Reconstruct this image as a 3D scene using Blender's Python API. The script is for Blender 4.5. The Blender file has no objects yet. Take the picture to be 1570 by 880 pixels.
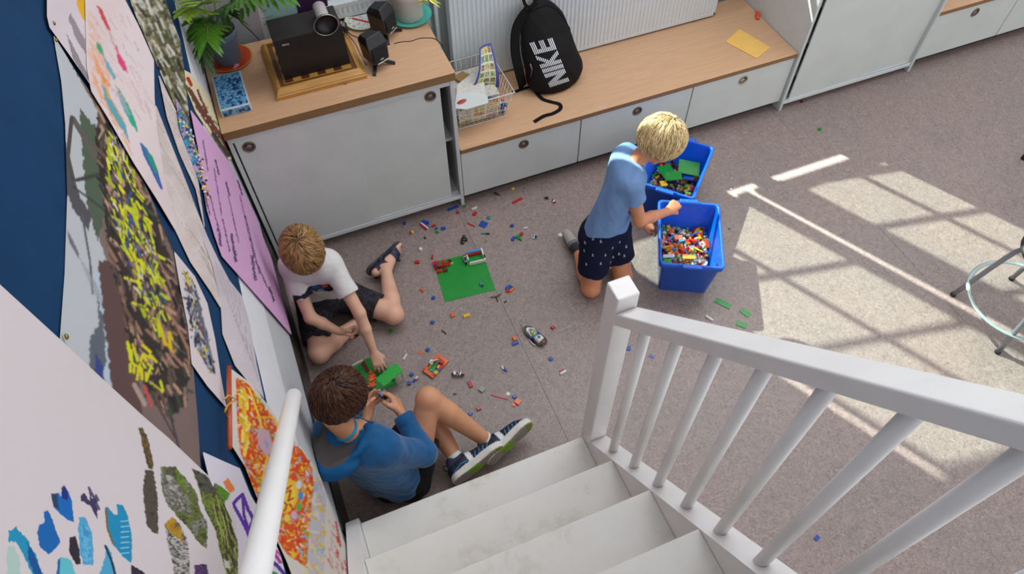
import bpy, bmesh, math, random
import numpy as np
from mathutils import Vector, Matrix, Euler
random.seed(7)
S = bpy.context.scene
COL = S.collection
PI = math.pi

# ---------------------------------------------------------------- camera
FPX = 1105.4895
CAM = np.array([-0.72359, -2.51718, 2.91182])
EUL = (0.61537, 0.00724, -0.38588)
cd = bpy.data.cameras.new('camera')
cam = bpy.data.objects.new('camera', cd)
COL.objects.link(cam)
cam.location = CAM
cam.rotation_euler = EUL
cd.sensor_fit = 'HORIZONTAL'
cd.sensor_width = 36.0
cd.lens = FPX / 1570 * 36.0
cd.clip_start = 0.05
S.camera = cam
RC = np.array(Euler(EUL).to_matrix())

# ---------------------------------------------------------------- daylight and exposure
w = bpy.data.worlds.new('daylight')
S.world = w
w.use_nodes = True
nt = w.node_tree
bg = nt.nodes['Background']
bg.inputs['Color'].default_value = (0.93, 0.95, 1.0, 1)
bg.inputs['Strength'].default_value = 0.62

SUND = Vector((0.459 * 0.743, -0.889 * 0.743, -0.669)).normalized()   # travel direction of the sunlight
sl = bpy.data.lights.new('sun', 'SUN')
sl.energy = 14.0
sl.angle = math.radians(0.7)
sl.color = (0.90, 1.0, 0.93)
so = bpy.data.objects.new('sun', sl)
COL.objects.link(so)
so.rotation_euler = SUND.to_track_quat('-Z', 'Y').to_euler()
so.location = (-2, 4, 4)

al = bpy.data.lights.new('roof_window_light', 'AREA')      # the row of high windows over the back wall
al.shape = 'RECTANGLE'
al.size = 5.0
al.size_y = 1.6
al.energy = 60
al.color = (0.95, 0.97, 1.0)
ao = bpy.data.objects.new('roof_window_light', al)
COL.objects.link(ao)
ao.location = (1.6, 0.35, 3.6)
ao.rotation_euler = (Vector((1.2, -1.6, 0)) - Vector((1.6, 0.35, 3.6))).to_track_quat('-Z', 'Y').to_euler()

S.view_settings.view_transform = 'Standard'
S.view_settings.look = 'None'
S.view_settings.gamma = 1.0
S.view_settings.use_curve_mapping = False
S.view_settings.exposure = 0.93

# ---------------------------------------------------------------- measuring helpers
def ray(px, py):
    return RC @ np.array([(px - 785) / FPX, -(py - 440) / FPX, -1.0])
def onz(px, py, z=0.0):
    r = ray(px, py); return Vector(CAM + r * (z - CAM[2]) / r[2])
def onx(px, py, x):
    r = ray(px, py); return Vector(CAM + r * (x - CAM[0]) / r[0])
def ony(px, py, y):
    r = ray(px, py); return Vector(CAM + r * (y - CAM[1]) / r[1])

# ---------------------------------------------------------------- colours and materials
def lin(c):
    if isinstance(c, str):
        c = [int(c[i:i + 2], 16) / 255 for i in (0, 2, 4)]
    return tuple((v / 12.92 if v <= 0.04045 else ((v + 0.055) / 1.055) ** 2.4) for v in c)
MATS = {}
def mat(name, col, rough=0.5, metal=0.0, spec=0.5, noise=0.0, nscale=20.0, bump=0.0, bscale=60.0,
        trans=0.0, sss=0.0, coat=0.0, attr=None, sheen=0.0, col2=None, stretch=None, detail=4.0):
    if name in MATS: return MATS[name]
    m = bpy.data.materials.new(name); MATS[name] = m
    m.use_nodes = True
    t = m.node_tree; n = t.nodes; b = n['Principled BSDF']
    c = lin(col) + (1,)
    b.inputs['Base Color'].default_value = c
    b.inputs['Roughness'].default_value = rough
    b.inputs['Metallic'].default_value = metal
    b.inputs['Specular IOR Level'].default_value = spec
    b.inputs['Transmission Weight'].default_value = trans
    b.inputs['Coat Weight'].default_value = coat
    b.inputs['Sheen Weight'].default_value = sheen
    if sss:
        b.inputs['Subsurface Weight'].default_value = sss
        b.inputs['Subsurface Radius'].default_value = (0.012, 0.005, 0.003)
        b.inputs['Subsurface Scale'].default_value = 0.5
    tc = n.new('ShaderNodeTexCoord'); mp = n.new('ShaderNodeMapping')
    t.links.new(tc.outputs['Object'], mp.inputs['Vector'])
    if stretch: mp.inputs['Scale'].default_value = stretch
    if attr:
        a = n.new('ShaderNodeVertexColor'); a.layer_name = attr
        t.links.new(a.outputs['Color'], b.inputs['Base Color'])
    elif noise or col2:
        nz = n.new('ShaderNodeTexNoise'); nz.inputs['Scale'].default_value = nscale; nz.inputs['Detail'].default_value = detail
        t.links.new(mp.outputs['Vector'], nz.inputs['Vector'])
        cr = n.new('ShaderNodeValToRGB')
        if col2: a_, b_ = c[:3], lin(col2)
        else: a_, b_ = [v * (1 - noise) for v in c[:3]], [min(1, v * (1 + noise)) for v in c[:3]]
        cr.color_ramp.elements[0].color = tuple(a_) + (1,); cr.color_ramp.elements[0].position = 0.35
        cr.color_ramp.elements[1].color = tuple(b_) + (1,); cr.color_ramp.elements[1].position = 0.65
        t.links.new(nz.outputs['Fac'], cr.inputs['Fac'])
        t.links.new(cr.outputs['Color'], b.inputs['Base Color'])
    if bump:
        nb = n.new('ShaderNodeTexNoise'); nb.inputs['Scale'].default_value = bscale; nb.inputs['Detail'].default_value = 3
        t.links.new(mp.outputs['Vector'], nb.inputs['Vector'])
        bp = n.new('ShaderNodeBump'); bp.inputs['Strength'].default_value = bump; bp.inputs['Distance'].default_value = 0.002
        t.links.new(nb.outputs['Fac'], bp.inputs['Height'])
        t.links.new(bp.outputs['Normal'], b.inputs['Normal'])
    return m

# ---------------------------------------------------------------- mesh building
class MB:
    def __init__(s): s.v = []; s.f = []; s.m = []; s.sm = []
    def add(s, vs, fs, mi=0, smooth=False, M=None):
        o = len(s.v)
        if M is not None: vs = [M @ Vector(v) for v in vs]
        s.v += [tuple(v) for v in vs]
        for f in fs: s.f.append([o + i for i in f]); s.m.append(mi); s.sm.append(smooth)
        return s
    def box(s, lo, hi, mi=0, M=None):
        x0, y0, z0 = lo; x1, y1, z1 = hi
        v = [(x0,y0,z0),(x1,y0,z0),(x1,y1,z0),(x0,y1,z0),(x0,y0,z1),(x1,y0,z1),(x1,y1,z1),(x0,y1,z1)]
        return s.add(v, [(0,3,2,1),(4,5,6,7),(0,1,5,4),(1,2,6,5),(2,3,7,6),(3,0,4,7)], mi, False, M)
    def rbox(s, lo, hi, r=0.003, seg=1, mi=0, M=None, smooth=False):
        bm = bmesh.new(); bmesh.ops.create_cube(bm, size=1)
        lo = Vector(lo); hi = Vector(hi)
        for v in bm.verts:
            v.co = Vector([(lo[i] + hi[i]) / 2 + v.co[i] * (hi[i] - lo[i]) for i in range(3)])
        r = min(r, min(abs(hi[i] - lo[i]) for i in range(3)) * 0.49)
        bmesh.ops.bevel(bm, geom=bm.edges[:], offset=r, segments=seg, affect='EDGES', profile=0.5)
        bm.verts.index_update()
        s.add([v.co.copy() for v in bm.verts], [[v.index for v in f.verts] for f in bm.faces], mi, smooth, M)
        bm.free(); return s
    def tube(s, pts, r, n=10, mi=0, cap=True, M=None, flat=None):
        pts = [Vector(p) for p in pts]; k = len(pts)
        rs = r if isinstance(r, (list, tuple)) else [r] * k
        vs = []; fs = []
        t0 = (pts[1] - pts[0]).normalized()
        up = Vector((0, 0, 1)) if abs(t0.z) < 0.9 else Vector((1, 0, 0))
        nrm = (up - t0 * up.dot(t0)).normalized()
        for i in range(k):
            t = (pts[min(i + 1, k - 1)] - pts[max(i - 1, 0)]).normalized()
            nrm = (nrm - t * nrm.dot(t))
            if nrm.length < 1e-6: nrm = t.orthogonal()
            nrm.normalize(); bn = t.cross(nrm)
            for j in range(n):
                a = 2 * PI * j / n
                fl = flat if flat else 1.0
                vs.append(pts[i] + (nrm * math.cos(a) * fl + bn * math.sin(a)) * rs[i])
        for i in range(k - 1):
            for j in range(n):
                fs.append((i*n+j, i*n+(j+1) % n, (i+1)*n+(j+1) % n, (i+1)*n+j))
        if cap:
            fs.append(tuple(range(n))[::-1]); fs.append(tuple((k-1)*n + j for j in range(n)))
        return s.add(vs, fs, mi, True, M)
    def lathe(s, prof, n=32, mi=0, M=None, cap=True, smooth=True):
        vs = []; fs = []; k = len(prof)
        for r, z in prof:
            for j in range(n):
                a = 2 * PI * j / n; vs.append((r * math.cos(a), r * math.sin(a), z))
        for i in range(k - 1):
            for j in range(n):
                fs.append((i*n+j, i*n+(j+1) % n, (i+1)*n+(j+1) % n, (i+1)*n+j))
        if cap:
            fs.append(tuple(range(n))[::-1]); fs.append(tuple((k-1)*n + j for j in range(n)))
        return s.add(vs, fs, mi, smooth, M)
    def prism(s, poly, z0, z1, mi=0, M=None, top_scale=1.0):
        n = len(poly); cx = sum(p[0] for p in poly) / n; cy = sum(p[1] for p in poly) / n
        vs = [(p[0], p[1], z0) for p in poly] + [(cx + (p[0]-cx)*top_scale, cy + (p[1]-cy)*top_scale, z1) for p in poly]
        fs = [tuple(range(n))[::-1], tuple(range(n, 2*n))] + [(i, (i+1) % n, n+(i+1) % n, n+i) for i in range(n)]
        return s.add(vs, fs, mi, False, M)
    def mesh(s, name, mats):
        me = bpy.data.meshes.new(name); me.from_pydata(s.v, [], s.f)
        for m in (mats if isinstance(mats, (list, tuple)) else [mats]): me.materials.append(m)
        me.polygons.foreach_set('material_index', s.m); me.polygons.foreach_set('use_smooth', s.sm)
        me.update(); return me
    def build(s, name, mats, parent=None, label=None):
        return link(name, s.mesh(name, mats), parent, label)

def link(name, data, parent=None, label=None):
    o = bpy.data.objects.new(name, data); COL.objects.link(o)
    if parent is not None:
        o.parent = parent
        o.matrix_parent_inverse = Matrix.Identity(4)
    if label: o['label'] = label
    return o
def thing(name, label, cat, loc=(0, 0, 0), rot=(0, 0, 0), group=None):
    o = bpy.data.objects.new(name, None); COL.objects.link(o)
    o.empty_display_size = 0.05
    o.location = loc; o.rotation_euler = rot
    tag(o, label, cat, group); return o
def tag(o, label=None, cat=None, group=None, kind=None):
    if label: o['label'] = label
    if cat: o['category'] = cat
    if group: o['group'] = group
    if kind: o['kind'] = kind
    return o
def struct(o): o['kind'] = 'structure'; return o
def put(o, loc=(0, 0, 0), rot=(0, 0, 0)): o.location = loc; o.rotation_euler = rot; return o
def T(x=0, y=0, z=0): return Matrix.Translation((x, y, z))
def RZ(a): return Matrix.Rotation(a, 4, 'Z')
def RX(a): return Matrix.Rotation(a, 4, 'X')
def RY(a): return Matrix.Rotation(a, 4, 'Y')
def frame(o, xa, za):            # matrix from origin, x axis, z hint
    x = Vector(xa).normalized(); z = Vector(za); z = (z - x * z.dot(x)).normalized(); y = z.cross(x)
    M = Matrix((x, y, z)).transposed().to_4x4(); M.translation = Vector(o); return M
def arr_mesh(name, V, F, mats, smooth=True, colors=None):
    me = bpy.data.meshes.new(name)
    V = np.asarray(V, dtype=np.float32); F = np.asarray(F, dtype=np.int32)
    me.vertices.add(len(V)); me.vertices.foreach_set('co', V.ravel())
    k = F.shape[1]
    me.loops.add(F.size); me.loops.foreach_set('vertex_index', F.ravel())
    me.polygons.add(len(F)); me.polygons.foreach_set('loop_start', np.arange(0, F.size, k, dtype=np.int32))
    me.update(calc_edges=True)
    me.polygons.foreach_set('use_smooth', np.full(len(F), smooth))
    for m in (mats if isinstance(mats, (list, tuple)) else [mats]): me.materials.append(m)
    if colors is not None:
        ca = me.color_attributes.new('paint', 'FLOAT_COLOR', 'POINT')
        c4 = np.ones((len(V), 4), np.float32); c4[:, :3] = colors
        ca.data.foreach_set('color', c4.ravel())
    me.validate(); return me

# common materials
WHITE = mat('white_laminate', 'c9cdc8', 0.45, noise=0.03, nscale=6)
WHITE_PAINT = mat('white_gloss_paint', 'e6e3e1', 0.35, noise=0.02, nscale=9, bump=0.05, bscale=40)
BLACKP = mat('black_plastic', '141212', 0.4, noise=0.15, nscale=50)
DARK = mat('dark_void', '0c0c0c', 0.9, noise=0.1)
STEEL = mat('brushed_steel', '9a938a', 0.35, metal=0.9, noise=0.1, nscale=80)

# ================================================================ THE ROOM
WX = -1.015          # face of the left wall
# linoleum: marbled grey-brown sheets two metres wide laid away from the cabinets
def linoleum():
    m = bpy.data.materials.new('marbled_linoleum'); m.use_nodes = True
    t = m.node_tree; n = t.nodes; b = n['Principled BSDF']
    tc = n.new('ShaderNodeTexCoord')
    ga = n.new('ShaderNodeNewGeometry')
    n1 = n.new('ShaderNodeTexNoise'); n1.inputs['Scale'].default_value = 42; n1.inputs['Detail'].default_value = 8; n1.inputs['Roughness'].default_value = 0.72; n1.inputs['Distortion'].default_value = 1.5
    n2 = n.new('ShaderNodeTexNoise'); n2.inputs['Scale'].default_value = 2.2; n2.inputs['Detail'].default_value = 3
    n3 = n.new('ShaderNodeTexNoise'); n3.inputs['Scale'].default_value = 55; n3.inputs['Detail'].default_value = 5; n3.inputs['Distortion'].default_value = 2.5
    for q in (n1, n2, n3): t.links.new(ga.outputs['Position'], q.inputs['Vector'])
    r1 = n.new('ShaderNodeValToRGB')
    e = r1.color_ramp.elements
    e[0].position = 0.34; e[0].color = lin('786a63') + (1,)
    e[1].position = 0.66; e[1].color = lin('978781') + (1,)
    t.links.new(n1.outputs['Fac'], r1.inputs['Fac'])
    r3 = n.new('ShaderNodeValToRGB')
    e = r3.color_ramp.elements
    e[0].position = 0.36; e[0].color = (0.60, 0.57, 0.56, 1)
    e[1].position = 0.46; e[1].color = (1, 1, 1, 1)
    x = e.new(0.60); x.color = (1, 1, 1, 1)
    x = e.new(0.70); x.color = (1.5, 1.48, 1.45, 1)
    t.links.new(n3.outputs['Fac'], r3.inputs['Fac'])
    mx = n.new('ShaderNodeMix'); mx.data_type = 'RGBA'; mx.blend_type = 'MULTIPLY'; mx.inputs[0].default_value = 0.7
    t.links.new(r1.outputs['Color'], mx.inputs[6]); t.links.new(r3.outputs['Color'], mx.inputs[7])
    r2 = n.new('ShaderNodeValToRGB')
    e = r2.color_ramp.elements
    e[0].position = 0.35; e[0].color = (0.93, 0.95, 0.96, 1); e[1].position = 0.65; e[1].color = (1.03, 1.0, 0.99, 1)
    t.links.new(n2.outputs['Fac'], r2.inputs['Fac'])
    m2 = n.new('ShaderNodeMix'); m2.data_type = 'RGBA'; m2.blend_type = 'MULTIPLY'; m2.inputs[0].default_value = 1
    t.links.new(mx.outputs[2], m2.inputs[6]); t.links.new(r2.outputs['Color'], m2.inputs[7])
    t.links.new(m2.outputs[2], b.inputs['Base Color'])
    rr = n.new('ShaderNodeMapRange'); rr.inputs[3].default_value = 0.34; rr.inputs[4].default_value = 0.5
    t.links.new(n1.outputs['Fac'], rr.inputs[0]); t.links.new(rr.outputs[0], b.inputs['Roughness'])
    bp = n.new('ShaderNodeBump'); bp.inputs['Strength'].default_value = 0.12; bp.inputs['Distance'].default_value = 0.001
    t.links.new(n3.outputs['Fac'], bp.inputs['Height']); t.links.new(bp.outputs['Normal'], b.inputs['Normal'])
    return m
LINO = linoleum()
fl = MB().box((-1.3, -3.6, -0.05), (6.2, 0.8, -0.004)).build('floor', mat('floor_seam', '4a4440', 0.8, noise=0.1))
struct(fl)
for x0, x1 in ((-1.3, -0.0505), (-0.0495, 1.9495), (1.9505, 3.9495), (3.9505, 6.2)):
    MB().rbox((x0, -3.6, -0.004), (x1, 0.8, 0.0), 0.0005).build('linoleum_sheet', LINO, fl)

LWALL = mat('light_grey_wall_paint', 'bdbfc2', 0.6, noise=0.03, nscale=4, bump=0.08, bscale=30)
struct(MB().box((-1.25, -4.2, 0), (WX, 0.60, 1.195)).box((-1.25, -4.2, 1.195), (WX, 0.60, 4.6)).build('wall_left', LWALL))
struct(MB().rbox((WX, -1.56, 0.0), (WX + 0.006, -0.002, 0.30), 0.002).build('baseboard_left', mat('black_skirting', '17150f', 0.35, noise=0.5, nscale=30, bump=0.3)))
tm = MB().rbox((WX, -4.1, 0.83), (WX + 0.0016, 0.58, 1.19), 0.0006)
tm.rbox((WX, -4.1, 0.99), (WX + 0.0026, 0.58, 1.19), 0.0006)
struct(tm.build('trim_1', mat('white_trim_paint', 'dedee2', 0.5, noise=0.02)))
BLUE = mat('blue_felt_board', '06345a', 0.85, spec=0.2, noise=0.08, nscale=8, bump=0.1, bscale=300)
tag(MB().rbox((WX, -4.1, 1.195), (WX + 0.002, 0.56, 2.9), 0.0005).build('notice_board', BLUE), 'dark blue notice board covering the left wall behind the drawings', 'notice board')

# back wall with its two sun windows (above the frame of the photograph)
BW = mat('back_wall_paint', 'a9acac', 0.65, noise=0.03, nscale=4)
YB = 0.60
SILL, HEAD = 1.075, 2.85
bw = MB()
y0, y1 = YB, YB + 0.04
bw.box((-1.25, y0, 0), (6.2, y1, SILL))
bw.box((-1.25, y0, HEAD), (6.2, y1, 4.6))
bw.box((-1.25, y0, SILL), (0.78, y1, 1.20))
for a, b in ((-1.25, -0.14), (0.80, 0.868), (0.907, 1.083), (2.75, 6.2)):
    bw.box((a, y0, 1.19), (b, y1, HEAD))
bw.box((0.965, y0, SILL), (1.065, y1, HEAD)); bw.box((1.06, y0, 1.158), (6.2, y1, 1.23)); bw.box((1.55, y0, SILL), (6.2, y1, 1.23)); bw.box((0.80, y0, 1.150), (0.868, y1, 1.2)); bw.box((0.907, y0, 1.150), (1.083, y1, 1.20))
struct(bw.build('wall_back', BW))
# casements stand slightly open, swung out of the wall plane
GL = bpy.data.materials.new('coated_window_glass'); GL.use_nodes = True
t = GL.node_tree; t.nodes.clear()
o_ = t.nodes.new('ShaderNodeOutputMaterial'); tr = t.nodes.new('ShaderNodeBsdfTransparent'); gs = t.nodes.new('ShaderNodeBsdfGlossy'); mx = t.nodes.new('ShaderNodeMixShader')
tr.inputs['Color'].default_value = (0.60, 0.63, 0.61, 1); gs.inputs['Roughness'].default_value = 0.02; mx.inputs[0].default_value = 0.05
t.links.new(tr.outputs[0], mx.inputs[1]); t.links.new(gs.outputs[0], mx.inputs[2]); t.links.new(mx.outputs[0], o_.inputs['Surface'])
FR = mat('window_frame_paint', 'd8d8d4', 0.4, noise=0.02)
def casement(name, hinge, width, z0, z1, ang, vbars, hbars):
    M = T(hinge, YB + 0.02, 0) @ RZ(ang)
    b = MB(); fw = 0.03
    b.box((0, -0.02, z0), (width, 0.02, z0 + fw), M=M); b.box((0, -0.02, z1 - fw), (width, 0.02, z1), M=M)
    b.box((0, -0.02, z0), (fw, 0.02, z1), M=M); b.box((width - fw, -0.02, z0), (width, 0.02, z1), M=M)
    for x in vbars: b.box((x - 0.012, -0.012, z0), (x + 0.012, 0.012, z1), M=M)
    for z in hbars: b.box((0, -0.012, z - 0.013), (width, 0.012, z + 0.013), M=M)
    o = b.build(name, FR); struct(o)
    MB().box((fw, -0.002, z0 + fw), (width - fw, 0.002, z1 - fw), M=M).build('pane', GL, o)
    return o
A11 = math.radians(-11)
casement('window_1', -0.10, 1.04, 0.975, HEAD - 0.02, A11, [0.596], [1.566, 2.07])
casement('window_2', 1.09, 1.66, SILL + 0.085, HEAD - 0.02, A11, [0.405, 0.85, 1.25], [1.612, 2.2])

# ================================================================ FURNITURE ALONG THE BACK WALL
OAK = mat('beech_worktop', 'c39a78', 0.42, noise=0.045, nscale=5, stretch=(1.2, 14, 14), bump=0.02, bscale=80)
OAKE = mat('beech_edge_band', '85643f', 0.5, noise=0.08, nscale=6, stretch=(1, 12, 12))
WHITE_EDGE = mat('white_laminate_edge', 'c4c8c6', 0.4, noise=0.02)
RING = mat('bronze_finger_ring', '7b6b60', 0.35, metal=0.6, noise=0.1, nscale=60)
RING_IN = mat('ring_recess', '3a2c26', 0.5, noise=0.15)
RING_L = mat('pale_brass_ring', 'a89c86', 0.3, metal=0.7, noise=0.1, nscale=60)

def worktop(name, label, x0, x1, y0, y1, z0, z1):
    b = MB()
    b.rbox((x0, y0, z0), (x1, y1, z1), 0.0015)
    o = b.build(name, [OAK, OAKE])
    for p in o.data.polygons:
        if abs(p.normal.z) < 0.5: p.material_index = 1
    return tag(o, label, 'worktop')
def finger_ring(x, y, z, parent, m=None, label=None):
    M = T(x, y, z) @ RX(PI / 2)
    b = MB(); b.lathe([(0.028, -0.001), (0.028, 0.003), (0.026, 0.0045), (0.0215, 0.003), (0.020, -0.0005), (0.0, -0.0005)], 28, 0, M, cap=False)
    b.lathe([(0.0198, 0.0), (0.0198, 0.0008), (0, 0.0008)], 28, 1, M, cap=False)
    b.lathe([(0.0165, 0.0009), (0.0165, 0.0018), (0, 0.0018)], 20, 0, T(x - 0.003, y, z - 0.005) @ RX(PI / 2), cap=False)
    return b.build('finger_ring', [m or RING, RING_IN], parent, label)
def side_panel(parent, x0, x1, y0, y1, z1, foot=True):
    b = MB(); b.rbox((x0, y0, 0.0), (x1, y1, z1), 0.001)
    return b.build('side_panel', WHITE_EDGE, parent)

# --- low cabinet with two sliding doors at the left
HC = 0.828; HCT = 0.871
c = thing('sliding_door_cabinet', 'low white cabinet with two sliding doors in the left corner', 'cabinet', (0, 0, 0))
side_panel(c, -1.000, -0.982, 0.0, 0.54, HC)
side_panel(c, -0.018, 0.0, -0.004, 0.54, HC)
MB().box((-0.982, 0.50, 0.06), (-0.018, 0.515, HC)).build('back_panel', WHITE, c)
MB().box((-0.982, 0.022, 0.062), (-0.018, 0.50, 0.078)).build('bottom_panel', WHITE, c)
MB().box((-0.982, 0.05, 0.43), (-0.018, 0.50, 0.448)).build('shelf', WHITE, c)
MB().box((-0.982, 0.0, 0.80), (-0.018, 0.04, HC)).build('top_rail', WHITE_EDGE, c)
b = MB(); b.rbox((-0.982, -0.004, 0.058), (-0.018, 0.045, 0.068), 0.001)
for y in (-0.004, 0.009, 0.021, 0.033): b.rbox((-0.982, y, 0.066), (-0.018, y + 0.004, 0.084), 0.0008)
b.build('sliding_track', mat('white_track', 'd5d8d8', 0.3, noise=0.02), c)
d1 = MB().rbox((-0.975, 0.001, 0.078), (-0.482, 0.009, HC - 0.004), 0.001).build('door', WHITE, c)
d2 = MB().rbox((-0.51, 0.012, 0.078), (-0.062, 0.020, HC - 0.004), 0.001).build('door', WHITE, c)
finger_ring(-0.925, 0.0005, 0.76, d1); finger_ring(-0.11, 0.0115, 0.76, d2)
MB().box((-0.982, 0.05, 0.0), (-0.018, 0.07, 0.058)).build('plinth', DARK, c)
worktop('cabinet_worktop', 'beech worktop on the low cabinet under the projector', -1.006, 0.010, -0.010, 0.55, HC, HCT)

# --- bench with three deep drawers
HB = 0.373; HBT = 0.402
dr_lab = ['white bench drawer unit nearest the wire basket', 'white bench drawer unit behind the kneeling blond boy', 'white bench drawer unit next to the tall cabinet']
for i, (x0, x1) in enumerate(((0.003, 0.664), (0.668, 1.328), (1.332, 1.977))):
    u = thing('drawer_unit', dr_lab[i], 'drawer unit', (x0, 0, 0), group='bench drawer units')
    w_ = x1 - x0
    MB().rbox((0.0, 0.018, 0.062), (w_, 0.50, HB), 0.001).build('carcass', WHITE, u)
    f = MB().rbox((0.0015, 0.0, 0.064), (w_ - 0.0015, 0.0175, HB - 0.003), 0.001).build('drawer', WHITE, u)
    finger_ring(w_ / 2 + (0.01, 0, 0.0)[i], 0.0, 0.315, f, RING_L if i == 2 else None)
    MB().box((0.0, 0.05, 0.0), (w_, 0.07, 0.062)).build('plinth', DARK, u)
worktop('bench_worktop', 'long beech bench top below the radiator', 0.003, 1.977, -0.008, 0.575, HB, HBT)

# --- tall cabinet with sliding doors
c = thing('tall_cabinet', 'tall white cabinet with sliding doors right of the long bench', 'cabinet', (0, 0, 0))
HT = 1.9
side_panel(c, 1.980, 1.998, -0.02, 0.55, HT); side_panel(c, 2.925, 2.943, -0.02, 0.55, HT)
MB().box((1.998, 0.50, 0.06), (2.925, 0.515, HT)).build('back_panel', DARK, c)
MB().box((1.998, 0.0, 0.045), (2.925, 0.5, 0.056)).build('bottom_panel', WHITE, c)
b = MB(); b.rbox((1.998, -0.014, 0.040), (2.925, 0.030, 0.050), 0.001)
for y in (-0.014, -0.001, 0.012, 0.025): b.rbox((1.998, y, 0.048), (2.925, y + 0.004, 0.066), 0.0008)
b.build('sliding_track', MATS['white_track'], c)
MB().rbox((2.035, -0.009, 0.058), (2.552, -0.001, HT - 0.03), 0.001).build('door', WHITE, c)
MB().rbox((2.50, 0.003, 0.058), (2.924, 0.011, HT - 0.03), 0.001).build('door', WHITE, c)
MB().box((1.998, -0.01, HT - 0.03), (2.925, 0.5, HT)).build('top_panel', WHITE, c)
MB().box((1.998, 0.03, 0.0), (2.925, 0.05, 0.040)).build('plinth', DARK, c)
random.seed(3)
for k in range(4):                 # folded things inside, seen through the gap
    z = 0.1 + 0.22 * k
    MB().box((2.003, 0.03, z + 0.1), (2.4, 0.45, z + 0.112)).build('shelf', WHITE, c)
# --- second bench at the right
for i, (x0, x1, lb) in enumerate(((2.946, 3.60, 'white drawer unit right of the tall cabinet with a dark ring'), (3.604, 4.25, 'white drawer unit cut off by the right edge of the photo'))):
    u = thing('drawer_unit', lb, 'drawer unit', (x0, 0, 0), group='right hand bench drawer units')
    w_ = x1 - x0
    MB().rbox((0.0, 0.018, 0.062), (w_, 0.50, HB), 0.001).build('carcass', WHITE, u)
    f = MB().rbox((0.0015, 0.0, 0.064), (w_ - 0.0015, 0.0175, HB - 0.003), 0.001).build('drawer', WHITE, u)
    finger_ring(w_ / 2, 0.0, 0.315, f)
    MB().box((0.0, 0.05, 0.0), (w_, 0.07, 0.062)).build('plinth', DARK, u)
worktop('bench_worktop', 'short beech bench top at the upper right corner', 2.946, 4.26, -0.008, 0.575, HB, HBT)

# --- radiators
RAD = mat('radiator_enamel', 'cdd2d3', 0.35, noise=0.02)
def radiator(label, x0, x1, y, z0, z1):
    r_ = thing('panel_radiator', label, 'radiator', (0, 0, 0))
    b = MB(); n = int((x1 - x0) / 0.0235); vs = []; fs = []
    prof = [(0, 0), (0.007, 0), (0.010, 0.003), (0.0185, 0.003), (0.0215, 0)]
    xs = [(x0 + 0.012 + 0.0235 * k + a, q) for k in range(n - 1) for a, q in prof] + [(x1 - 0.01, 0)]
    for x, q in xs:
        vs += [(x, y - q, z0 + 0.02), (x, y - q, z1 - 0.02)]
    for i in range(len(xs) - 1): fs.append((2*i, 2*i+2, 2*i+3, 2*i+1))
    b.add(vs, fs)
    b.rbox((x0, y - 0.002, z0), (x0 + 0.013, y + 0.06, z1), 0.002); b.rbox((x1 - 0.012, y - 0.002, z0), (x1, y + 0.06, z1), 0.002)
    b.rbox((x0, y - 0.002, z0), (x1, y + 0.004, z0 + 0.022), 0.002); b.rbox((x0, y - 0.002, z1 - 0.022), (x1, y + 0.06, z1), 0.002)
    b.build('front_panel', RAD, r_)
    MB().rbox((x0 + 0.01, y + 0.05, z0 + 0.01), (x1 - 0.01, y + 0.06, z1 - 0.01), 0.002).build('rear_panel', RAD, r_)
    MB().tube([(x0 + 0.04, y + 0.03, z0 + 0.03), (x0 + 0.04, y + 0.03, z0 - 0.004)], 0.009).build('pipe', RAD, r_)
    return r_
radiator('ribbed white panel radiator behind the backpack', 0.145, 1.728, 0.462, 0.412, 0.925)
radiator('white radiator behind the potted palm and projector', -0.62, -0.03, 0.555, 0.88, 0.955)
# pipe run and trunking in the corner between worktop and radiator
b = MB(); b.rbox((0.03, 0.56, 0.40), (0.075, 0.597, 1.06), 0.003); struct(b.build('trim_2', mat('grey_trunking', 'a4a7a8', 0.5, noise=0.03)))
b = MB(); b.tube([(0.105, 0.56, 0.40), (0.105, 0.56, 1.07)], 0.011); tag(b.build('heating_pipe', RAD), 'white heating pipe left of the long ribbed radiator', 'pipe')

# --- chair / stool standing in the sun at the right
CH = mat('grey_chair_tube', '85868c', 0.35, metal=0.35, noise=0.05)
CHL = mat('pale_steel_bar', '9fb0ac', 0.35, metal=0.3, noise=0.05)
CHB = mat('black_rubber_foot', '121212', 0.7, noise=0.1)
s_ = thing('metal_stool', 'grey tubular metal stool in the sunlight at the right edge', 'stool', (2.15, -1.65, 0))
cx, cy = 2.15, -1.65
feet = [(2.002, -1.467), (1.966, -1.80), (2.335, -1.5), (2.31, -1.84)]
for fx, fy in feet:
    dx, dy = fx - cx, fy - cy
    L = math.hypot(dx, dy); ux, uy = dx / L, dy / L
    pts = []
    for t_, z in ((1.0, 0.0), (0.90, 0.12), (0.80, 0.24), (0.72, 0.33), (0.66, 0.385), (0.58, 0.42), (0.45, 0.435), (0.25, 0.437)):
        pts.append((ux * L * t_, uy * L * t_, z + 0.006))
    lg = MB().tube(pts, 0.0115, 12).build('leg', CH, s_)
    MB().lathe([(0.0125, 0), (0.0135, 0.002), (0.0135, 0.014), (0.012, 0.016)], 16, 0, T(ux * L, uy * L, 0)).build('rubber_foot', CHB, lg)
b = MB(); pts = []
for k in range(49):
    a = 2 * PI * k / 48; pts.append((0.222 * math.cos(a), 0.222 * math.sin(a), 0.125))
b.tube(pts, 0.010, 8, flat=0.45, cap=False)
b.build('foot_ring', CHL, s_)
b = MB(); b.lathe([(0.0, 0.44), (0.155, 0.44), (0.165, 0.448), (0.165, 0.462), (0.15, 0.47), (0, 0.468)], 40); b.build('seat', mat('dark_seat', '2b2b2d', 0.5, noise=0.05), s_)
s2 = thing('metal_stool', 'second stool with only a black foot showing at the right edge', 'stool', (onz(1569, 244).x + .225, onz(1569, 244).y - .08, 0))
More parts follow.
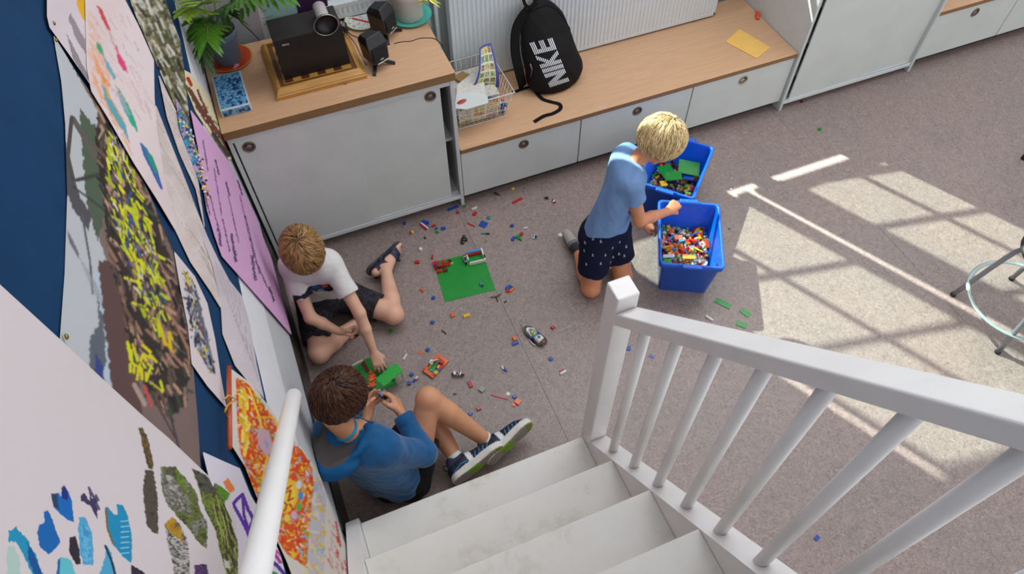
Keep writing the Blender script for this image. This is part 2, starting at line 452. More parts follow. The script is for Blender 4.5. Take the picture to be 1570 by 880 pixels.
for k in range(4):
    a = PI - .35 + k * PI / 2
    pts = [(0.24 * t_ * math.cos(a), 0.24 * t_ * math.sin(a), z + 0.006) for t_, z in ((1, 0), (0.85, 0.2), (0.7, 0.36), (0.5, 0.42), (0.2, 0.43))]
    lg = MB().tube(pts, 0.0115, 10).build('leg', CH, s2)
    MB().lathe([(0.0135, 0), (0.014, 0.002), (0.014, 0.03), (0.012, 0.032)], 14, 0, T(0.24 * math.cos(a), 0.24 * math.sin(a), 0)).build('rubber_foot', CHB, lg)
b = MB(); b.lathe([(0.0, 0.436), (0.155, 0.436), (0.165, 0.444), (0.165, 0.458), (0.15, 0.466), (0, 0.464)], 32); b.build('seat', MATS['dark_seat'], s2)

# ================================================================ IMPLICIT SURFACES FOR FIGURES AND SOFT THINGS
class Field:
    def __init__(s, lo, hi, h):
        s.lo = np.array(lo, float); s.h = h
        s.n = np.ceil((np.array(hi) - s.lo) / h).astype(int) + 1
        s.f = np.full(s.n, 0.08, np.float32)
        s.ax = [s.lo[i] + h * np.arange(s.n[i]) for i in range(3)]
    def _sub(s, lo, hi):
        i0 = np.maximum(0, np.floor((np.array(lo) - s.lo) / s.h).astype(int))
        i1 = np.minimum(s.n, np.ceil((np.array(hi) - s.lo) / s.h).astype(int) + 1)
        if (i1 <= i0).any(): return None, None
        sl_ = tuple(slice(a, b) for a, b in zip(i0, i1))
        P = np.stack(np.meshgrid(s.ax[0][sl_[0]], s.ax[1][sl_[1]], s.ax[2][sl_[2]], indexing='ij'), -1)
        return sl_, P
    def _merge(s, sl_, d, k, op):
        o = s.f[sl_]
        if op == 'sub':
            d = -d
            if k > 0:
                h = np.maximum(k - np.abs(o - d), 0) / k; s.f[sl_] = np.maximum(o, d) + h * h * k * 0.25
            else: s.f[sl_] = np.maximum(o, d)
        else:
            if k > 0:
                h = np.maximum(k - np.abs(o - d), 0) / k; s.f[sl_] = np.minimum(o, d) - h * h * k * 0.25
            else: s.f[sl_] = np.minimum(o, d)
    def cone(s, a, b, ra, rb, k=0.01, op='add', clip=None, flat=None):
        a = np.array(a, float); b = np.array(b, float); pad = max(ra, rb) + k + 3 * s.h
        sl_, P = s._sub(np.minimum(a, b) - pad, np.maximum(a, b) + pad)
        if sl_ is None: return s
        ba = b - a; L2 = max(ba @ ba, 1e-9)
        pa = P - a; t = np.clip((pa @ ba) / L2, 0, 1)
        q = pa - t[..., None] * ba
        if flat is not None:                       # (direction, factor) squash along a direction
            u = np.array(flat[0], float); u /= np.linalg.norm(u); c = q @ u
            q = q + (c * (1 / flat[1] - 1))[..., None] * u
        d = np.linalg.norm(q, axis=-1) - (ra + (rb - ra) * t)
        if flat is not None: d = d * (flat[1] if flat[1] < 1 else 1)
        if clip is not None:                       # list of (point, outward normal)
            for p, nn in clip:
                nn = np.array(nn, float); nn /= np.linalg.norm(nn)
                d = np.maximum(d, (P - np.array(p)) @ nn)
        s._merge(sl_, d.astype(np.float32), k, op); return s
    def ell(s, c, r, R=None, k=0.01, op='add', clip=None):
        c = np.array(c, float); r = np.array(r, float); pad = r.max() + k + 3 * s.h
        sl_, P = s._sub(c - pad, c + pad)
        if sl_ is None: return s
        q = P - c
        if R is not None: q = q @ np.array(R)      # columns of R are the local axes
        k0 = np.linalg.norm(q / r, axis=-1); k1 = np.linalg.norm(q / (r * r), axis=-1) + 1e-9
        d = k0 * (k0 - 1) / k1
        if clip is not None:
            for p, nn in clip:
                nn = np.array(nn, float); nn /= np.linalg.norm(nn)
                d = np.maximum(d, (P - np.array(p)) @ nn)
        s._merge(sl_, d.astype(np.float32), k, op); return s
    def cut(s, p, nrm):
        P = s.grid(); nn = np.array(nrm, float); nn /= np.linalg.norm(nn)
        s.f = np.maximum(s.f, ((P - np.array(p)) @ nn).astype(np.float32)); return s
    def grid(s): return np.stack(np.meshgrid(*s.ax, indexing='ij'), -1)
    def add(s, fn):
        near = np.abs(s.f) < 0.03
        idx = np.nonzero(near)
        P = np.stack([s.ax[i][idx[i]] for i in range(3)], -1)
        s.f[idx] += fn(P).astype(np.float32); return s
    def mesh(s, relax=1):
        f = s.f; ins = f < 0
        n = np.array(f.shape)
        cs = np.zeros(n - 1, np.int8)
        for dx in (0, 1):
            for dy in (0, 1):
                for dz in (0, 1):
                    cs += ins[dx:n[0]-1+dx, dy:n[1]-1+dy, dz:n[2]-1+dz]
        act = (cs > 0) & (cs < 8)
        ci = np.argwhere(act); vid = np.full(act.shape, -1, np.int32); vid[act] = np.arange(len(ci))
        acc = np.zeros((len(ci), 3)); cnt = np.zeros(len(ci))
        corner = [(0,0,0),(1,0,0),(0,1,0),(1,1,0),(0,0,1),(1,0,1),(0,1,1),(1,1,1)]
        for a in range(8):
            for b in range(a + 1, 8):
                A = np.array(corner[a]); B = np.array(corner[b])
                if np.abs(A - B).sum() != 1: continue
                fa = f[tuple((ci + A).T)]; fb = f[tuple((ci + B).T)]
                m = (fa < 0) != (fb < 0)
                t = np.where(m, fa / (fa - fb + 1e-12), 0)
                acc += np.where(m[:, None], A + t[:, None] * (B - A), 0); cnt += m
        V = (ci + acc / cnt[:, None]) * s.h + s.lo
        F = []
        for ax in range(3):
            u, v = [(1, 2), (2, 0), (0, 1)][ax]
            sh = [slice(1, n[i] - 1) for i in range(3)]; sh[ax] = slice(0, n[ax] - 1)
            sh2 = list(sh); sh2[ax] = slice(1, n[ax])
            a_ = ins[tuple(sh)]; b_ = ins[tuple(sh2)]
            for flip, m in ((False, a_ & ~b_), (True, ~a_ & b_)):
                e = np.argwhere(m)
                if not len(e): continue
                e = e + np.array([0 if i == ax else 1 for i in range(3)])
                du = np.zeros(3, int); du[u] = 1; dv = np.zeros(3, int); dv[v] = 1
                q = [vid[tuple((e - du - dv).T)], vid[tuple((e - dv).T)], vid[tuple(e.T)], vid[tuple((e - du).T)]]
                q = np.stack(q, -1)
                if flip: q = q[:, ::-1]
                F.append(q)
        F = np.concatenate(F)
        F = F[(F >= 0).all(1)]
        for _ in range(relax):
            acc = np.zeros_like(V); c = np.zeros(len(V))
            for i in range(4):
                j = (i + 1) % 4
                np.add.at(acc, F[:, i], V[F[:, j]]); np.add.at(c, F[:, i], 1)
                np.add.at(acc, F[:, j], V[F[:, i]]); np.add.at(c, F[:, j], 1)
            V = V * 0.5 + 0.5 * acc / np.maximum(c, 1)[:, None]
        return V, F
    def build(s, name, mats, parent=None, label=None, relax=1, colors=None):
        V, F = s.mesh(relax)
        c = colors(V) if colors else None
        return link(name, arr_mesh(name, V, F, mats, True, c), parent, label)

def wob(P, sc, seed=0):          # cheap smooth pseudo noise in -1..1
    r = np.random.RandomState(seed); o = 0
    for k in range(5):
        d = r.normal(size=3); d /= np.linalg.norm(d); ph = r.uniform(0, 6.28)
        o = o + np.sin(P @ (d * sc * (0.7 + 0.35 * k)) + ph + 1.3 * np.sin(P @ (np.roll(d, 1) * sc * 0.6) + k))
    return o / 5
def basis(fwd, up):
    y = np.array(fwd, float); y /= np.linalg.norm(y); z = np.array(up, float); z -= y * (z @ y); z /= np.linalg.norm(z)
    return np.stack([np.cross(y, z), y, z], 1)     # columns: right(x), forward(y), up(z)

SKIN_T = dict(rough=0.5, sss=0.15, noise=0.05, nscale=14, bump=0.04, bscale=90)
def make_hair(parent, c, R, cols, seed, r=(0.080, 0.096, 0.088), off=(0, -0.008, 0.028), fringe=0.30, nape=-0.52, length=0.05, whorl=(0.1, -0.55, 0.83), tufts=1500, side=-0.15, name='hair', lift=0.004):
    """cap of hair plus tapering locks combed away from the crown whorl; head axes in the columns of R"""
    rng = np.random.RandomState(seed)
    c = np.array(c, float); rr = np.array(r); off = np.array(off, float)
    F = Field(c - 0.15, c + 0.15, 0.0032)
    F.ell(c + R @ off, rr, R, k=0)
    def low(P):
        q = ((P - c) @ R - off) / rr
        a = np.arctan2(q[..., 1], np.abs(q[..., 0]) + 1e-6)          # +90deg = face, -90 = nape
        t = (a + PI / 2) / PI
        lim = nape + (side - nape) * np.clip(t * 2, 0, 1) + (fringe - side) * np.clip(t * 2 - 1, 0, 1) ** 1.3
        return (lim - q[..., 2]) * rr[2]
    G = F.grid(); d = low(G).astype(np.float32)
    F.f = np.maximum(F.f, d)
    F.add(lambda P: wob(((P - c) @ R) * np.array([1.0, 0.4, 0.4]), 160, seed) * 0.0018)
    V, Fc = F.mesh(1)
    mb_v = [V]; mb_f = [Fc]; base = len(V)
    w = np.array(whorl, float); w /= np.linalg.norm(w)
    vs = []; fs = []; o = 0
    k = 0
    while k < tufts:
        q = rng.normal(size=3); q /= np.linalg.norm(q)
        a = math.atan2(q[1], abs(q[0]) + 1e-6); t = (a + PI / 2) / PI
        lim = nape + (side - nape) * min(1, t * 2) + (fringe - side) * max(0, t * 2 - 1) ** 1.3
        if q[2] < lim + 0.03: continue
        k += 1
        p = q.copy(); pts = []
        tw = rng.uniform(-0.25, 0.25)
        L = length * rng.uniform(0.7, 1.25); ns = 5; lf = rng.uniform(0.4, 1.6) * lift
        for i in range(ns):
            s_ = 1.0 + (0.006 + lf * math.sin(PI * min(1, 0.15 + i / (ns - 1)))) / rr.mean()
            pts.append(c + R @ (off + p * rr * s_))
            g = p - w * 1.0; g = p * (p @ w) - w            # away from whorl, tangent
            g = g - p * (g @ p); ln = np.linalg.norm(g) + 1e-6
            g = g / ln; sd = np.cross(p, g)
            g = g + sd * (0.35 + tw); g[2] -= 0.25; g /= np.linalg.norm(g)
            p = p + g * (L / ns / rr.mean()); p /= np.linalg.norm(p)
        wd = rng.uniform(0.0010, 0.0023)
        for i in range(ns):
            P_ = pts[i]; tng = pts[min(i + 1, ns - 1)] - pts[max(i - 1, 0)]; tng /= np.linalg.norm(tng) + 1e-9
            nn = P_ - c; nn /= np.linalg.norm(nn); sd = np.cross(tng, nn); sd /= np.linalg.norm(sd) + 1e-9
            ww = wd * (1.0, 1.1, 0.95, 0.65, 0.12)[i]
            vs += [P_ - sd * ww - nn * 0.001, P_ + nn * ww * 0.8, P_ + sd * ww - nn * 0.001]
        for i in range(ns - 1):
            b0 = o + 3 * i
            fs += [(b0, b0 + 1, b0 + 4, b0 + 3), (b0 + 1, b0 + 2, b0 + 5, b0 + 4), (b0 + 2, b0, b0 + 3, b0 + 5)]
        o += 3 * ns
    V = np.concatenate([V, np.array(vs)]); Fc = np.concatenate([Fc, np.array(fs) + base])
    m = bpy.data.materials.new(name + '_strands'); m.use_nodes = True; t = m.node_tree; n = t.nodes; b = n['Principled BSDF']
    g = n.new('ShaderNodeNewGeometry'); cr = n.new('ShaderNodeValToRGB'); e = cr.color_ramp.elements
    e[0].color = lin(cols[0]) + (1,); e[1].color = lin(cols[2]) + (1,); x = e.new(0.5); x.color = lin(cols[1]) + (1,)
    t.links.new(g.outputs['Random Per Island'], cr.inputs['Fac']); t.links.new(cr.outputs['Color'], b.inputs['Base Color'])
    b.inputs['Roughness'].default_value = 0.42
    return link(name, arr_mesh(name, V, Fc, m), parent)

def head_prims(F, c, R, s=1.0, k=0.012):
    """skull, jaw, nose, lips, cheeks, ears; face looks along R[:,1]"""
    c = np.array(c, float)
    L = lambda x, y, z: c + R @ (np.array([x, y, z]) * s)
    F.ell(L(0, -0.010, 0.026), np.array([0.072, 0.088, 0.078]) * s, R, k)
    F.ell(L(0, 0.022, -0.030), np.array([0.054, 0.056, 0.062]) * s, R, 0.02)
    F.ell(L(0, 0.052, -0.078), np.array([0.024, 0.018, 0.016]) * s, R, 0.02)
    for sx in (-1, 1):
        F.ell(L(sx * 0.034, 0.050, -0.034), np.array([0.024, 0.022, 0.024]) * s, R, 0.014)
        F.ell(L(sx * 0.030, 0.078, 0.004), np.array([0.015, 0.012, 0.009]) * s, R, 0.008, op='sub')
        F.ell(L(sx * 0.030, 0.066, 0.003), np.array([0.0125, 0.0125, 0.011]) * s, R, 0.003)
        F.ell(L(sx * 0.071, -0.006, -0.008), np.array([0.007, 0.016, 0.026]) * s, R, 0.006)
        F.ell(L(sx * 0.079, 0.000, -0.006), np.array([0.004, 0.008, 0.016]) * s, R, 0.002, op='sub')
    F.cone(L(0, 0.076, 0.006), L(0, 0.092, -0.026), 0.0065 * s, 0.0100 * s, 0.01)
    F.ell(L(0, 0.080, -0.030), np.array([0.014, 0.010, 0.007]) * s, R, 0.006)
    F.ell(L(0, 0.073, -0.050), np.array([0.018, 0.009, 0.0045]) * s, R, 0.003)
    F.ell(L(0, 0.071, -0.058), np.array([0.015, 0.009, 0.0050]) * s, R, 0.003)
    return L
def face_parts(parent, c, R, s, lip):
    c = np.array(c, float); L = lambda x, y, z: Vector(c + R @ (np.array([x, y, z]) * s))
    for sx in (-1, 1):
        M = Matrix([list(R[i]) for i in range(3)]).to_4x4(); M.translation = L(sx * 0.030, 0.0685, 0.002)
        b = MB(); b.lathe([(0.0, -0.009), (0.006, -0.008), (0.0105, 0), (0.0085, 0.0065), (0.0055, 0.0090)], 16, 0, M @ RX(-PI / 2), cap=False)
        b.lathe([(0.0055, 0.0091), (0.0025, 0.0103)], 16, 1, M @ RX(-PI / 2), cap=False); b.lathe([(0.0025, 0.0104), (0.0, 0.0108)], 12, 2, M @ RX(-PI / 2), cap=False)
        b.build('eye', [mat('eye_white', 'e8e4dc', 0.2), mat('iris_blue', '4d6a7a', 0.2), mat('pupil_black', '080808', 0.1)], parent)
        pts = [L(sx * (0.016 + 0.028 * t), 0.083 - 0.010 * t - 0.008 * t * t, 0.020 + 0.006 * math.sin(PI * t)) for t in (0, .25, .5, .75, 1)]
        MB().tube(pts, [0.0012, 0.002, 0.002, 0.0017, 0.0008], 6).build('eyebrow', lip[1], parent)
    pts = [L(x, 0.0812 - abs(x) * 0.16, -0.0535 + abs(x) * 0.05) for x in (-0.017, -0.009, 0, 0.009, 0.017)]
    MB().tube(pts, [0.0006, 0.0022, 0.0026, 0.0022, 0.0006], 8).build('lips', lip[0], parent)

def hand_prims(F, w, fwd, palm, curl, side=1, s=1.0, spread=0.25, thumb=0.5, k=0.005):
    """w wrist, fwd towards the fingers, palm = palm normal, side +1: thumb on fwd x palm side; curl 4 values of bend"""
    w = np.array(w, float); f = np.array(fwd, float); f /= np.linalg.norm(f)
    p = np.array(palm, float); p -= f * (p @ f); p /= np.linalg.norm(p)
    u = np.cross(f, p) * side                                   # thumb side
    P = lambda a, b, c: w + (f * a + u * b + p * c) * s
    F.cone(P(0.0, 0, 0), P(0.020, 0, 0), 0.0165 * s, 0.017 * s, 0.01, flat=(p, 0.8))
    for b, a1 in ((0.021, 0.062), (0.007, 0.066), (-0.007, 0.063), (-0.020, 0.057)):
        F.cone(P(0.012, b * 0.65, 0), P(a1, b, 0), 0.0115 * s, 0.0088 * s, 0.009)
    tips = []
    for i, (b, a1, ln) in enumerate(((0.021, 0.062, 0.054), (0.007, 0.066, 0.060), (-0.007, 0.063, 0.056), (-0.020, 0.057, 0.044))):
        pos = P(a1, b, 0.0); an = 0.15; cu = curl[i] if hasattr(curl, '__len__') else curl
        sp = (1.5 - i) * spread * 0.22
        r = 0.0078
        for seg, fr in enumerate((0.44, 0.31, 0.25)):
            an += cu * (0.7, 1.1, 0.8)[seg]
            d = f * math.cos(an) * math.cos(sp) + p * math.sin(an) + u * math.sin(sp)
            d /= np.linalg.norm(d); nx = pos + d * ln * fr * s
            F.cone(pos, nx, r * s, (r - 0.0006) * s, 0.0025); r -= 0.0006; pos = nx
        tips.append(pos)
    a = P(0.018, 0.016, 0.004); b = P(0.040, 0.034, 0.010 + 0.012 * thumb); c_ = P(0.058, 0.036 - 0.012 * thumb, 0.018 + 0.022 * thumb); e = P(0.072, 0.034 - 0.026 * thumb, 0.022 + 0.026 * thumb)
    F.cone(a, b, 0.0125 * s, 0.0095 * s, 0.008); F.cone(b, c_, 0.0092 * s, 0.0082 * s, 0.003); F.cone(c_, e, 0.0082 * s, 0.0070 * s, 0.003)
    return tips
def lerp(a, b, t): return np.array(a, float) * (1 - t) + np.array(b, float) * t
def foot_prims(F, ankle, toe_dir, sole, L=0.20, k=0.012, toes=True, r=1.0):
    """ankle joint, direction to toes, sole = direction towards the sole"""
    a = np.array(ankle, float); t = np.array(toe_dir, float); t /= np.linalg.norm(t)
    n_ = np.array(sole, float); n_ -= t * (n_ @ t); n_ /= np.linalg.norm(n_); s_ = np.cross(t, n_)
    P = lambda x, y, z: a + t * x + s_ * y + n_ * z
    F.cone(P(-0.035, 0, 0.035), P(0.02, 0, 0.03), 0.024 * r, 0.026 * r, k)
    F.cone(P(0.0, 0, 0.0), P(0.07, 0, 0.032), 0.027 * r, 0.022 * r, k)
    F.cone(P(0.02, 0.008, 0.038), P(L * 0.62, 0.012, 0.046), 0.022 * r, 0.014 * r, k); F.cone(P(0.02, -0.008, 0.038), P(L * 0.60, -0.014, 0.046), 0.022 * r, 0.014 * r, k)
    if toes:
        for i, yy in enumerate((0.022, 0.009, -0.003, -0.014, -0.024)):
            F.cone(P(L * 0.60, yy, 0.048), P(L * (0.77 - 0.022 * i), yy * 1.08, 0.050), 0.0105, (0.0095, 0.0078, 0.0075, 0.0072, 0.0068)[i], 0.004)
    return P

# ================================================================ THINGS ON THE LOW CABINET
ZW = HCT
def soft(o, seg=2):
    return o
# chess board used as a stand
cb = thing('chess_board', 'honey coloured wooden chess board under the black box', 'chess board', (-0.7515, 0.1, ZW))
HON = mat('honey_pine', 'b5833a', 0.35, noise=0.12, nscale=9, stretch=(1, 12, 12), coat=0.3)
HOND = mat('walnut_band', '6b421f', 0.4, noise=0.2, nscale=9, stretch=(1, 9, 9))
SQL = mat('light_square', 'b98b45', 0.4, noise=0.1, nscale=40); SQD = mat('dark_square', '5a2c17', 0.4, noise=0.15, nscale=40)
W, D = 0.3935, 0.375
prof = [(0.0, 0.0), (0.0, 0.016), (0.005, 0.020), (0.005, 0.024), (0.012, 0.034), (0.016, 0.040), (0.024, 0.043), (0.030, 0.043), (0.030, 0.030)]
vs = []; fs = []
for q, z in prof:
    vs += [(q, q, z), (W - q, q, z), (W - q, D - q, z), (q, D - q, z)]
for i in range(len(prof) - 1):
    for j in range(4): fs.append((4*i+j, 4*i+(j+1) % 4, 4*i+4+(j+1) % 4, 4*i+4+j))
MB().add(vs, fs).build('moulded_frame', HON, cb)
MB().box((0.03, 0.03, 0.0), (W - 0.03, D - 0.03, 0.036)).build('border', HOND, cb)
sx = (W - 0.11) / 8; sy = (D - 0.11) / 8
MB().box((0.05, 0.05, 0.036), (W - 0.05, D - 0.05, 0.0368)).build('inlay', HON, cb)
sqm = [MB().box((0, 0, 0), (sx - 0.0004, sy - 0.0004, 0.0012)).mesh('square', m) for m in (SQD, SQL)]
for i in range(8):
    for j in range(8): put(link('square', sqm[(i + j) % 2], cb), (0.055 + i * sx, 0.055 + j * sy, 0.0366))
# black box (subwoofer) with lettering
ZB = ZW + 0.0385
bx = thing('subwoofer', 'large black box with slanted grey top standing on the chess board', 'speaker box', (0, 0, 0))
f0 = onz(438, 124, ZB); f1 = onz(537, 96, ZB)
yf = 0.5 * (f0.y + f1.y)
t0 = ony(423.5, 64, yf); t1 = ony(528, 36, yf)
zt_ = 0.5 * (t0.z + t1.z)
b0 = onz(411, 33, zt_); b1 = onz(508, 8, zt_)
yb2 = min(0.5 * (b0.y + b1.y), yf + .24)
b = MB().rbox((f0.x, yf, ZB), (f1.x, yb2, zt_), 0.003, 2); b.build('cabinet', mat('black_wood_veneer', '100d0d', 0.45, noise=0.1), bx)
MB().rbox((f0.x + 0.001, yf + 0.001, zt_ - 0.001), (f1.x - 0.001, yb2 - 0.001, zt_ + 0.003), 0.001).build('top_panel', mat('dark_grey_top', '2b2627', 0.6, noise=0.08), bx)
tm_ = mat('pale_lettering', 'c9c9c9', 0.5)
def text(s, size, M, m, parent, name='lettering', ext=0.0003):
    cu = bpy.data.curves.new(name, 'FONT'); cu.body = s; cu.size = size; cu.extrude = ext; cu.align_x = 'LEFT'
    o = bpy.data.objects.new(name, cu); COL.objects.link(o)
    me = bpy.data.meshes.new_from_object(o); bpy.data.objects.remove(o); bpy.data.curves.remove(cu)
    me.transform(M); me.materials.append(m)
    return link(name, me, parent)
lp = ony(432, 69, yf)
text('BENQ', 0.011, T(lp.x, yf - 0.0005, lp.z - 0.006) @ RX(PI / 2), tm_, bx)
# silver cylinder with dark mouth lying on the box
cx0 = ony(505, 57, yf - 0.035)
cyl = thing('silver_tube', 'pale cylinder with a dark round mouth lying on the black box', 'cylinder', (cx0.x, yf - 0.03, zt_ + 0.036))
M = RX(-PI / 2 + 0.10)
MB().lathe([(0.024, 0.03), (0.026, 0.032), (0.026, 0.12), (0.020, 0.128), (0, 0.128)], 32, 0, M, cap=False).build('barrel', mat('pale_grey_barrel', 'a39b99', 0.45, noise=0.06), cyl)
b = MB(); b.lathe([(0.049, 0.0), (0.051, 0.002), (0.049, 0.006), (0.042, 0.012), (0.028, 0.034), (0.02, 0.036)], 40, 0, M, cap=False); b.lathe([(0.046, 0.0), (0.046, 0.002), (0.03, 0.028), (0.0, 0.03)], 40, 0, M, cap=False)
b.build('mouth', BLACKP, cyl)
MB().tube([tuple(M @ Vector((0.0495 * math.cos(a), 0.0495 * math.sin(a), 0.0))) for a in [2 * PI * k / 40 for k in range(41)]], 0.0016, 8, cap=False).build('rim', mat('silver_rim', 'b8b8b8', 0.25, metal=0.9), cyl)
# leaflets standing behind the box
def card(name, label, cat, px, y, m, th=0.002, group=None):
    P = [ony(x, yy, y) for x, yy in px]; n = len(P)
    vs = [tuple(p) for p in P] + [(p.x, p.y + th, p.z) for p in P]
    fs = [tuple(range(n)), tuple(range(n, 2 * n))[::-1]] + [(i, n + i, n + (i + 1) % n, (i + 1) % n) for i in range(n)]
    return tag(MB().add(vs, fs).build(name, m), label, cat, group)
PAPW = mat('white_paper', 'c3c5c3', 0.8, noise=0.03, nscale=20); TEAL = mat('pale_teal_paper', '8fb0ac', 0.8, noise=0.06, nscale=25)
yb3 = yb2 + 0.012
wcard = card('leaflet', 'white printed sheet standing behind the black box', 'leaflet', [(388, -14), (407, 61), (452, 50), (430, -40)], yb3, PAPW)
tcard = card('leaflet', 'pale teal leaflet standing behind the black box', 'leaflet', [(397, -6), (409, 33), (459, 21), (449, -22)], yb3 - 0.004, TEAL)
card('notebook', 'dark purple notebook standing behind the black box', 'notebook', [(449, -24), (457, 21), (503, 9), (497, -34)], yb3 - 0.006, mat('purple_cover', '2e0e38', 0.5, noise=0.1), 0.004)
INK = mat('grey_ink', '3f4444', 0.8)
for k, (x0_, y0_, x1_, y1_) in enumerate(((398, 2, 414, -2), (401, 18, 409, 16), (402, 29, 418, 24), (404, 38, 408, 37), (399, 10, 402, 9), (420, 8, 424, 6))):
    p, q = ony(x0_, y0_, yb3 - 0.0052), ony(x1_, y1_, yb3 - 0.0052)
    MB().tube([p, q], 0.0008, 4).build('text_line', INK, tcard if k != 3 else wcard)

# blue and white picture box
def painted(seedv, cols, scale=60, name='paint_mix', rough=0.35):
    m = bpy.data.materials.new(name); m.use_nodes = True; t = m.node_tree; n = t.nodes; b = n['Principled BSDF']
    tc = n.new('ShaderNodeTexCoord'); nz = n.new('ShaderNodeTexNoise'); nz.noise_dimensions = '4D'; nz.inputs['W'].default_value = seedv; nz.inputs['Scale'].default_value = scale; nz.inputs['Detail'].default_value = 6; nz.inputs['Distortion'].default_value = 1.2
    t.links.new(tc.outputs['Object'], nz.inputs['Vector']); cr = n.new('ShaderNodeValToRGB'); e = cr.color_ramp.elements
    e[0].position = 0.36; e[0].color = lin(cols[0]) + (1,); e[1].position = 0.64; e[1].color = lin(cols[-1]) + (1,)
    for i, c in enumerate(cols[1:-1]):
        x = e.new(0.36 + 0.28 * (i + 1) / (len(cols) - 1)); x.color = lin(c) + (1,)
    t.links.new(nz.outputs['Fac'], cr.inputs['Fac']); t.links.new(cr.outputs['Color'], b.inputs['Base Color']); b.inputs['Roughness'].default_value = rough
    return m
q0 = onz(342, 181, ZW); q1 = onz(386, 165, ZW)
zt2 = ony(338, 170, q0.y).z
r0 = onz(325, 118, zt2)
pbx = thing('picture_tin', 'blue and white painted box at the left end of the cabinet', 'tin', (0, 0, 0))
MB().rbox((q0.x, q0.y, ZW), (q1.x, max(r0.y, q0.y + 0.12), zt2), 0.003, 2).build('box_body', mat('tin_white', 'b9c3cc', 0.3, noise=0.04), pbx)
DELFT = painted(1.0, ('16305e', '1d4d8a', '3f86b4', '86b2c6', '264a7c'), 45, 'delft_blue')
yb4 = max(r0.y, q0.y + 0.12)
MB().rbox((q0.x + 0.006, q0.y + 0.006, zt2), (q1.x - 0.006, yb4 - 0.006, zt2 + 0.001), 0.0004).build('top_picture', DELFT, pbx)
MB().rbox((q0.x + 0.006, q0.y - 0.001, ZW + 0.004), (q1.x - 0.006, q0.y + 0.0005, zt2 - 0.006), 0.0004).build('front_picture', DELFT, pbx)

# plates
def plate(name, label, c, r, cols, mats_=None, z=ZW):
    p = thing(name, label, 'plate', (c[0], c[1], z))
    MB().lathe([(0.0, 0.0), (r * 0.62, 0.0), (r * 0.72, 0.003), (r, 0.011), (r + 0.001, 0.013), (r - 0.002, 0.0135), (r * 0.72, 0.006), (r * 0.6, 0.004), (0, 0.0035)], 56, 0, cap=False).build('dish', mats_[0], p)
    MB().lathe([(r * .985, 0.0115), (r + 0.001, 0.0132), (r - 0.001, 0.0142), (r * .96, 0.0128)], 56, 0, cap=False).build('rim_line', mats_[1], p)
    return p
pc = onz(352, 92, ZW)
pl = plate('saucer', 'orange plate under the blue grey plant pot', (pc.x + .004, pc.y - .002), 0.098, None, (mat('orange_glaze', 'b23f10', 0.25, noise=0.1, coat=0.5), mat('yellow_rim', 'c28a3c', 0.3)))
MB().rbox((0.045, -0.055, 0.0), (0.058, -0.020, 0.009), 0.002, M=RZ(-.7)).build('painted_mark', mat('pink_glaze', 'cf6f8e', 0.3), pl)
MB().rbox((0.03, -0.050, 0.0), (0.040, -0.030, 0.008), 0.002, M=RZ(-.4)).build('painted_mark', mat('cream_glaze', 'd8cdbb', 0.3), pl)
# blue-grey pot with palm
def pot(name, label, c, prof, m, z, soil=True):
    p = thing(name, label, 'potted plant', (c[0], c[1], z))
    MB().lathe(prof, 48, 0, cap=False).build('pot', m, p)
    zs = prof[-1][1] * 0 + max(q[1] for q in prof) - 0.022
    MB().lathe([(0.0, zs), (prof[-2][0] * 0.985, zs)], 32, 0, cap=False).build('soil', mat('potting_soil', '2a1710', 0.95, noise=0.5, nscale=80, bump=0.8, bscale=200), p)
    return p
PZ = ZW + 0.0045
palm = pot('potted_palm', 'potted palm in a blue grey pot in the left corner', (pc.x, pc.y),
           [(0.0, 0.0), (0.052, 0.0), (0.055, 0.003), (0.069, 0.118), (0.074, 0.122), (0.078, 0.152), (0.076, 0.156), (0.072, 0.154), (0.069, 0.12)], mat('blue_grey_pot', '5f7688', 0.5, noise=0.04), PZ)
LEAF = [mat('palm_green_dark', '2a4e16', 0.4, noise=0.2, nscale=40), mat('palm_green', '4a7a1c', 0.4, noise=0.2, nscale=40), mat('palm_green_bright', '8aa82a', 0.4, noise=0.2, nscale=40)]
def leaflet(L, w):
    n = 6; vs = []; fs = []
    for i in range(n + 1):
        t = i / n; ww = w * (math.sin(PI * min(1, t * 0.92 + 0.08)) ** 0.7) * (1 if t < .98 else .1); z = -0.22 * L * t * t
        vs += [(-ww, L * t, z + ww * 0.25), (0, L * t, z), (ww, L * t, z + ww * 0.25)]
    for i in range(n): fs += [(3*i, 3*i+1, 3*i+4, 3*i+3), (3*i+1, 3*i+2, 3*i+5, 3*i+4)]
    return vs, fs
lfm = []
for m in LEAF:
    for L, w in ((0.085, 0.008), (0.105, 0.0095)):
        b = MB(); v_, f_ = leaflet(L, w); b.add(v_, f_, 0, True); lfm.append(b.mesh('leaflet', m))
random.seed(5)
base = Vector((pc.x, pc.y, PZ + 0.13))
fr = [((300, 88), 1.06, 10, 0), ((262, 20), 1.30, 12, 2), ((275, 45), 1.16, 10, 1), ((318, 60), 1.20, 9, 1), ((290, -20), 1.40, 12, 2), ((330, -40), 1.42, 10, 1), ((395, -10), 1.30, 9, 1), ((440, -8), 1.28, 9, 1), ((405, -60), 1.36, 8, 0), ((240, -30), 1.22, 10, 0), ((345, 18), 1.16, 7, 0)]
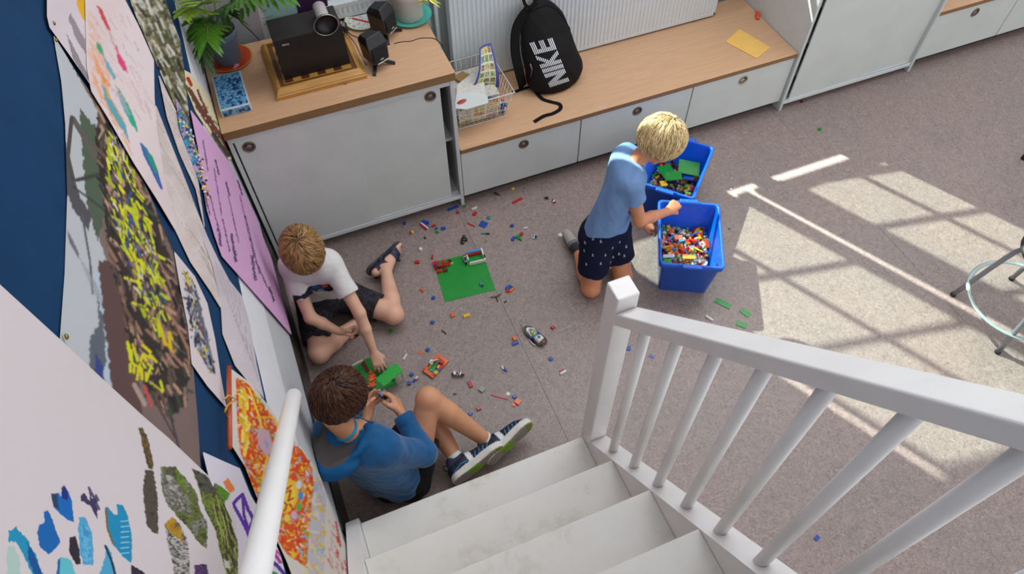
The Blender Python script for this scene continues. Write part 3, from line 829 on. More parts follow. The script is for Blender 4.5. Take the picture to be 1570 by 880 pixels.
for (tx, ty), tz, nl, cshift in fr:
    tip = onz(tx, ty, tz)
    if tip.y > .50: tip = ony(tx, ty, .50)
    if tip.x < WX + 0.04: tip.x = WX + 0.04
    mid = (base + tip) / 2 + Vector((0, 0, 0.10 + 0.3 * max(0, 1.2 - tz)))
    pts = []
    for i in range(13):
        t = i / 12; pts.append(base * (1 - t) ** 2 + mid * 2 * t * (1 - t) + tip * t * t)
    loc = [p - Vector(palm.location) for p in pts]
    s_ = MB().tube(loc, [0.0028 - 0.0018 * i / 12 for i in range(13)], 6).build('frond_stem', mat('palm_stem', '7d8c3a', 0.5), palm)
    for k in range(nl):
        t = 0.42 + 0.58 * k / (nl - 1); i = min(11, int(t * 12)); p = loc[i].lerp(loc[i + 1], t * 12 - i); d = (loc[i + 1] - loc[i]).normalized()
        for sd in (-1, 1):
            side_ = d.cross(Vector((0, 0, 1))).normalized() * sd
            dirv = (d * (0.75 + 0.5 * (k / nl)) + side_ * (1.0 - 0.5 * k / nl) + Vector((0, 0, -0.15 + random.uniform(-.12, .12)))).normalized()
            o = link('leaflet', random.choice(lfm[2 * cshift:2 * cshift + 2]), palm)
            zz = Vector((0, 0, 1)); zz = (zz - dirv * zz.dot(dirv)).normalized(); xx = dirv.cross(zz)
            M = Matrix((xx, dirv, zz)).transposed().to_4x4(); M.translation = p
            wp = M @ Vector((0, 0.1, -0.02)) + Vector(palm.location)
            if wp.x < WX + 0.014:
                M = M @ RZ(0); M.translation = p + Vector((WX + 0.014 - wp.x, 0, 0)) * 0.5
            o.matrix_local = M
for k in range(14):
    a = random.uniform(0, 6.28); r_ = random.uniform(0.0, 0.03); q = random.uniform(-.03, .03)
    MB().tube([(r_ * math.cos(a), r_ * math.sin(a), 0.13), (r_ * math.cos(a) + q, r_ * math.sin(a) + q, 0.24), (r_ * math.cos(a) + 2 * q, r_ * math.sin(a) + q, 0.36)], 0.0016, 5).build('dry_stalk', mat('pale_stalk', 'b9b6a0', 0.7), palm)

# decorated plate behind the loudspeakers
dc = onz(556, 33, ZW)
dp = plate('painted_plate', 'white plate painted with green dots, orange line and red bar', (dc.x, dc.y), 0.083, None, (mat('white_glaze', 'c4c8c4', 0.25, coat=0.4), mat('green_rim_glaze', '3fa04a', 0.3)))
random.seed(9)
GD = mat('green_glaze_dot', '2f8a3a', 0.3); OD = mat('orange_glaze_dot', 'd98a3a', 0.3); RD = mat('red_glaze', 'b8202c', 0.3)
dot = {m.name: MB().lathe([(0.0032, 0), (0.0026, 0.001), (0, 0.0012)], 8, cap=False).mesh('glaze_dot', m) for m in (GD, OD, RD)}
def dz(r): return 0.0036 + max(0, (r - 0.05)) * 0.28
for k in range(46):
    a = random.uniform(0, 6.28); r_ = 0.012 + 0.05 * math.sqrt(random.random())
    put(link('glaze_dot', dot[(GD if k % 5 else RD).name], dp), (r_ * math.cos(a), r_ * math.sin(a), dz(r_)))
for k in range(40):
    a = 2 * PI * k / 40; put(link('glaze_dot', dot[OD.name], dp), (.066 * math.cos(a), .066 * math.sin(a), 0.0080))
MB().rbox((-0.060, -0.006, 0.0032), (0.060, 0.006, 0.0052), 0.001, M=RZ(-.75)).build('red_bar', RD, dp)
MB().rbox((0.03, 0.052, 0.006), (0.055, 0.066, 0.012), 0.002, M=RZ(.2)).build('blue_patch', mat('blue_glaze', '2c66b0', 0.3), dp)
# white pot on a turquoise plate
wc = onz(630, 27, ZW)
plate('saucer', 'turquoise plate under the white pot', (wc.x, wc.y + .012), 0.104, None, (mat('turquoise_glaze', '4fae9f', 0.3, coat=0.4), mat('dark_teal_rim', '3a8f86', 0.3)))
wp_ = pot('potted_succulent', 'white plant pot with yellow green leaves at the top edge', (wc.x - .004, wc.y + .012),
    [(0.0, 0.0), (0.062, 0.0), (0.066, 0.003), (0.073, 0.11), (0.077, 0.113), (0.080, 0.15), (0.077, 0.152), (0.073, 0.148), (0.072, 0.12)], mat('white_pot', 'c6c1bb', 0.5, noise=0.03), PZ)
YG = mat('yellow_green_leaf', 'b3b83e', 0.5, noise=0.15)
sp = MB(); v_, f_ = leaflet(0.06, 0.005); sp.add(v_, f_, 0, True); spm = sp.mesh('spike_leaf', YG)
c0 = onz(657, 0, PZ + .13) - Vector(wp_.location)
for k in range(16):
    a = -2.4 + 0.25 * k; o = link('spike_leaf', spm, wp_); o.matrix_local = T(c0.x, c0.y, c0.z) @ RZ(a) @ RX(random.uniform(-.5, .2))
MB().tube([(.03, 0, .12), (c0.x * .8, c0.y * .8, .16), tuple(c0)], 0.004, 8).build('stem', MATS['palm_stem'], wp_)

# two small black loudspeakers on splayed feet
def small_speaker(label, loc, rz, tilt):
    s = thing('desk_speaker', label, 'loudspeaker', loc, (0, 0, rz), group='desk speakers')
    M = T(0, 0, 0.028) @ RX(tilt)
    w0, h = 0.052, 0.125
    vs = [(-w0*.82, -.045, 0), (w0*.82, -.045, 0), (w0*.6, .05, 0.01), (-w0*.6, .05, 0.01),
          (-w0, -.050, h*.62), (w0, -.050, h*.62), (w0*.65, .045, h*.8), (-w0*.65, .045, h*.8),
          (-w0*.78, -.036, h), (w0*.78, -.036, h), (w0*.5, .03, h*.97), (-w0*.5, .03, h*.97)]
    fs = [(3, 2, 1, 0), (0, 1, 5, 4), (1, 2, 6, 5), (2, 3, 7, 6), (3, 0, 4, 7), (4, 5, 9, 8), (5, 6, 10, 9), (6, 7, 11, 10), (7, 4, 8, 11), (8, 9, 10, 11)]
    bm = bmesh.new(); vv = [bm.verts.new(v) for v in vs]
    for f in fs: bm.faces.new([vv[i] for i in f])
    bmesh.ops.bevel(bm, geom=bm.edges[:], offset=.004, segments=2, affect='EDGES', profile=.5)
    me = bpy.data.meshes.new('enclosure'); bm.to_mesh(me); bm.free(); me.transform(M); me.materials.append(mat('satin_black', '17151a', 0.35, noise=0.1)); link('enclosure', me, s)
    MB().rbox((-w0 * .74, -.0535, .012), (w0 * .74, -.047, h * .60), .002, M=M).build('cloth_grille', mat('grille_cloth', '0c0a0b', 0.9, noise=0.3, nscale=200), s)
    MB().rbox((-w0 * .55, -.056, .002), (w0 * .55, -.051, .0055), .001, M=M).build('silver_strip', mat('silver_strip', 'a9a6a4', 0.3, metal=.6), s)
    MB().rbox((-.009, -.0548, .016), (.009, -.0535, .019), .0003, M=M).build('badge', tm_, s)
    for a in (-2.4, -0.75, 1.4):
        d = Vector((math.cos(a), math.sin(a), 0)); n = Vector((-d.y, d.x, 0))
        b = MB(); vs = []
        for t, zz, ww in ((0.0, 0.034, .011), (0.045, 0.018, .009), (0.082, 0.006, .0075)):
            c_ = d * t
            for a_, b_ in ((-1, 0), (1, 0), (1, 1), (-1, 1)): vs.append(tuple(c_ + n * ww * a_ + Vector((0, 0, zz - .006 + .006 * b_))))
        fs = [(0, 1, 2, 3), (11, 10, 9, 8)] + [(4*i+j, 4*i+4+j, 4*i+4+(j+1) % 4, 4*i+(j+1) % 4) for i in range(2) for j in range(4)]
        b.add(vs, fs).build('foot', BLACKP, s)
    return s
p1 = onz(577, 92, ZW + .03); p2 = onz(592, 48, ZW + .03)
small_speaker('small black loudspeaker nearer the front edge of the cabinet', (p1.x, p1.y + .01, ZW), .42, -.18)
small_speaker('small black loudspeaker between painted plate and white pot', (p2.x - .005, p2.y + .02, ZW), .75, -.12)
CAB = mat('black_cable', '1a1512', 0.5)
def cable(label, pts, r=.0018, cat='cable'):
    P = [Vector(p) for p in pts]; out = []
    for i in range(len(P) - 1):
        a = P[max(i-1, 0)]; b = P[i]; c = P[i+1]; d = P[min(i+2, len(P)-1)]
        for k in range(6):
            t = k / 6; out.append(0.5 * ((2*b) + (c-a)*t + (2*a-5*b+4*c-d)*t*t + (-a+3*b-3*c+d)*t**3))
    out.append(P[-1]); return tag(MB().tube(out, r, 6).build('cable', CAB), label, cat)
zc = ZW + .002
cable('thin black cable running from the front loudspeaker over the worktop edge', [onz(604, 67, zc), onz(616, 64, zc), onz(630, 63, zc), onz(642, 59, zc), onz(655, 58, zc), onz(668, 60, zc), onz(680, 72, zc)])
cable('thin black cable curling in front of the painted plate', [onz(534, 50, zc), onz(542, 55, zc), onz(551, 58, zc), onz(560, 60, zc), onz(568, 62, zc)])
cable('thin black cable running from the black box to the front loudspeaker', [onz(533, 52, ZW + .05), onz(545, 68, ZW + .046), onz(553, 84, zc), onz(562, 100, zc)])
cable('thick black cable between palm pot and chess board', [ony(350, -25, .50), ony(357, 10, .50), ony(368, 32, .48), ony(385, 48, .46), onz(398, 62, ZW + .003)], .0026)
tag(MB().tube([onz(529, 128, zc) + Vector((.007 * math.cos(a), .004 * math.sin(a), .002 * math.sin(2 * a))) for a in [2 * PI * k / 16 for k in range(17)]], .0014, 6, cap=False).build('rubber_band', CAB), 'tiny black loop in front of the chess board', 'rubber band')
jb = thing('cable_tangle', 'tangle of plugs beside the pale cylinder', 'cables', tuple(onz(528, 50, ZW + .05)))
random.seed(4)
for k in range(7):
    pts = [(random.uniform(-.022, .022), random.uniform(-.03, .03), random.uniform(0, .045)) for _ in range(6)]
    MB().tube(pts, .0022, 6).build('loop', CAB, jb)
MB().rbox((-.008, -.01, .03), (.008, .012, .044), .002).build('plug', mat('silver_plug', 'aaa6a8', .3, metal=.5), jb)
MB().rbox((-.004, -.006, .044), (.004, .002, .048), .001).build('red_button', mat('red_button', 'b0202a', .4), jb)

# ================================================================ THINGS ON THE BENCH
bz = HBT
# envelope
P = [onz(x, y, bz + .001) for x, y in ((1112, 64), (1134, 45), (1181, 73), (1160, 90))]
vs = [tuple(p) for p in P] + [(p.x, p.y, p.z + .0022) for p in P]
tag(MB().add(vs, [(3, 2, 1, 0), (4, 5, 6, 7)] + [(i, (i+1) % 4, 4+(i+1) % 4, 4+i) for i in range(4)]).build('paper_sheet', mat('yellow_paper', 'e3b35c', .7, noise=.03)), 'yellow sheet of paper lying at the right end of the bench', 'paper')
oc = onz(1162, 23, bz + .012)
ot = thing('toy_piece', 'orange plastic piece against the tall cabinet on the bench', 'toy', (min(oc.x, 1.955), oc.y, bz), (0, 0, 1.0))
MB().rbox((-.032, -.012, 0), (.03, .012, .020), .007, 3, smooth=True).build('moulded_body', mat('orange_plastic', 'd9501a', .35, noise=.05), ot)
MB().rbox((-.02, -.006, .018), (.012, .006, .025), .003, 2).build('ridge', MATS['orange_plastic'], ot)

# backpack
yb_b, yt_b = 0.255, 0.375
B0 = onz(856, 128, bz + 0.02); Tp = ony(835, 14, yt_b)
up = np.array(Tp - B0); Lb = np.linalg.norm(up); up /= Lb
rt = np.array([1, .12, 0.0]); rt -= up * (rt @ up); rt /= np.linalg.norm(rt); fw = np.cross(rt, up); fw = fw if fw[1] < 0 else -fw
Rb = np.stack([rt, fw, up], 1)
B0 = np.array(B0)
bk_ = thing('backpack', 'black backpack with white striped lettering leaning on the radiator', 'backpack', (0, 0, 0))
F = Field((.36, .10, .39), (.93, .56, .95), .005)
Pb = lambda r, f, u: B0 + rt * r + fw * f + up * u
F.ell(Pb(.0, -.035, Lb * .30), (.150, .080, .19), Rb, .05)
F.ell(Pb(-.005, -.045, Lb * .62), (.135, .065, .19), Rb, .05)
F.ell(Pb(.005, .0, Lb * .22), (.130, .070, .135), Rb, .04)
F.cone(Pb(-.085, -.02, .05), Pb(.09, -.02, .05), .062, .062, .05)
F.add(lambda P: wob((P - B0) @ Rb * [1, 1, .8], 38, 41) * .006 * np.clip(((P - B0) @ up - .12) * 8, .25, 1) + wob(P, 95, 42) * .002)
F.cut((0, 0, bz + .002), (0, 0, -1)); F.cut((0, .456, 0), (0, 1, 0))
bag = F.build('bag_body', mat('black_nylon', '0d090a', .75, spec=.25, noise=.2, nscale=14, bump=.25, bscale=200), bk_)
bpy.context.view_layer.update()
def onto(o, px, py, off=.0012):
    r_ = Vector(ray(px, py)).normalized(); hit, loc, nrm, idx = o.ray_cast(Vector(CAM), r_)
    return (loc + nrm * off, nrm) if hit else (None, None)
WS = mat('white_print_strip', 'cfcfd2', .6)
def rows(letter, v):
    if letter == 'N': c_ = .14 + (1 - v) * .72; return [(0, .28), (max(0, c_ - .17), min(1, c_ + .17)), (.72, 1.0)]
    if letter == 'I': return [(0, .30)]
    if letter == 'K':
        a = .30 + abs(v - .5) * 1.15; return [(0, .28), (max(.22, a - .2), min(1.0, a + .12))]
    return [(0, .9)] if (v < .24 or .38 < v < .62 or v > .76) else [(0, .30)]
A00, A01, A10, A11_ = np.array([873., 124]), np.array([847., 58]), np.array([843., 134]), np.array([811., 66])
vs = []; fs = []
NR = 13
for letter, off in (('N', 0.0), ('I', 1.08), ('K', 1.46), ('E', 2.52)):
    for i in range(NR):
        v = (i + .5) / NR; iv = sorted(rows(letter, v)); mg = []
        for a, b_ in iv:
            if mg and a <= mg[-1][1] + .01: mg[-1][1] = max(mg[-1][1], b_)
            else: mg.append([a, b_])
        for a, b_ in mg:
            n = max(1, int((b_ - a) / .12)); prev = None
            for k in range(n + 1):
                u = (off + a + (b_ - a) * k / n) / 3.42; pr = []
                for dv_ in (-.30, .30):
                    vv = v + dv_ / NR
                    p = (A00 * (1-u) + A01 * u) * (1-vv) + (A10 * (1-u) + A11_ * u) * vv
                    h, nn = onto(bag, p[0], p[1]); pr.append(h)
                if prev and all(x is not None for x in pr + prev):
                    o_ = len(vs); vs += [tuple(x) for x in (prev[0], pr[0], pr[1], prev[1])]; fs.append((o_, o_+1, o_+2, o_+3))
                prev = pr
MB().add(vs, fs).build('striped_lettering', WS, bk_, 'white striped NIKE lettering')
sw = [(889.5, 101.5), (888.8, 99.6), (890.2, 99.8), (892, 98.6), (895.2, 95.6), (893.2, 99.0), (891.2, 101.4)]
h = [onto(bag, x, y)[0] for x, y in sw]
if all(x is not None for x in h): MB().add([tuple(x) for x in h], [tuple(range(len(h)))]).build('swoosh_mark', WS, bk_)
WEB = mat('black_webbing', '0b0909', .9, spec=.2, noise=.2, nscale=60, bump=.3, bscale=400)
def ribbon(pts, w, th, name, parent, m, up_=(0, 0, 1)):
    P = [Vector(p) for p in pts]; out = []
    for i in range(len(P) - 1):
        a = P[max(i-1, 0)]; b = P[i]; c = P[i+1]; d = P[min(i+2, len(P)-1)]
        for k in range(5):
            t = k / 5; out.append(0.5 * ((2*b) + (c-a)*t + (2*a-5*b+4*c-d)*t*t + (-a+3*b-3*c+d)*t**3))
    out.append(P[-1]); vs = []; n = len(out)
    for i, p in enumerate(out):
        tg = (out[min(i+1, n-1)] - out[max(i-1, 0)]).normalized(); sd = tg.cross(Vector(up_)).normalized(); nn = sd.cross(tg)
        for a, b in ((-1, 0), (1, 0), (1, 1), (-1, 1)): vs.append(tuple(p + sd * w * a + nn * th * b))
    fs = [(3, 2, 1, 0), (4*n-4, 4*n-3, 4*n-2, 4*n-1)] + [(4*i+j, 4*i+(j+1) % 4, 4*i+4+(j+1) % 4, 4*i+4+j) for i in range(n-1) for j in range(4)]
    return MB().add(vs, fs).build(name, m, parent)
ribbon([onz(822, 141, bz + .006), onz(832, 152, bz + .003), onz(848, 157, bz + .003), onz(858, 160, bz + .003), onz(859, 167, bz + .003), onz(848, 174, bz + .003), onz(834, 178, bz + .003), onz(819, 187, bz + .003)], .010, .002, 'strap_tail', bk_, WEB)
ribbon([onz(815, 133, bz + .02), onz(803, 136, bz + .006), onz(786, 142, bz + .003)], .009, .002, 'strap_tail', bk_, WEB)
ribbon([ony(808, 16, .40), ony(792, 40, .36), ony(789, 75, .31), ony(795, 108, .27), onz(801, 132, bz + .012)], .026, .008, 'shoulder_strap', bk_, WEB, (.3, -1, .3))
ribbon([ony(816, 14, .385), ony(806, 8, .40), ony(802, -4, .41), ony(808, -10, .41), ony(817, -4, .40), ony(822, 8, .385)], .008, .003, 'carry_loop', bk_, WEB, (.2, -1, .2))
MB().tube([ony(813, 98, .27), ony(816, 108, .262), ony(814, 118, .258)], .004, 6).build('zip_pull', mat('speckled_cord', '6b5d60', .7, noise=.5, nscale=300), bk_)
MB().rbox(tuple(onz(814, 127, bz + .03) - Vector((.005, .004, .003))), tuple(onz(814, 127, bz + .03) + Vector((.005, .004, .006))), .001).build('buckle', mat('red_buckle', 'c0344a', .5), bk_)
# side seam piping
seam = []
for (x, y) in ((822, 14), (838, 8), (852, 14), (864, 28), (874, 46), (882, 66), (890, 84), (894, 98)):
    p, nn = onto(bag, x, y, .002)
    if p is not None: seam.append(p)
if len(seam) > 3: MB().tube(seam, .0025, 6).build('seam_piping', WEB, bk_)

# wire basket with papers
BX0, BX1, BY0, BY1 = .045, .300, .135, .42
TX0, TX1, TY0, TY1 = .022, .338, .105, .452
ZT = bz + .165
wb = thing('wire_basket', 'white wire basket full of papers beside the cabinet', 'basket', (0, 0, 0))
WW = mat('white_coated_wire', 'c9c6bd', .35, noise=.03)
def rect(x0, x1, y0, y1, z): return [(x0, y0, z), (x1, y0, z), (x1, y1, z), (x0, y1, z), (x0, y0, z)]
MB().tube(rect(TX0, TX1, TY0, TY1, ZT), .0032, 8, cap=False).build('rim', WW, wb)
MB().tube(rect(BX0, BX1, BY0, BY1, bz + .004), .0025, 8, cap=False).build('base_wire', WW, wb)
for f in (.35, .7):
    L_ = lambda a, b: a + (b - a) * f
    MB().tube(rect(L_(BX0, TX0), L_(BX1, TX1), L_(BY0, TY0), L_(BY1, TY1), bz + .165 * f), .0013, 6, cap=False).build('wire', WW, wb)
for k in range(11):
    t = (k + .5) / 11
    xb, xt = BX0 + (BX1 - BX0) * t, TX0 + (TX1 - TX0) * t
    MB().tube([(xt, TY0, ZT), (xb, BY0, bz + .006), (xb, BY1, bz + .006), (xt, TY1, ZT)], .0013, 5).build('wire', WW, wb)
for k in range(12):
    t = (k + .5) / 12
    yb_, yt_ = BY0 + (BY1 - BY0) * t, TY0 + (TY1 - TY0) * t
    MB().tube([(TX0, yt_, ZT), (BX0, yb_, bz + .004), (BX1, yb_, bz + .004), (TX1, yt_, ZT)], .0013, 5).build('wire', WW, wb)
# printed papers: patch of colour cells per page
def page(name, label, cat, fn, nu, nv, colf, m=None, group=None):
    us = np.linspace(0, 1, nu); vs_ = np.linspace(0, 1, nv)
    V = np.array([fn(u, v) for u in us for v in vs_]); C = np.array([lin(colf(u, v)) for u in us for v in vs_])
    F_ = np.array([(i*nv+j, (i+1)*nv+j, (i+1)*nv+j+1, i*nv+j+1) for i in range(nu-1) for j in range(nv-1)])
    o = link(name, arr_mesh(name, V, F_, m or mat('printed_page', 'ffffff', .6, attr='paint'), True, C)); return tag(o, label, cat, group)
def comic(seed, rws, cls, pal, bg='d8d8cf', gap=.12):
    rg = np.random.RandomState(seed); tab = rg.randint(0, len(pal), (rws * 6 + 7, cls * 6 + 7)); cell = rg.randint(0, len(pal), (rws + 1, cls + 1))
    def f(u, v):
        a, b = v * rws, u * cls; fa, fb = a % 1, b % 1
        if min(fa, 1 - fa) < gap or min(fb, 1 - fb) < gap * .6: return bg
        if rg.rand() < .05: return '2a2a2a'
        return pal[tab[int(a * 5), int(b * 5)]] if (int(a * 6) + int(b * 6)) % 2 else pal[cell[int(a), int(b)]]
    return f
pal1 = ('5f8f3e', '8fae5a', 'c9a24f', '8a3d34', '3f6f86', '2f3a2c', 'b7b48a', 'd3c36a')
pal2 = ('c7c23e', 'd8d26a', 'a07a9a', 'd88a2f', 'e0d7c0', '6d8f4a', 'c26b8a', '2c2c2c', 'd5d0c8')
tl, tr_, br_, bl = ony(735, 74, .33), ony(753, 66, .36), ony(765, 134, .22), ony(722, 137, .24)
def cfn(u, v):
    a = tl.lerp(tr_, u); b = bl.lerp(br_, u); p = a.lerp(b, v) + Vector((0, -.04 * math.sin(PI * v) + 0.01 * math.sin(PI * u), .0)); return tuple(p)
inner = comic(2, 6, 3, pal1, 'c8c4a8')
page('comic_magazine', 'comic page with a blue border standing up in the wire basket', 'magazine', cfn, 46, 90, lambda u, v: '3c3f8c' if (u < .12 or u > .88 or v < .04) else inner((u - .12) / .76, v))
a0, a1, a2, a3 = [Vector(q) for q in ((.05, .128, bz + .15), (.262, .128, bz + .148), (.262, .150, bz + .012), (.056, .152, bz + .012))]
cm2 = comic(5, 4, 3, pal2, 'd6d4cc', .1)
page('comic_strip', 'yellow comic strip paper curled against the front wires of the basket', 'magazine', lambda u, v: tuple(a0.lerp(a1, u).lerp(a3.lerp(a2, u), v) + Vector((0, -.004 * math.sin(PI * v), 0))), 70, 60, cm2)
def flyer(name, label, pxs, z, m, zz=.0):
    P = [onz(x, y, z + zz * i) for i, (x, y) in enumerate(pxs)]; n = len(P)
    vs = [tuple(p) for p in P] + [(p.x, p.y, p.z + .0012) for p in P]
    return tag(MB().add(vs, [tuple(range(n)), tuple(range(n, 2*n))[::-1]] + [(i, (i+1) % n, n+(i+1) % n, n+i) for i in range(n)]).build(name, m), label, 'paper')
NEWS = mat('newsprint', 'c5c1b8', .8, noise=.12, nscale=90)
flyer('newspaper', 'white flyer on top of the papers in the basket', [(699, 160), (701, 130), (724, 112), (742, 122), (745, 148)], bz + .162, NEWS)
fl2 = flyer('leaflet', 'printed leaflet with a red oval under the comic page', [(697, 166), (700, 145), (722, 140), (747, 146), (749, 158), (715, 168)], bz + .168, PAPW)
c1 = onz(708, 156, bz + .1705)
MB().lathe([(0.0, 0.0), (0.026, 0.0), (0.026, 0.001), (0, 0.001)], 24, 0, T(c1.x, c1.y, c1.z) @ RZ(.25) @ Matrix.Diagonal((1, .5, 1, 1)), cap=False).build('red_oval', mat('red_print', 'b23a34', .6), fl2)
c1 = onz(708, 120, bz + .15)
ct = thing('cardboard_box', 'small brown cardboard piece at the back of the basket', 'cardboard', (c1.x, c1.y, bz + .10), (0, 0, .4))
MB().rbox((-.03, -.025, 0), (.035, .03, .062), .002).build('flap', mat('brown_card', '8f6f45', .8, noise=.1), ct)
MB().rbox((-.02, -.03, .02), (.045, .02, .05), .002, M=RZ(.5)).build('flap', MATS['brown_card'], ct)
c1 = onz(740, 130, bz + .10)
st_ = MB(); st_.rbox((.06, .16, bz + .02), (.28, .40, bz + .140), .004); tag(st_.build('paper_stack', mat('paper_stack_edges', 'b9b5ab', .8, noise=.2, nscale=90, stretch=(1, 1, 8))), 'thick stack of old papers filling the wire basket', 'papers')

random.seed(31)
for k, (x, y, c_) in enumerate(((752, 152, 'blue'), (762, 150, 'yellow'), (770, 150, 'red'), (757, 158, 'yellow'), (766, 158, 'white'), (773, 161, 'blue'), (752, 165, 'orange'), (762, 166, 'red'), (770, 168, 'blue'), (757, 172, 'grey'))):
    BASK = (x, y, c_)
    BASKETS = globals().setdefault('BASKETS', []); BASKETS.append(BASK)

# ================================================================ DRAWINGS ON THE NOTICE BOARD
def inside(X, Y, poly):
    r = np.zeros(X.shape, bool); n = len(poly)
    for i in range(n):
        x0, y0 = poly[i]; x1, y1 = poly[(i + 1) % n]
        if y0 == y1: continue
        c = ((Y >= min(y0, y1)) & (Y < max(y0, y1)) & (X < (x1 - x0) * (Y - y0) / (y1 - y0) + x0)); r ^= c
    return r
class Art:
    """the picture printed or painted on one sheet; positions are read off the photograph and fixed to the sheet"""
    def __init__(s, X, Y, base): s.X = X; s.Y = Y; s.C = np.tile(np.array(lin(base)), X.shape + (1,))
    def poly(s, pts, c, rough=0.0, seed=0):
        X, Y = s.X, s.Y
        if rough:
            P = np.stack([X, Y, X * 0], -1)
            X = X + rough * wob(P, .55, seed); Y = Y + rough * wob(P, .6, seed + 1)
        s.C[inside(X, Y, pts)] = lin(c); return s
    def line(s, pts, w, c, rough=0.0, seed=0):
        m = np.zeros(s.X.shape, bool)
        for (x0, y0), (x1, y1) in zip(pts[:-1], pts[1:]):
            dx, dy = x1 - x0, y1 - y0; L2 = dx*dx + dy*dy + 1e-9
            t = np.clip(((s.X - x0) * dx + (s.Y - y0) * dy) / L2, 0, 1)
            d = np.hypot(s.X - x0 - t * dx, s.Y - y0 - t * dy)
            ww = w + (rough * wob(np.stack([s.X, s.Y, s.X * 0], -1), .8, seed) if rough else 0)
            m |= d < ww
        s.C[m] = lin(c); return s
    def dabs(s, reg, n, cols, lw, ll, ang, seed, jit=.5):
        rg = np.random.RandomState(seed); xs = [p[0] for p in reg]; ys = [p[1] for p in reg]; k = 0; tries = 0
        while k < n and tries < n * 20:
            tries += 1
            x, y = rg.uniform(min(xs), max(xs)), rg.uniform(min(ys), max(ys))
            if not inside(np.array([x]), np.array([y]), reg)[0]: continue
            k += 1; a = ang + rg.normal() * jit; l = rg.uniform(ll * .5, ll * 1.3); w_ = rg.uniform(lw * .5, lw * 1.3)
            dx, dy = math.cos(a) * l, math.sin(a) * l
            m0 = (np.abs(s.X - x) < l + w_ + 2) & (np.abs(s.Y - y) < l + w_ + 2)
            if not m0.any(): continue
            X, Y = s.X[m0], s.Y[m0]; t = np.clip(((X - x) * dx + (Y - y) * dy) / (l*l), -.5, .5)
            d = np.hypot(X - x - t * dx, Y - y - t * dy); idx = np.argwhere(m0)[d < w_ * (1 - 1.2 * np.abs(t[d * 0 == 0]))[...] if False else d < w_]
            s.C[tuple(idx.T)] = lin(cols[rg.randint(len(cols))])
        return s
    def mottle(s, mask, cols, sc, seed):
        P = np.stack([s.X, s.Y, s.X * 0], -1)[mask]; v = (wob(P, sc, seed) + wob(P, sc * 2.7, seed + 3) * .6 + np.random.RandomState(seed).normal(size=len(P)) * .12)
        q = np.clip(((v + 1) / 2 * len(cols)).astype(int), 0, len(cols) - 1); s.C[mask] = np.array([lin(c) for c in cols])[q]; return s
PAPER = mat('drawing_paper', 'ffffff', .75, attr='paint', spec=.2)
def pline(pts, n):
    P = np.array(pts, float); d = np.r_[0, np.cumsum(np.hypot(*np.diff(P, axis=0).T))]; t = np.linspace(0, d[-1], n)
    return np.stack([np.interp(t, d, P[:, 0]), np.interp(t, d, P[:, 1])], -1)
def sheet(name, label, cat, A, B, off, base, art, step=1.7, lift=0.0, blur=0, group=None):
    """sheet pinned to the board between two measured edges A and B; lift = how far its lower end curls away"""
    nA = int(max(np.hypot(*np.diff(np.array(A, float), axis=0).T).sum(), np.hypot(*np.diff(np.array(B, float), axis=0).T).sum()) / step) + 2
    a = pline(A, nA); b = pline(B, nA); nB = int(np.hypot(*(a - b).T).max() / step) + 2
    t = np.linspace(0, 1, nB)
    G = a[:, None, :] * (1 - t)[None, :, None] + b[:, None, :] * t[None, :, None]
    X, Y = G[..., 0], G[..., 1]
    ar = Art(X, Y, base); art(ar)
    for _ in range(blur):
        C = np.pad(ar.C, ((1, 1), (1, 1), (0, 0)), 'edge'); ar.C = (C[1:-1, 1:-1] * 2 + C[:-2, 1:-1] + C[2:, 1:-1] + C[1:-1, :-2] + C[1:-1, 2:]) / 6
    rx = np.stack([(X - 785) / FPX, -(Y - 440) / FPX, -np.ones_like(X)], -1) @ RC.T
    s = np.linspace(0, 1, nA)[:, None]
    xo = WX + .003 + off + lift * s ** 2 * (0.5 - 0.5 * np.cos(2 * PI * t))[None, :] * 1.0 + .0008 * np.sin(s * 9 + 3 * t[None, :])
    V = CAM + rx * ((xo - CAM[0]) / rx[..., 0])[..., None]
    V = V.reshape(-1, 3)
    i, j = np.meshgrid(np.arange(nA - 1), np.arange(nB - 1), indexing='ij')
    F_ = np.stack([i*nB+j, i*nB+j+1, (i+1)*nB+j+1, (i+1)*nB+j], -1).reshape(-1, 4)
    nrm = np.cross(V[F_[len(F_)//2, 1]] - V[F_[len(F_)//2, 0]], V[F_[len(F_)//2, 3]] - V[F_[len(F_)//2, 0]])
    if nrm[0] < 0: F_ = F_[:, ::-1]
    o = link(name, arr_mesh(name, V, F_, PAPER, True, ar.C.reshape(-1, 3)))
    return tag(o, label, cat, group)
def pin(parent, px, py, col='8a7430'):
    p = onx(px, py, WX + .006)
    MB().lathe([(0, 0), (.003, .001), (.0034, .002), (.002, .0035), (0, .004)], 12, 0, T(p.x, p.y, p.z) @ RY(PI / 2), cap=False).build('pin', mat('brass_pin', col, .3, metal=.8), parent)

# bark texture print at the top
def art_bark(a):
    a.mottle(np.ones(a.X.shape, bool), ('c2b9a8', 'b3a890', '8d8364', '6a6a42', '3a3a2c', 'a89f8c', 'c9c2b4', '9aa09a'), .10, 61)
    a.dabs([(190, -20), (300, -20), (300, 230), (190, 230)], 260, ('2c2c22', '55563a', 'c9c4b4', '8d8a6a', 'd0c9bb', '3f4230', '7c6c4c'), 1.6, 26, 1.13, 62, .10)
bark = sheet('print', 'print of greenish bark texture hanging at the top beside the palm', 'print', [(193, -16), (207, 22), (237, 90), (262, 150), (288, 205)], [(247, -22), (262, 25), (276, 62), (284, 118), (292, 200)], .0020, 'b3a890', art_bark, blur=1)
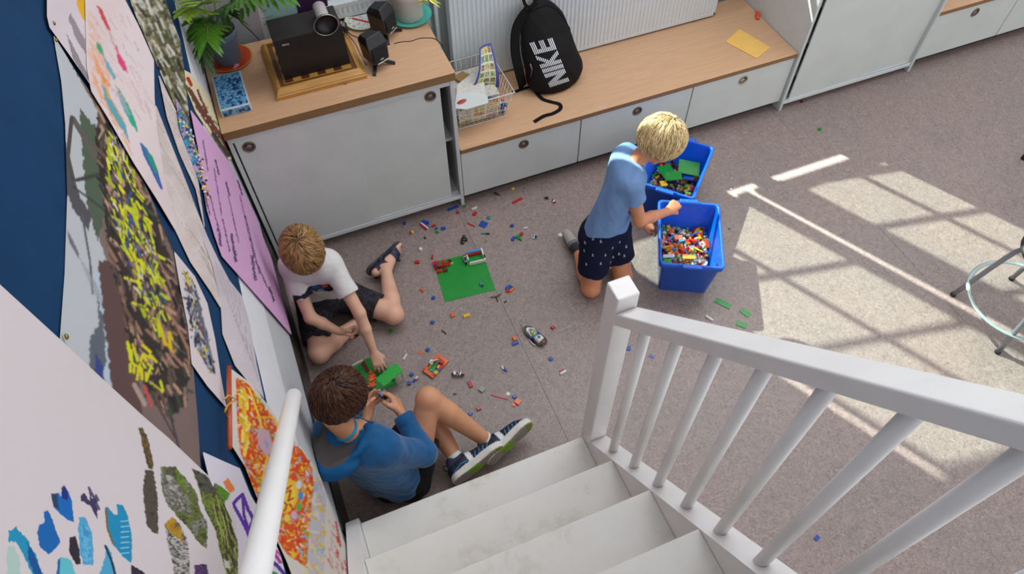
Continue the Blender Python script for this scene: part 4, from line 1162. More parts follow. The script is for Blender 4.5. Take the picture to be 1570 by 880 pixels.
# tree painting on cream
def art_tree(a):
    a.dabs([(270, 100), (360, 100), (360, 240), (270, 240)], 70, ('d8b84a', 'a9803a', '3a2a22', 'c9a04a', 'e0cf9a', '5a6a3a'), 1.5, 8, .9, 71, .5)
    a.line([(292, 140), (305, 162), (318, 180), (332, 200), (350, 228)], 3.2, '6b3a30', .8, 3); a.line([(290, 135), (300, 158), (312, 180), (326, 200)], 1.8, '6b3a30', .5, 5); a.line([(303, 138), (308, 152), (318, 172)], 1.6, '6b3a30')
    a.line([(288, 120), (293, 130)], 2.5, 'b03020'); a.line([(327, 205), (338, 222), (350, 238)], 3, '3c3a30')
sheet('painting', 'cream painting of a brown tree at the end of the board near the cabinet', 'painting', [(280, 106), (287, 140), (300, 172), (322, 205), (351, 245)], [(292, 112), (318, 142), (338, 158), (350, 196), (357, 243)], .0016, 'dccfaf', art_tree)
# pale sheet with faint wood grain, upper
def art_grain(a):
    a.mottle(np.ones(a.X.shape, bool), ('bfb0ab', 'c9bab5', 'cfc2be', 'c4b6b2'), .05, 81)
    a.dabs([(235, 110), (420, 110), (420, 620), (235, 620)], 130, ('b3a29b', 'a8958c', 'd6cbc8', 'b8a8a4'), .6, 60, 1.05, 82, .05)
sheet('drawing', 'narrow pale sheet of grey lines between bark print and beaded strip', 'drawing', [(243, 116), (256, 180), (275, 235), (300, 290), (313, 348)], [(245, 117), (270, 170), (285, 215), (302, 262), (314, 347)], .0024, 'c9bbb8', art_grain)
sheet('drawing', 'pale sheet with faint brown lines right of the crayon drawing', 'drawing', [(236, 160), (243, 215), (252, 288), (268, 352), (292, 402), (322, 446), (338, 472)], [(240, 163), (263, 222), (288, 285), (303, 325), (318, 362), (333, 395), (345, 440)], .0026, 'c9bbb8', art_grain)
def art_pencil(a):
    art_grain(a); a.mottle(np.ones(a.X.shape, bool), ('bdb3b8', 'c6bcc0', 'cdc5c8'), .03, 85)
    for k in range(5): a.line([(330 + 9 * k, 400 + 14 * k), (345 + 9 * k, 450 + 18 * k), (372 + 6 * k, 520 + 16 * k)], .5, 'a99fa4')
sheet('drawing', 'pale pencil drawing with a pointed lower corner below the purple sheet', 'drawing', [(303, 345), (325, 405), (338, 462), (341, 512), (360, 560), (380, 585), (404, 612)], [(312, 350), (335, 398), (352, 430), (372, 455), (384, 500), (394, 560), (405, 610)], .0030, 'c6bcc0', art_pencil, lift=.004)
# beaded strip
def art_bead(a):
    a.mottle(np.ones(a.X.shape, bool), ('2f8ab0', '4aa6c0', '2a5f9a', 'b89ab8', '6ab0b8'), .25, 91)
bs = sheet('bead_strip', 'narrow blue strip edged with yellow white and purple beads', 'decoration', [(269, 152), (276, 200), (292, 245), (306, 278), (318, 306)], [(271, 152), (283, 175), (297, 212), (309, 258), (319, 304)], .0040, '2f8ab0', art_bead)
random.seed(21)
bm_ = {}
for k in range(90):
    t_ = k / 90; x = 275 + 43 * t_ + 6 * math.sin(PI * t_) + random.uniform(-5, 5); y = 172 + 132 * t_ + random.uniform(-4, 4)
    cN = random.choice(('ccb030', 'd8d0c8', '4a1c5a', 'd8d0c8', 'ccb030', '7a2a3a'))
    if cN not in bm_: bm_[cN] = MB().lathe([(0, -.003), (.003, -.002), (.0036, 0), (.003, .002), (0, .003)], 8, cap=False).mesh('bead', mat('bead_' + cN, cN, .25))
    p = onx(x, y, WX + .012); put(link('bead', bm_[cN], bs), (p.x, p.y, p.z), (random.random(), random.random(), 0))
# purple sheet with handwriting
def art_purple(a):
    P = np.stack([a.X, a.Y, a.X * 0], -1); a.mottle(np.ones(a.X.shape, bool), ('cb9cc4', 'cfa0c8', 'd2a3cc'), .012, 5)
    rg = np.random.RandomState(3)
    def scrawl(x0, y0, x1, y1, amp, n, w_=.55, c='4a3654'):
        pts = []
        L = math.hypot(x1 - x0, y1 - y0); ux, uy = (x1 - x0) / L, (y1 - y0) / L
        for k in range(n * 4 + 1):
            t = k / (n * 4); s_ = ((-1) ** k) * amp * (.3 + .7 * rg.rand()); pts.append((x0 + (x1 - x0) * t - uy * s_, y0 + (y1 - y0) * t + ux * s_))
        a.line(pts, w_, c)
    for (x0, y0, x1, y1) in ((311, 215, 319, 262), (328, 258, 340, 330), (330, 245, 336, 268), (346, 278, 352, 300), (350, 300, 366, 372), (364, 276, 372, 300), (368, 300, 390, 395), (376, 330, 398, 420), (322, 300, 336, 355), (312, 290, 322, 330), (341, 335, 352, 385), (392, 400, 410, 440)): scrawl(x0, y0, x1, y1, 1.0, 12)
    scrawl(355, 358, 362, 402, 2.8, 7, .8); scrawl(386, 392, 392, 430, 2.8, 6, .8); scrawl(334, 345, 339, 378, 2.5, 6, .7); scrawl(413, 440, 420, 462, 2.2, 5, .7)
sheet('paper_sheet', 'purple sheet with lines of handwriting hanging over the skirting', 'letter', [(292, 170), (303, 225), (311, 285), (317, 322), (329, 362), (340, 393), (380, 438), (414, 476), (446, 513)], [(293, 169), (325, 212), (350, 246), (372, 290), (392, 330), (406, 370), (417, 398), (432, 455), (447, 512)], .0052, 'c394bc', art_purple, step=1.3)
# paper with grey and yellow shapes, top left
def art_grey(a):
    a.poly([(118, -30), (128, -30), (133, 34), (126, 28), (118, 8)], 'd6a41c'); a.poly([(108, 20), (130, 60), (132, 84), (118, 62), (105, 30)], '8f8289', .8); a.poly([(101, 48), (118, 82), (136, 118), (134, 126), (112, 90)], '8a7f86', .8)
s1 = sheet('drawing', 'white paper with grey strokes and a yellow corner at the top left', 'drawing', [(72, -24), (72, 25), (76, 42), (105, 82), (137, 128)], [(130, -24), (130, 20), (131, 62), (133, 100), (138, 128)], .0044, 'cdbfc4', art_grey)
pin(s1, 81, 36)
# crayon drawing
def art_crayon(a):
    a.mottle(np.ones(a.X.shape, bool), ('d6c3c3', 'dac8c8', 'dccccd'), .02, 7)
    a.dabs([(131, 0), (150, 40), (190, 210), (265, 350), (240, 300), (150, 150)], 60, ('e0a888', 'dcb09a'), 1.2, 14, 1.0, 15, .15)
    a.poly([(148, 8), (156, 14), (166, 36), (170, 48), (164, 44), (154, 24)], 'c4464e', 1.2); a.poly([(176, 62), (182, 80), (192, 96), (196, 112), (188, 108), (180, 92)], 'd2436e', 1.2); a.line([(166, 45), (178, 78)], .8, 'c8868e')
    a.poly([(147, 62), (155, 70), (160, 84), (154, 82), (148, 72)], '2f9f74', .8); a.poly([(157, 82), (166, 96), (178, 118), (175, 124), (164, 104)], '6fa0ac', .8)
    a.poly([(144, 90), (150, 98), (168, 130), (170, 134), (164, 132), (150, 112)], 'e08a3c', 1.0)
    a.dabs([(136, 70), (160, 110), (200, 215), (190, 215), (145, 130)], 40, ('dfa07c', 'e0aa8a'), 1.3, 16, 1.1, 16, .2)
    a.poly([(157, 128), (166, 142), (178, 166), (192, 192), (199, 218), (188, 200), (170, 172), (160, 150)], '5f9ea8', 1.0); a.poly([(160, 130), (168, 146), (172, 154), (165, 150)], 'cf9f4a', .5)
    a.poly([(177, 130), (186, 142), (198, 164), (208, 186), (212, 204), (202, 192), (188, 164)], '2fa07e', 1.2); a.poly([(182, 144), (190, 154), (200, 176), (197, 178), (188, 162)], '7fa4b4', .8)
    a.poly([(214, 217), (226, 228), (240, 256), (250, 290), (246, 290), (232, 262), (220, 238)], '3a62a4', .5); a.poly([(222, 226), (234, 240), (243, 264), (238, 266), (228, 244)], '1f8f74', .4)
    a.dabs([(130, 20), (200, 20), (240, 170), (220, 210), (170, 140)], 50, ('c99aa6', 'b8a2b4', 'd6b0b4', 'c6a0a0'), .5, 22, 1.05, 17, .1)
sheet('drawing', 'large crayon drawing with red green orange and blue leaf strokes', 'drawing', [(130, -24), (131, 40), (133, 105), (140, 140), (165, 180), (205, 250), (240, 305), (268, 352)], [(186, -24), (190, -4), (212, 38), (236, 92), (237, 150), (241, 200), (252, 270), (270, 351)], .0048, 'dac8c8', art_crayon, step=1.4, blur=1)
# cycling race poster
def art_race(a):
    full = np.ones(a.X.shape, bool)
    a.mottle(full, ('6f5c58', '75625c', '7a6660'), .02, 31)
    a.poly([(80, 40), (110, 100), (150, 170), (150, 260), (140, 330), (170, 420), (190, 560), (190, 700), (80, 700)], 'b3b5b8', 2, 4)
    a.poly([(122, 165), (150, 200), (160, 330), (150, 370), (134, 320), (128, 260)], '4d5a48', 3, 6); a.poly([(96, 190), (106, 245), (122, 300), (140, 330), (136, 355), (112, 320), (100, 290)], '4f4d52', 1.5)
    a.line([(112, 182), (134, 218), (146, 240)], 4, '5c5653'); a.line([(110, 180), (104, 240), (112, 275)], 3.2, '4a4644'); a.line([(118, 276), (150, 268)], 3, '3a3c3a'); a.line([(112, 286), (160, 322)], 1.5, '3a3c3a'); a.poly([(102, 350), (120, 385), (122, 398), (106, 372)], '6a686c', 1)
    a.line([(126, 330), (138, 400), (142, 450)], 1.6, '57585a'); a.line([(148, 420), (158, 500), (166, 580), (172, 640)], 2.4, 'a9bccb')
    for k in range(7): a.line([(122 + 3 * k, 395 + 8 * k), (150 + 2 * k, 440 + 6 * k)], .5, '8e8f94')
    a.poly([(150, 450), (160, 500), (162, 560), (152, 600), (136, 570), (138, 520), (150, 500)], '5a5f68', 3, 9); a.poly([(145, 540), (158, 560), (160, 590), (148, 590)], '34427e', 2)
    a.poly([(150, 400), (175, 400), (210, 560), (220, 650), (175, 620), (160, 500)], '5a4340', 3, 11)
    crowd = [(150, 165), (175, 200), (205, 250), (235, 320), (262, 400), (282, 480), (292, 560), (285, 620), (262, 640), (240, 620), (205, 560), (190, 480), (165, 380), (158, 300), (148, 220)]
    a.poly(crowd, '332c2a', 4, 12)
    a.dabs(crowd, 420, ('241f1e', '2f2a2c', '8d6a56', 'a07f68', '5c4a40', '3f4a3a', '6b4f48', 'b08c74', '22281e'), 2.0, 20, 1.15, 33, .35)
    ctr = [(168, 200), (190, 230), (215, 290), (232, 350), (250, 410), (258, 470), (245, 520), (225, 500), (205, 440), (185, 370), (170, 300), (165, 240)]
    a.dabs(ctr, 120, ('c6cc1e', 'b6be1a', 'd2ce28', 'a3ad22', 'c9c43a'), 1.9, 22, 1.2, 34, .3)
    a.dabs(ctr, 110, ('2a2422', '8f6a58', '3a3c34', '54463c', 'cfc8c0', '3f5a8a'), 1.2, 16, 1.2, 36, .4)
    a.dabs([(195, 520), (225, 520), (250, 590), (240, 600), (200, 570)], 26, ('c8cc1e', 'd2c01e'), 1.8, 16, 1.2, 37, .3); a.dabs([(240, 495), (262, 500), (262, 540), (240, 520)], 6, ('cfae1c',), 2.2, 18, 1.1, 38, .1)
    a.line([(222, 592), (232, 622)], 2.2, 'c04a48'); a.line([(206, 590), (222, 620)], 3.5, 'a98f84')
    a.line([(252, 470), (272, 500), (292, 545)], 2.0, '9a6f5c'); a.line([(262, 540), (280, 560)], 2.0, '9a6f5c'); a.line([(240, 390), (262, 440)], 1.4, '8f6a58')
    a.poly([(228, 270), (252, 330), (272, 400), (262, 380), (240, 330)], '35302e', 2)
    a.line([(262, 640), (275, 690)], 1.5, '3a3438'); a.line([(230, 600), (268, 670)], 1.4, '4a3a36')
pp = sheet('race_poster', 'large poster of a crowded cycling race with yellow shirts', 'poster', [(82, 56), (94, 125), (100, 190), (103, 300), (99, 420), (92, 515), (88, 600), (90, 720)], [(83, 55), (118, 112), (160, 172), (222, 282), (262, 372), (285, 440), (296, 560), (303, 640), (308, 722), (322, 770)], .0010, '75625c', art_race, step=1.25, blur=2)
pin(pp, 84, 62); pin(pp, 99, 517)
# small photo with a white border
def art_photo(a):
    pic = [(281, 412), (300, 438), (312, 490), (330, 568), (322, 572), (300, 530), (288, 470)]
    a.poly(pic, '3a3d48', .8); a.dabs(pic, 160, ('23242c', '6a7084', 'c9b83a', '8a93a8', 'b8b4ac', '7a4a3a', 'c9c7c4', '2c3450'), 1.4, 12, 1.15, 41, .4)
    a.poly([(300, 440), (312, 490), (330, 568), (318, 530), (304, 480)], '5a6278', 1.5, 3)
sheet('photo_print', 'small white bordered photo print right of the cycling poster', 'photo', [(267, 387), (276, 440), (288, 500), (294, 558), (318, 592), (346, 624)], [(268, 386), (299, 424), (318, 465), (330, 520), (338, 572), (347, 623)], .0036, 'cfc3c4', art_photo, step=1.2, blur=1)
# scroll calendar
def art_scroll(a):
    X, Y = a.X, a.Y
    red = [(362, 578), (382, 590), (405, 622), (430, 655), (446, 680), (463, 690), (478, 716), (484, 760), (476, 800), (470, 870), (440, 850), (410, 800), (385, 740), (368, 690), (363, 640)]
    a.poly(red, 'd24a18', 1, 2)
    a.dabs(red, 700, ('e0a422', 'd87a20', 'e6c23a', 'c23018', 'd8d0c4', 'd8a0a0', '7aa04a', 'e0b030', '8aa8c0'), 1.2, 6, 1.1, 51, .8)
    a.dabs([(366, 600), (380, 610), (384, 700), (372, 690)], 30, ('dbb428', 'c8a024', 'e8d060'), 2.4, 12, 1.4, 52, .3)
    for r_, c_ in ((34, 'c8a060'), (30, 'd05a20'), (24, 'e6b52c'), (17, 'e8c83a')):
        m = (((X - 440) * .95 + (Y - 760) * .25) / 24) ** 2 + (((Y - 760) * .9 - (X - 440) * .25) / 36) ** 2 < (r_ / 34) ** 2; a.C[m & inside(X, Y, red)] = lin(c_)
    for k in range(12):
        an = k * PI / 6; x, y = 440 + 21 * math.cos(an), 760 + 34 * math.sin(an)
        m = np.hypot((X - x) / 1, (Y - y) / 1.6) < 4.2; a.C[m] = lin(('4a86c0', '6aa048', 'd8a0b8', 'e0c040', 'd04a30', 'c9d0d4')[k % 6])
    a.line([(432, 742), (440, 750), (447, 744)], 1.4, 'b01818'); a.line([(434, 756), (446, 752), (442, 768), (449, 764)], 1.5, 'b01818'); a.line([(433, 768), (440, 774), (436, 784)], 1.4, 'b01818'); a.line([(444, 772), (449, 782)], 1.3, 'b01818')
    a.line([(382, 596), (398, 640), (410, 700), (402, 740)], 1.6, 'e8c23a'); a.line([(392, 640), (420, 640), (440, 690)], 1.5, 'e0b030')
    a.poly([(396, 655), (412, 660), (420, 690), (408, 700), (396, 680)], 'c9a8b4', 1); a.poly([(404, 672), (412, 680), (410, 690)], '8aa6c4', .8)
    band = [(484, 720), (500, 760), (496, 880), (470, 890), (474, 810)]
    a.poly(band, 'b8b4bc', 1); a.dabs(band, 70, ('d0b03a', 'c9c4cc', 'd0a0a4', '9aa8b4', 'd8c878'), 1.8, 9, 1.2, 53, .6)
    a.dabs([(505, 790), (528, 850), (540, 900), (500, 900), (500, 830)], 46, ('c8453a', 'cf7068'), .7, 9, 1.2, 54, .15); a.line([(515, 800), (522, 838)], 1.4, 'c0392c')
sc = sheet('scroll_calendar', 'orange and red illustrated scroll hanging by a rod behind the handrail', 'scroll', [(353, 566), (354, 624), (356, 684), (376, 716), (392, 758), (420, 818), (440, 862), (462, 920)], [(354, 565), (382, 586), (412, 622), (438, 662), (466, 690), (490, 728), (512, 790), (536, 850), (560, 920)], .0066, 'cfc6bc', art_scroll, step=1.25, blur=1)
r0 = onx(351, 563, WX + .022); r1 = onx(352, 686, WX + .022)
MB().tube([r0, r1], .0048, 12).build('wooden_rod', mat('red_brown_wood', 'a8441c', .4, noise=.15, nscale=20), sc)
MB().tube([onx(x, y, WX + .029) for x, y in ((344, 612), (350, 606), (358, 610), (364, 612), (356, 616), (348, 622), (345, 632), (350, 640))], .0016, 6).build('yellow_string', mat('yellow_string', 'c99a2a', .8), sc)
r0 = onx(539, 864, WX + .014); r1 = onx(548, 905, WX + .014)
MB().tube([r0, r1], .0048, 12).build('wooden_rod', MATS['red_brown_wood'], sc)
# letters painting
def art_letters(a):
    a.poly([(343, 738), (350, 733), (358, 745), (360, 752), (352, 756), (346, 748)], 'd87a3a', 1.2)
    a.line([(357, 773), (363, 766), (372, 758), (380, 780), (388, 796)], 2.6, '5a2a9a'); a.line([(358, 774), (368, 792), (378, 812), (384, 830)], 2.6, '5a2a9a'); a.line([(372, 760), (374, 790), (381, 812), (388, 796)], 2.2, '5a2a9a')
    a.line([(412, 832), (420, 848), (430, 862)], 2.6, 'b0308c'); a.line([(420, 822), (418, 840), (432, 852)], 2.2, 'c04a9a'); a.line([(410, 856), (424, 866), (436, 880)], 2.8, '4a2a8a'); a.line([(412, 876), (424, 880)], 2.4, '2f8a4a')
sheet('painting', 'white paper with purple and magenta painted letters behind the handrail', 'painting', [(311, 694), (320, 732), (342, 780), (358, 860), (366, 925)], [(312, 693), (345, 708), (368, 718), (384, 758), (408, 800), (430, 850), (450, 925)], .0056, 'cfc8d2', art_letters, step=1.4)
# handprint poster in the foreground
def art_hands(a):
    a.mottle(np.ones(a.X.shape, bool), ('cbc0c1', 'cdc3c4', 'cfc6c7'), .004, 2)
    k = 240 / 880.
    Q = lambda pts: [(x * k, 640 + y * k) for x, y in pts]
    a.poly(Q([(285, 430), (330, 425), (345, 445), (345, 395), (362, 380), (385, 420), (405, 470), (416, 590), (380, 575), (330, 535), (300, 500)]), '1463ae', 1.0, 1); a.poly(Q([(345, 395), (362, 380), (385, 420), (380, 470), (350, 455)]), '1c2f7a', 1.0, 2); a.poly(Q([(285, 430), (320, 425), (335, 520), (300, 500)]), '2a3f5a', 1.0, 3)
    a.poly(Q([(245, 530), (270, 520), (290, 560), (310, 620), (340, 700), (330, 720), (275, 770), (225, 730), (208, 650), (220, 605), (250, 590)]), '1560a6', 1.0, 4)
    a.poly(Q([(450, 440), (470, 420), (505, 470), (500, 395), (510, 385), (520, 460), (540, 430), (550, 500), (548, 570), (510, 500), (455, 470)]), '3f3558', 1.8, 5)
    for p in ((500, 395), (515, 425), (540, 440), (545, 490)): a.line(Q([p, (p[0] + 12, p[1] + 25)]), 2.0, '5a4f6e')
    a.poly(Q([(590, 510), (605, 500), (640, 545), (660, 545), (655, 490), (690, 490), (720, 560), (740, 660), (742, 790), (735, 820), (690, 780), (630, 710), (600, 630)]), '1a86b0', 1.0, 6); a.poly(Q([(590, 510), (602, 510), (612, 620), (650, 730), (620, 690), (598, 620)]), '6e6440', .8, 7)
    for q in range(7): a.line(Q([(680, 585 + 30 * q), (724, 580 + 30 * q)]), .8, '8fc4d4')
    a.poly(Q([(445, 560), (480, 560), (515, 640), (525, 740), (525, 830), (470, 830), (450, 760), (440, 640)]), '4a9cc4', 1.4, 8); a.mottle(inside(a.X, a.Y, Q([(455, 600), (500, 620), (515, 800), (465, 820)])), ('4a9cc4', '63acd0', '3f8cb8'), .22, 9)
    a.poly(Q([(390, 675), (425, 665), (445, 740), (455, 825), (425, 825), (390, 760)]), '2e2733', 1.2, 10)
    a.poly(Q([(45, 640), (90, 615), (150, 680), (205, 780), (245, 900), (190, 900), (140, 790), (90, 700), (50, 700)]), '1f8ab0', 2.0, 11); a.poly(Q([(150, 700), (205, 790), (245, 900), (205, 900), (160, 800)]), '14508c', 1.6, 12); a.poly(Q([(40, 720), (80, 720), (110, 800), (120, 900), (40, 900)]), 'a9c0b8', 3, 13)
    a.poly(Q([(325, 800), (345, 780), (400, 800), (430, 900), (320, 900)]), '5fb4c0', 1.4, 14); a.poly(Q([(325, 800), (340, 785), (335, 900), (318, 900)]), '1c5f9a', 1, 15)
    a.poly(Q([(560, 880), (590, 790), (600, 720), (625, 760), (660, 900), (560, 910)]), '4a9cc0', 1.4, 16); a.line(Q([(592, 722), (625, 800), (650, 890)]), 1.8, '1c2c4a'); a.poly(Q([(735, 830), (800, 860), (830, 910), (735, 910)]), '34283a', 2, 17)
    D = lambda pts: [(200 + x * k, 640 + y * k) for x, y in pts]
    def blob(pts, cols, seed, sc_=.25, r_=1.6):
        X, Y = a.X, a.Y; P = np.stack([X, Y, X * 0], -1); m = inside(X + r_ * wob(P, .6, seed), Y + r_ * wob(P, .6, seed + 1), pts); a.mottle(m, cols, sc_, seed)
    blob(D([(45, 60), (65, 55), (100, 120), (125, 230), (130, 290), (100, 290), (75, 190)]), ('5a4a2c', '4a3c2a', '6e5a30', '3c342c'), 61, .2)
    blob(D([(85, 290), (130, 300), (155, 460), (155, 660), (120, 640), (90, 600), (75, 470), (70, 400)]), ('4a3e36', '53463e', '41372f'), 62, .15)
    blob(D([(170, 275), (250, 275), (310, 340), (375, 430), (385, 500), (435, 600), (430, 740), (380, 700), (310, 600), (280, 570), (210, 500), (175, 400)]), ('3a352c', '6a664c', '8b8a80', '4e4c34', '6a7a2c', '3a352c', '57503f'), 63, .18)
    blob(D([(180, 330), (230, 320), (300, 420), (300, 540), (240, 520), (190, 440)]), ('b0aca4', '7f7c74', '4f4b44', '96928a'), 64, .3); blob(D([(250, 290), (300, 330), (320, 410), (300, 400), (262, 350)]), ('6f8a2a', '59702a', '4a5428'), 65, .3)
    blob(D([(345, 285), (400, 310), (490, 380), (560, 430), (530, 480), (560, 580), (605, 700), (605, 900), (545, 900), (510, 780), (480, 640), (440, 560), (400, 470), (375, 370)]), ('4a4a28', '5f6a2c', '7a8a34', '3c3a28', '55552f', '8d8f50', '66702e'), 66, .22)
    blob(D([(490, 380), (540, 390), (565, 430), (540, 470), (495, 440)]), ('5a8a1c', '4a7a1c', '6a9a24'), 67, .3); blob(D([(350, 290), (400, 310), (480, 380), (470, 430), (400, 420)]), ('3f3d30', '55524a', '2f2d26'), 68, .3)
    a.dabs(D([(460, 430), (540, 500), (590, 700), (590, 880), (540, 880), (490, 640)]), 40, ('8f9a3c', '3a3c20', 'a8a86a', '2f3020'), .9, 26, 1.3, 69, .08)
    blob(D([(190, 600), (235, 560), (280, 600), (320, 680), (335, 900), (250, 900), (225, 760), (205, 690)]), ('4a423c', '7a736c', 'b8b4b0', '3a332f', '8a8580'), 70, .25); blob(D([(190, 600), (235, 560), (285, 620), (300, 700), (270, 680), (225, 650)]), ('b88a1c', 'a07820', '6a5a2c'), 72, .3)
    blob(D([(355, 830), (430, 825), (440, 900), (365, 900)]), ('4a2a5a', '5f3f70', '3a2a44'), 73, .3); blob(D([(520, 790), (560, 810), (560, 850), (530, 840)]), ('c4c2b8', '9a9a8a'), 74, .4)
sheet('handprint_poster', 'big white poster with blue handprints and brown painted shapes at lower left', 'poster', [(-60, 380), (0, 436), (46, 478), (92, 520), (165, 588), (222, 640), (257, 670), (290, 701), (320, 730), (353, 757), (362, 800), (366, 853), (372, 925)], [(-60, 925), (-20, 925), (20, 925), (60, 925), (100, 925), (140, 925), (180, 925), (220, 925), (255, 925), (290, 925), (320, 925), (346, 925), (371, 926)], .0060, 'cdc3c4', art_hands, step=1.25, blur=1)

# ================================================================ TOY BRICKS AND CRATES
PC = {'red': 'b3161c', 'blue': '14499f', 'green': '0d8a2c', 'yellow': 'e3b317', 'orange': 'e0611a', 'white': 'd4d2cc', 'black': '151314', 'brown': '3c1d16', 'grey': '8d8f8d', 'teal': '1a7f8a', 'light blue': '4f8fc4', 'tan': 'c9ac7c', 'dark red': '6b1417', 'lime': '86b02a'}
def pm(c): return mat('plastic_' + c.replace(' ', '_'), PC[c], 0.28, noise=0.04, nscale=30, coat=0.2)
U = 0.008
BC = {}
def brick_mb(nx, ny, h, b=None, M=None, mi=0, studs=True, ns=8):
    b = b or MB(); M = M or Matrix.Identity(4); g = 0.0001
    x, y = nx * U / 2 - g, ny * U / 2 - g
    b.box((-x, -y, 0), (x, y, h), mi, M)
    if studs:
        for i in range(nx):
            for j in range(ny):
                cx, cy = (i + .5) * U - nx * U / 2, (j + .5) * U - ny * U / 2; r = .00245
                vs = [(cx + r * math.cos(2*PI*k/ns), cy + r * math.sin(2*PI*k/ns), z) for z in (h, h + .0018) for k in range(ns)]
                b.add(vs, [tuple(range(ns, 2*ns))] + [(k, (k+1) % ns, ns+(k+1) % ns, ns+k) for k in range(ns)], mi, False, M)
    return b
def brick_mesh(nx, ny, h, c, studs=True):
    k = (nx, ny, round(h, 5), c, studs)
    if k not in BC: BC[k] = brick_mb(nx, ny, h, studs=studs).mesh('brick', pm(c))
    return BC[k]
HBR, HPL = .0096, .0032
def fbrick(label, px, py, c, nx=2, ny=2, h=HBR, rz=None, name='toy_brick', cat='toy brick', studs=True, rx=0, to=None, z=0.0002, group=None):
    p = onz(px, py, h / 2)
    if to: q = onz(to[0], to[1], h / 2); rz = math.atan2(q.y - p.y, q.x - p.x); p = (p + q) / 2
    if rz is None: rz = random.uniform(0, 3)
    o = link(name, brick_mesh(nx, ny, h, c, studs)); put(o, (p.x, p.y, z + (abs(math.sin(rx)) * ny * U / 2 if rx else 0)), (rx, 0, rz))
    return tag(o, label, cat, group)
random.seed(12)
fbrick('long blue plate lying against the foot of the low cabinet', 682, 324, 'blue', 8, 2, HPL, to=(706, 314.5))
fbrick('tiny green piece at the cabinet foot beside the long blue plate', 712, 316.5, 'green', 1, 2)
fbrick('small flat red piece on the floor seam below the cabinet', 701.5, 326, 'red', 2, 2, HPL)
fbrick('white brick just above a short red brick', 722, 322, 'white', 4, 1, to=(733, 317))
fbrick('short red brick touching the white brick near the cabinet foot', 728, 327.5, 'red', 3, 2, rz=.6)
fbrick('long red plate on the floor left of the black wheel piece', 783, 313, 'red', 8, 2, HPL, to=(803, 302.5))
fbrick('thin red bar left of the square blue plate', 715, 341.5, 'red', 6, 1, HPL, to=(730, 348))
fbrick('square blue plate under the teal disc', 741, 344, 'blue', 5, 5, HPL, rz=.75)
fbrick('blue brick above the green and blue cluster', 785, 346, 'blue', 2, 2, rz=.4)
fbrick('blue piece of the cluster with the green and red pieces', 787, 366, 'blue', 3, 2, rz=.7)
fbrick('green piece of the cluster between blue and red', 794, 362.5, 'green', 3, 2, rz=.2)
fbrick('second green piece of the cluster, below the first', 797, 366.5, 'green', 1, 3, rz=.5)
fbrick('round red piece on top of the green cluster', 799.5, 358.5, 'red', 2, 2, rz=.2)
fbrick('blue round brick left of the yellow and red ball', 620, 342, 'blue', 2, 2, rz=1)
fbrick('dark red brick right of the striped red white and blue piece', 665, 346, 'red', 3, 1, rz=.1)
fbrick('blue brick end on the green one', 669, 350, 'blue', 2, 1, rz=.2)
fbrick('green upright brick below the dark red one', 670, 355.5, 'green', 2, 2, rz=1.6)
fbrick('blue brick right of the green upright one', 679.5, 350, 'blue', 3, 2, rz=-.1)
fbrick('tiny black piece below the striped piece', 651.5, 365, 'black', 2, 1, HPL)
fbrick('small white square brick left of the big green plate', 645, 382, 'white', 2, 2, rz=.5)
fbrick('red brick on edge left of the big green plate corner', 663, 394, 'red', 3, 1, rz=1.1)
fbrick('red brick farthest left of the big green plate', 639.5, 402, 'red', 3, 2, rz=-.3)
fbrick('orange piece left of the big green plate', 647, 445, 'orange', 3, 1, rz=1.9)
fbrick('blue brick near the sitting child\'s knee, below the orange piece', 664.5, 456.5, 'blue', 2, 2, rz=.8)
fbrick('orange upright brick left of the yellow brick', 694, 483, 'orange', 3, 2, rz=1.6)
fbrick('yellow orange brick below the big green plate', 715.5, 484, 'yellow', 4, 2, rz=.02)
fbrick('blue brick lower left of the orange upright brick', 663, 494, 'blue', 2, 2, rz=.7)
fbrick('thin black bar in the middle of the floor', 680.5, 509, 'black', 4, 1, HPL, rz=-1.1)
fbrick('tiny brown tile below the brown propeller', 775, 462.5, 'brown', 2, 1, HPL, rz=.3)
fbrick('small orange piece above the orange walled model', 644.5, 540, 'orange', 2, 2, HPL, rz=.3)
fbrick('blue brick above the orange walled model', 655.5, 536, 'blue', 2, 2, rz=.5)
fbrick('white long brick above the green roof plate', 618, 552, 'white', 4, 1, to=(624.5, 542.5))
fbrick('dark blue brick right of the green roof plate', 631, 574, 'blue', 2, 2, rz=.5)
fbrick('blue brick under the white one by the knee', 635, 583.5, 'blue', 2, 1, rz=.3)
fbrick('small white brick resting by the raised knee', 639.5, 581, 'white', 2, 1, rz=.3, z=.0115)
fbrick('blue brick right of the brown haired child\'s hand', 627.5, 587.5, 'blue', 2, 2, rz=.9)
fbrick('upright red brick right of the white motorcycle', 721, 589, 'red', 2, 4, rz=.02)
fbrick('pale grey square brick in the middle of the lower floor', 739, 597, 'grey', 3, 3, HBR, rz=.45)
fbrick('tiny brown piece below the white motorcycle', 697.5, 604, 'brown', 2, 1, HPL, rz=-.3)
fbrick('long thin red bar right of the grey brick', 753.5, 605, 'red', 10, 1, HPL, to=(779, 612))
fbrick('small white brick at the end of the long red bar', 779, 604, 'white', 2, 2, HPL, rz=.7)
fbrick('blue brick above the orange pair', 789, 608, 'blue', 2, 2, rz=.4)
fbrick('orange brick, larger of the orange pair', 794, 616, 'orange', 3, 3, HBR, rz=.6)
fbrick('orange plate, smaller of the orange pair', 787.5, 620.5, 'orange', 2, 2, HPL, rz=.9)
fbrick('red brick near the upper sneaker', 734, 626.5, 'red', 2, 2, rz=.3)
fbrick('blue brick nearest the upper shin', 721, 634, 'blue', 2, 2, rz=.5)
fbrick('blue half of the blue and white brick pair', 774.5, 566, 'blue', 1, 3, rz=.1)
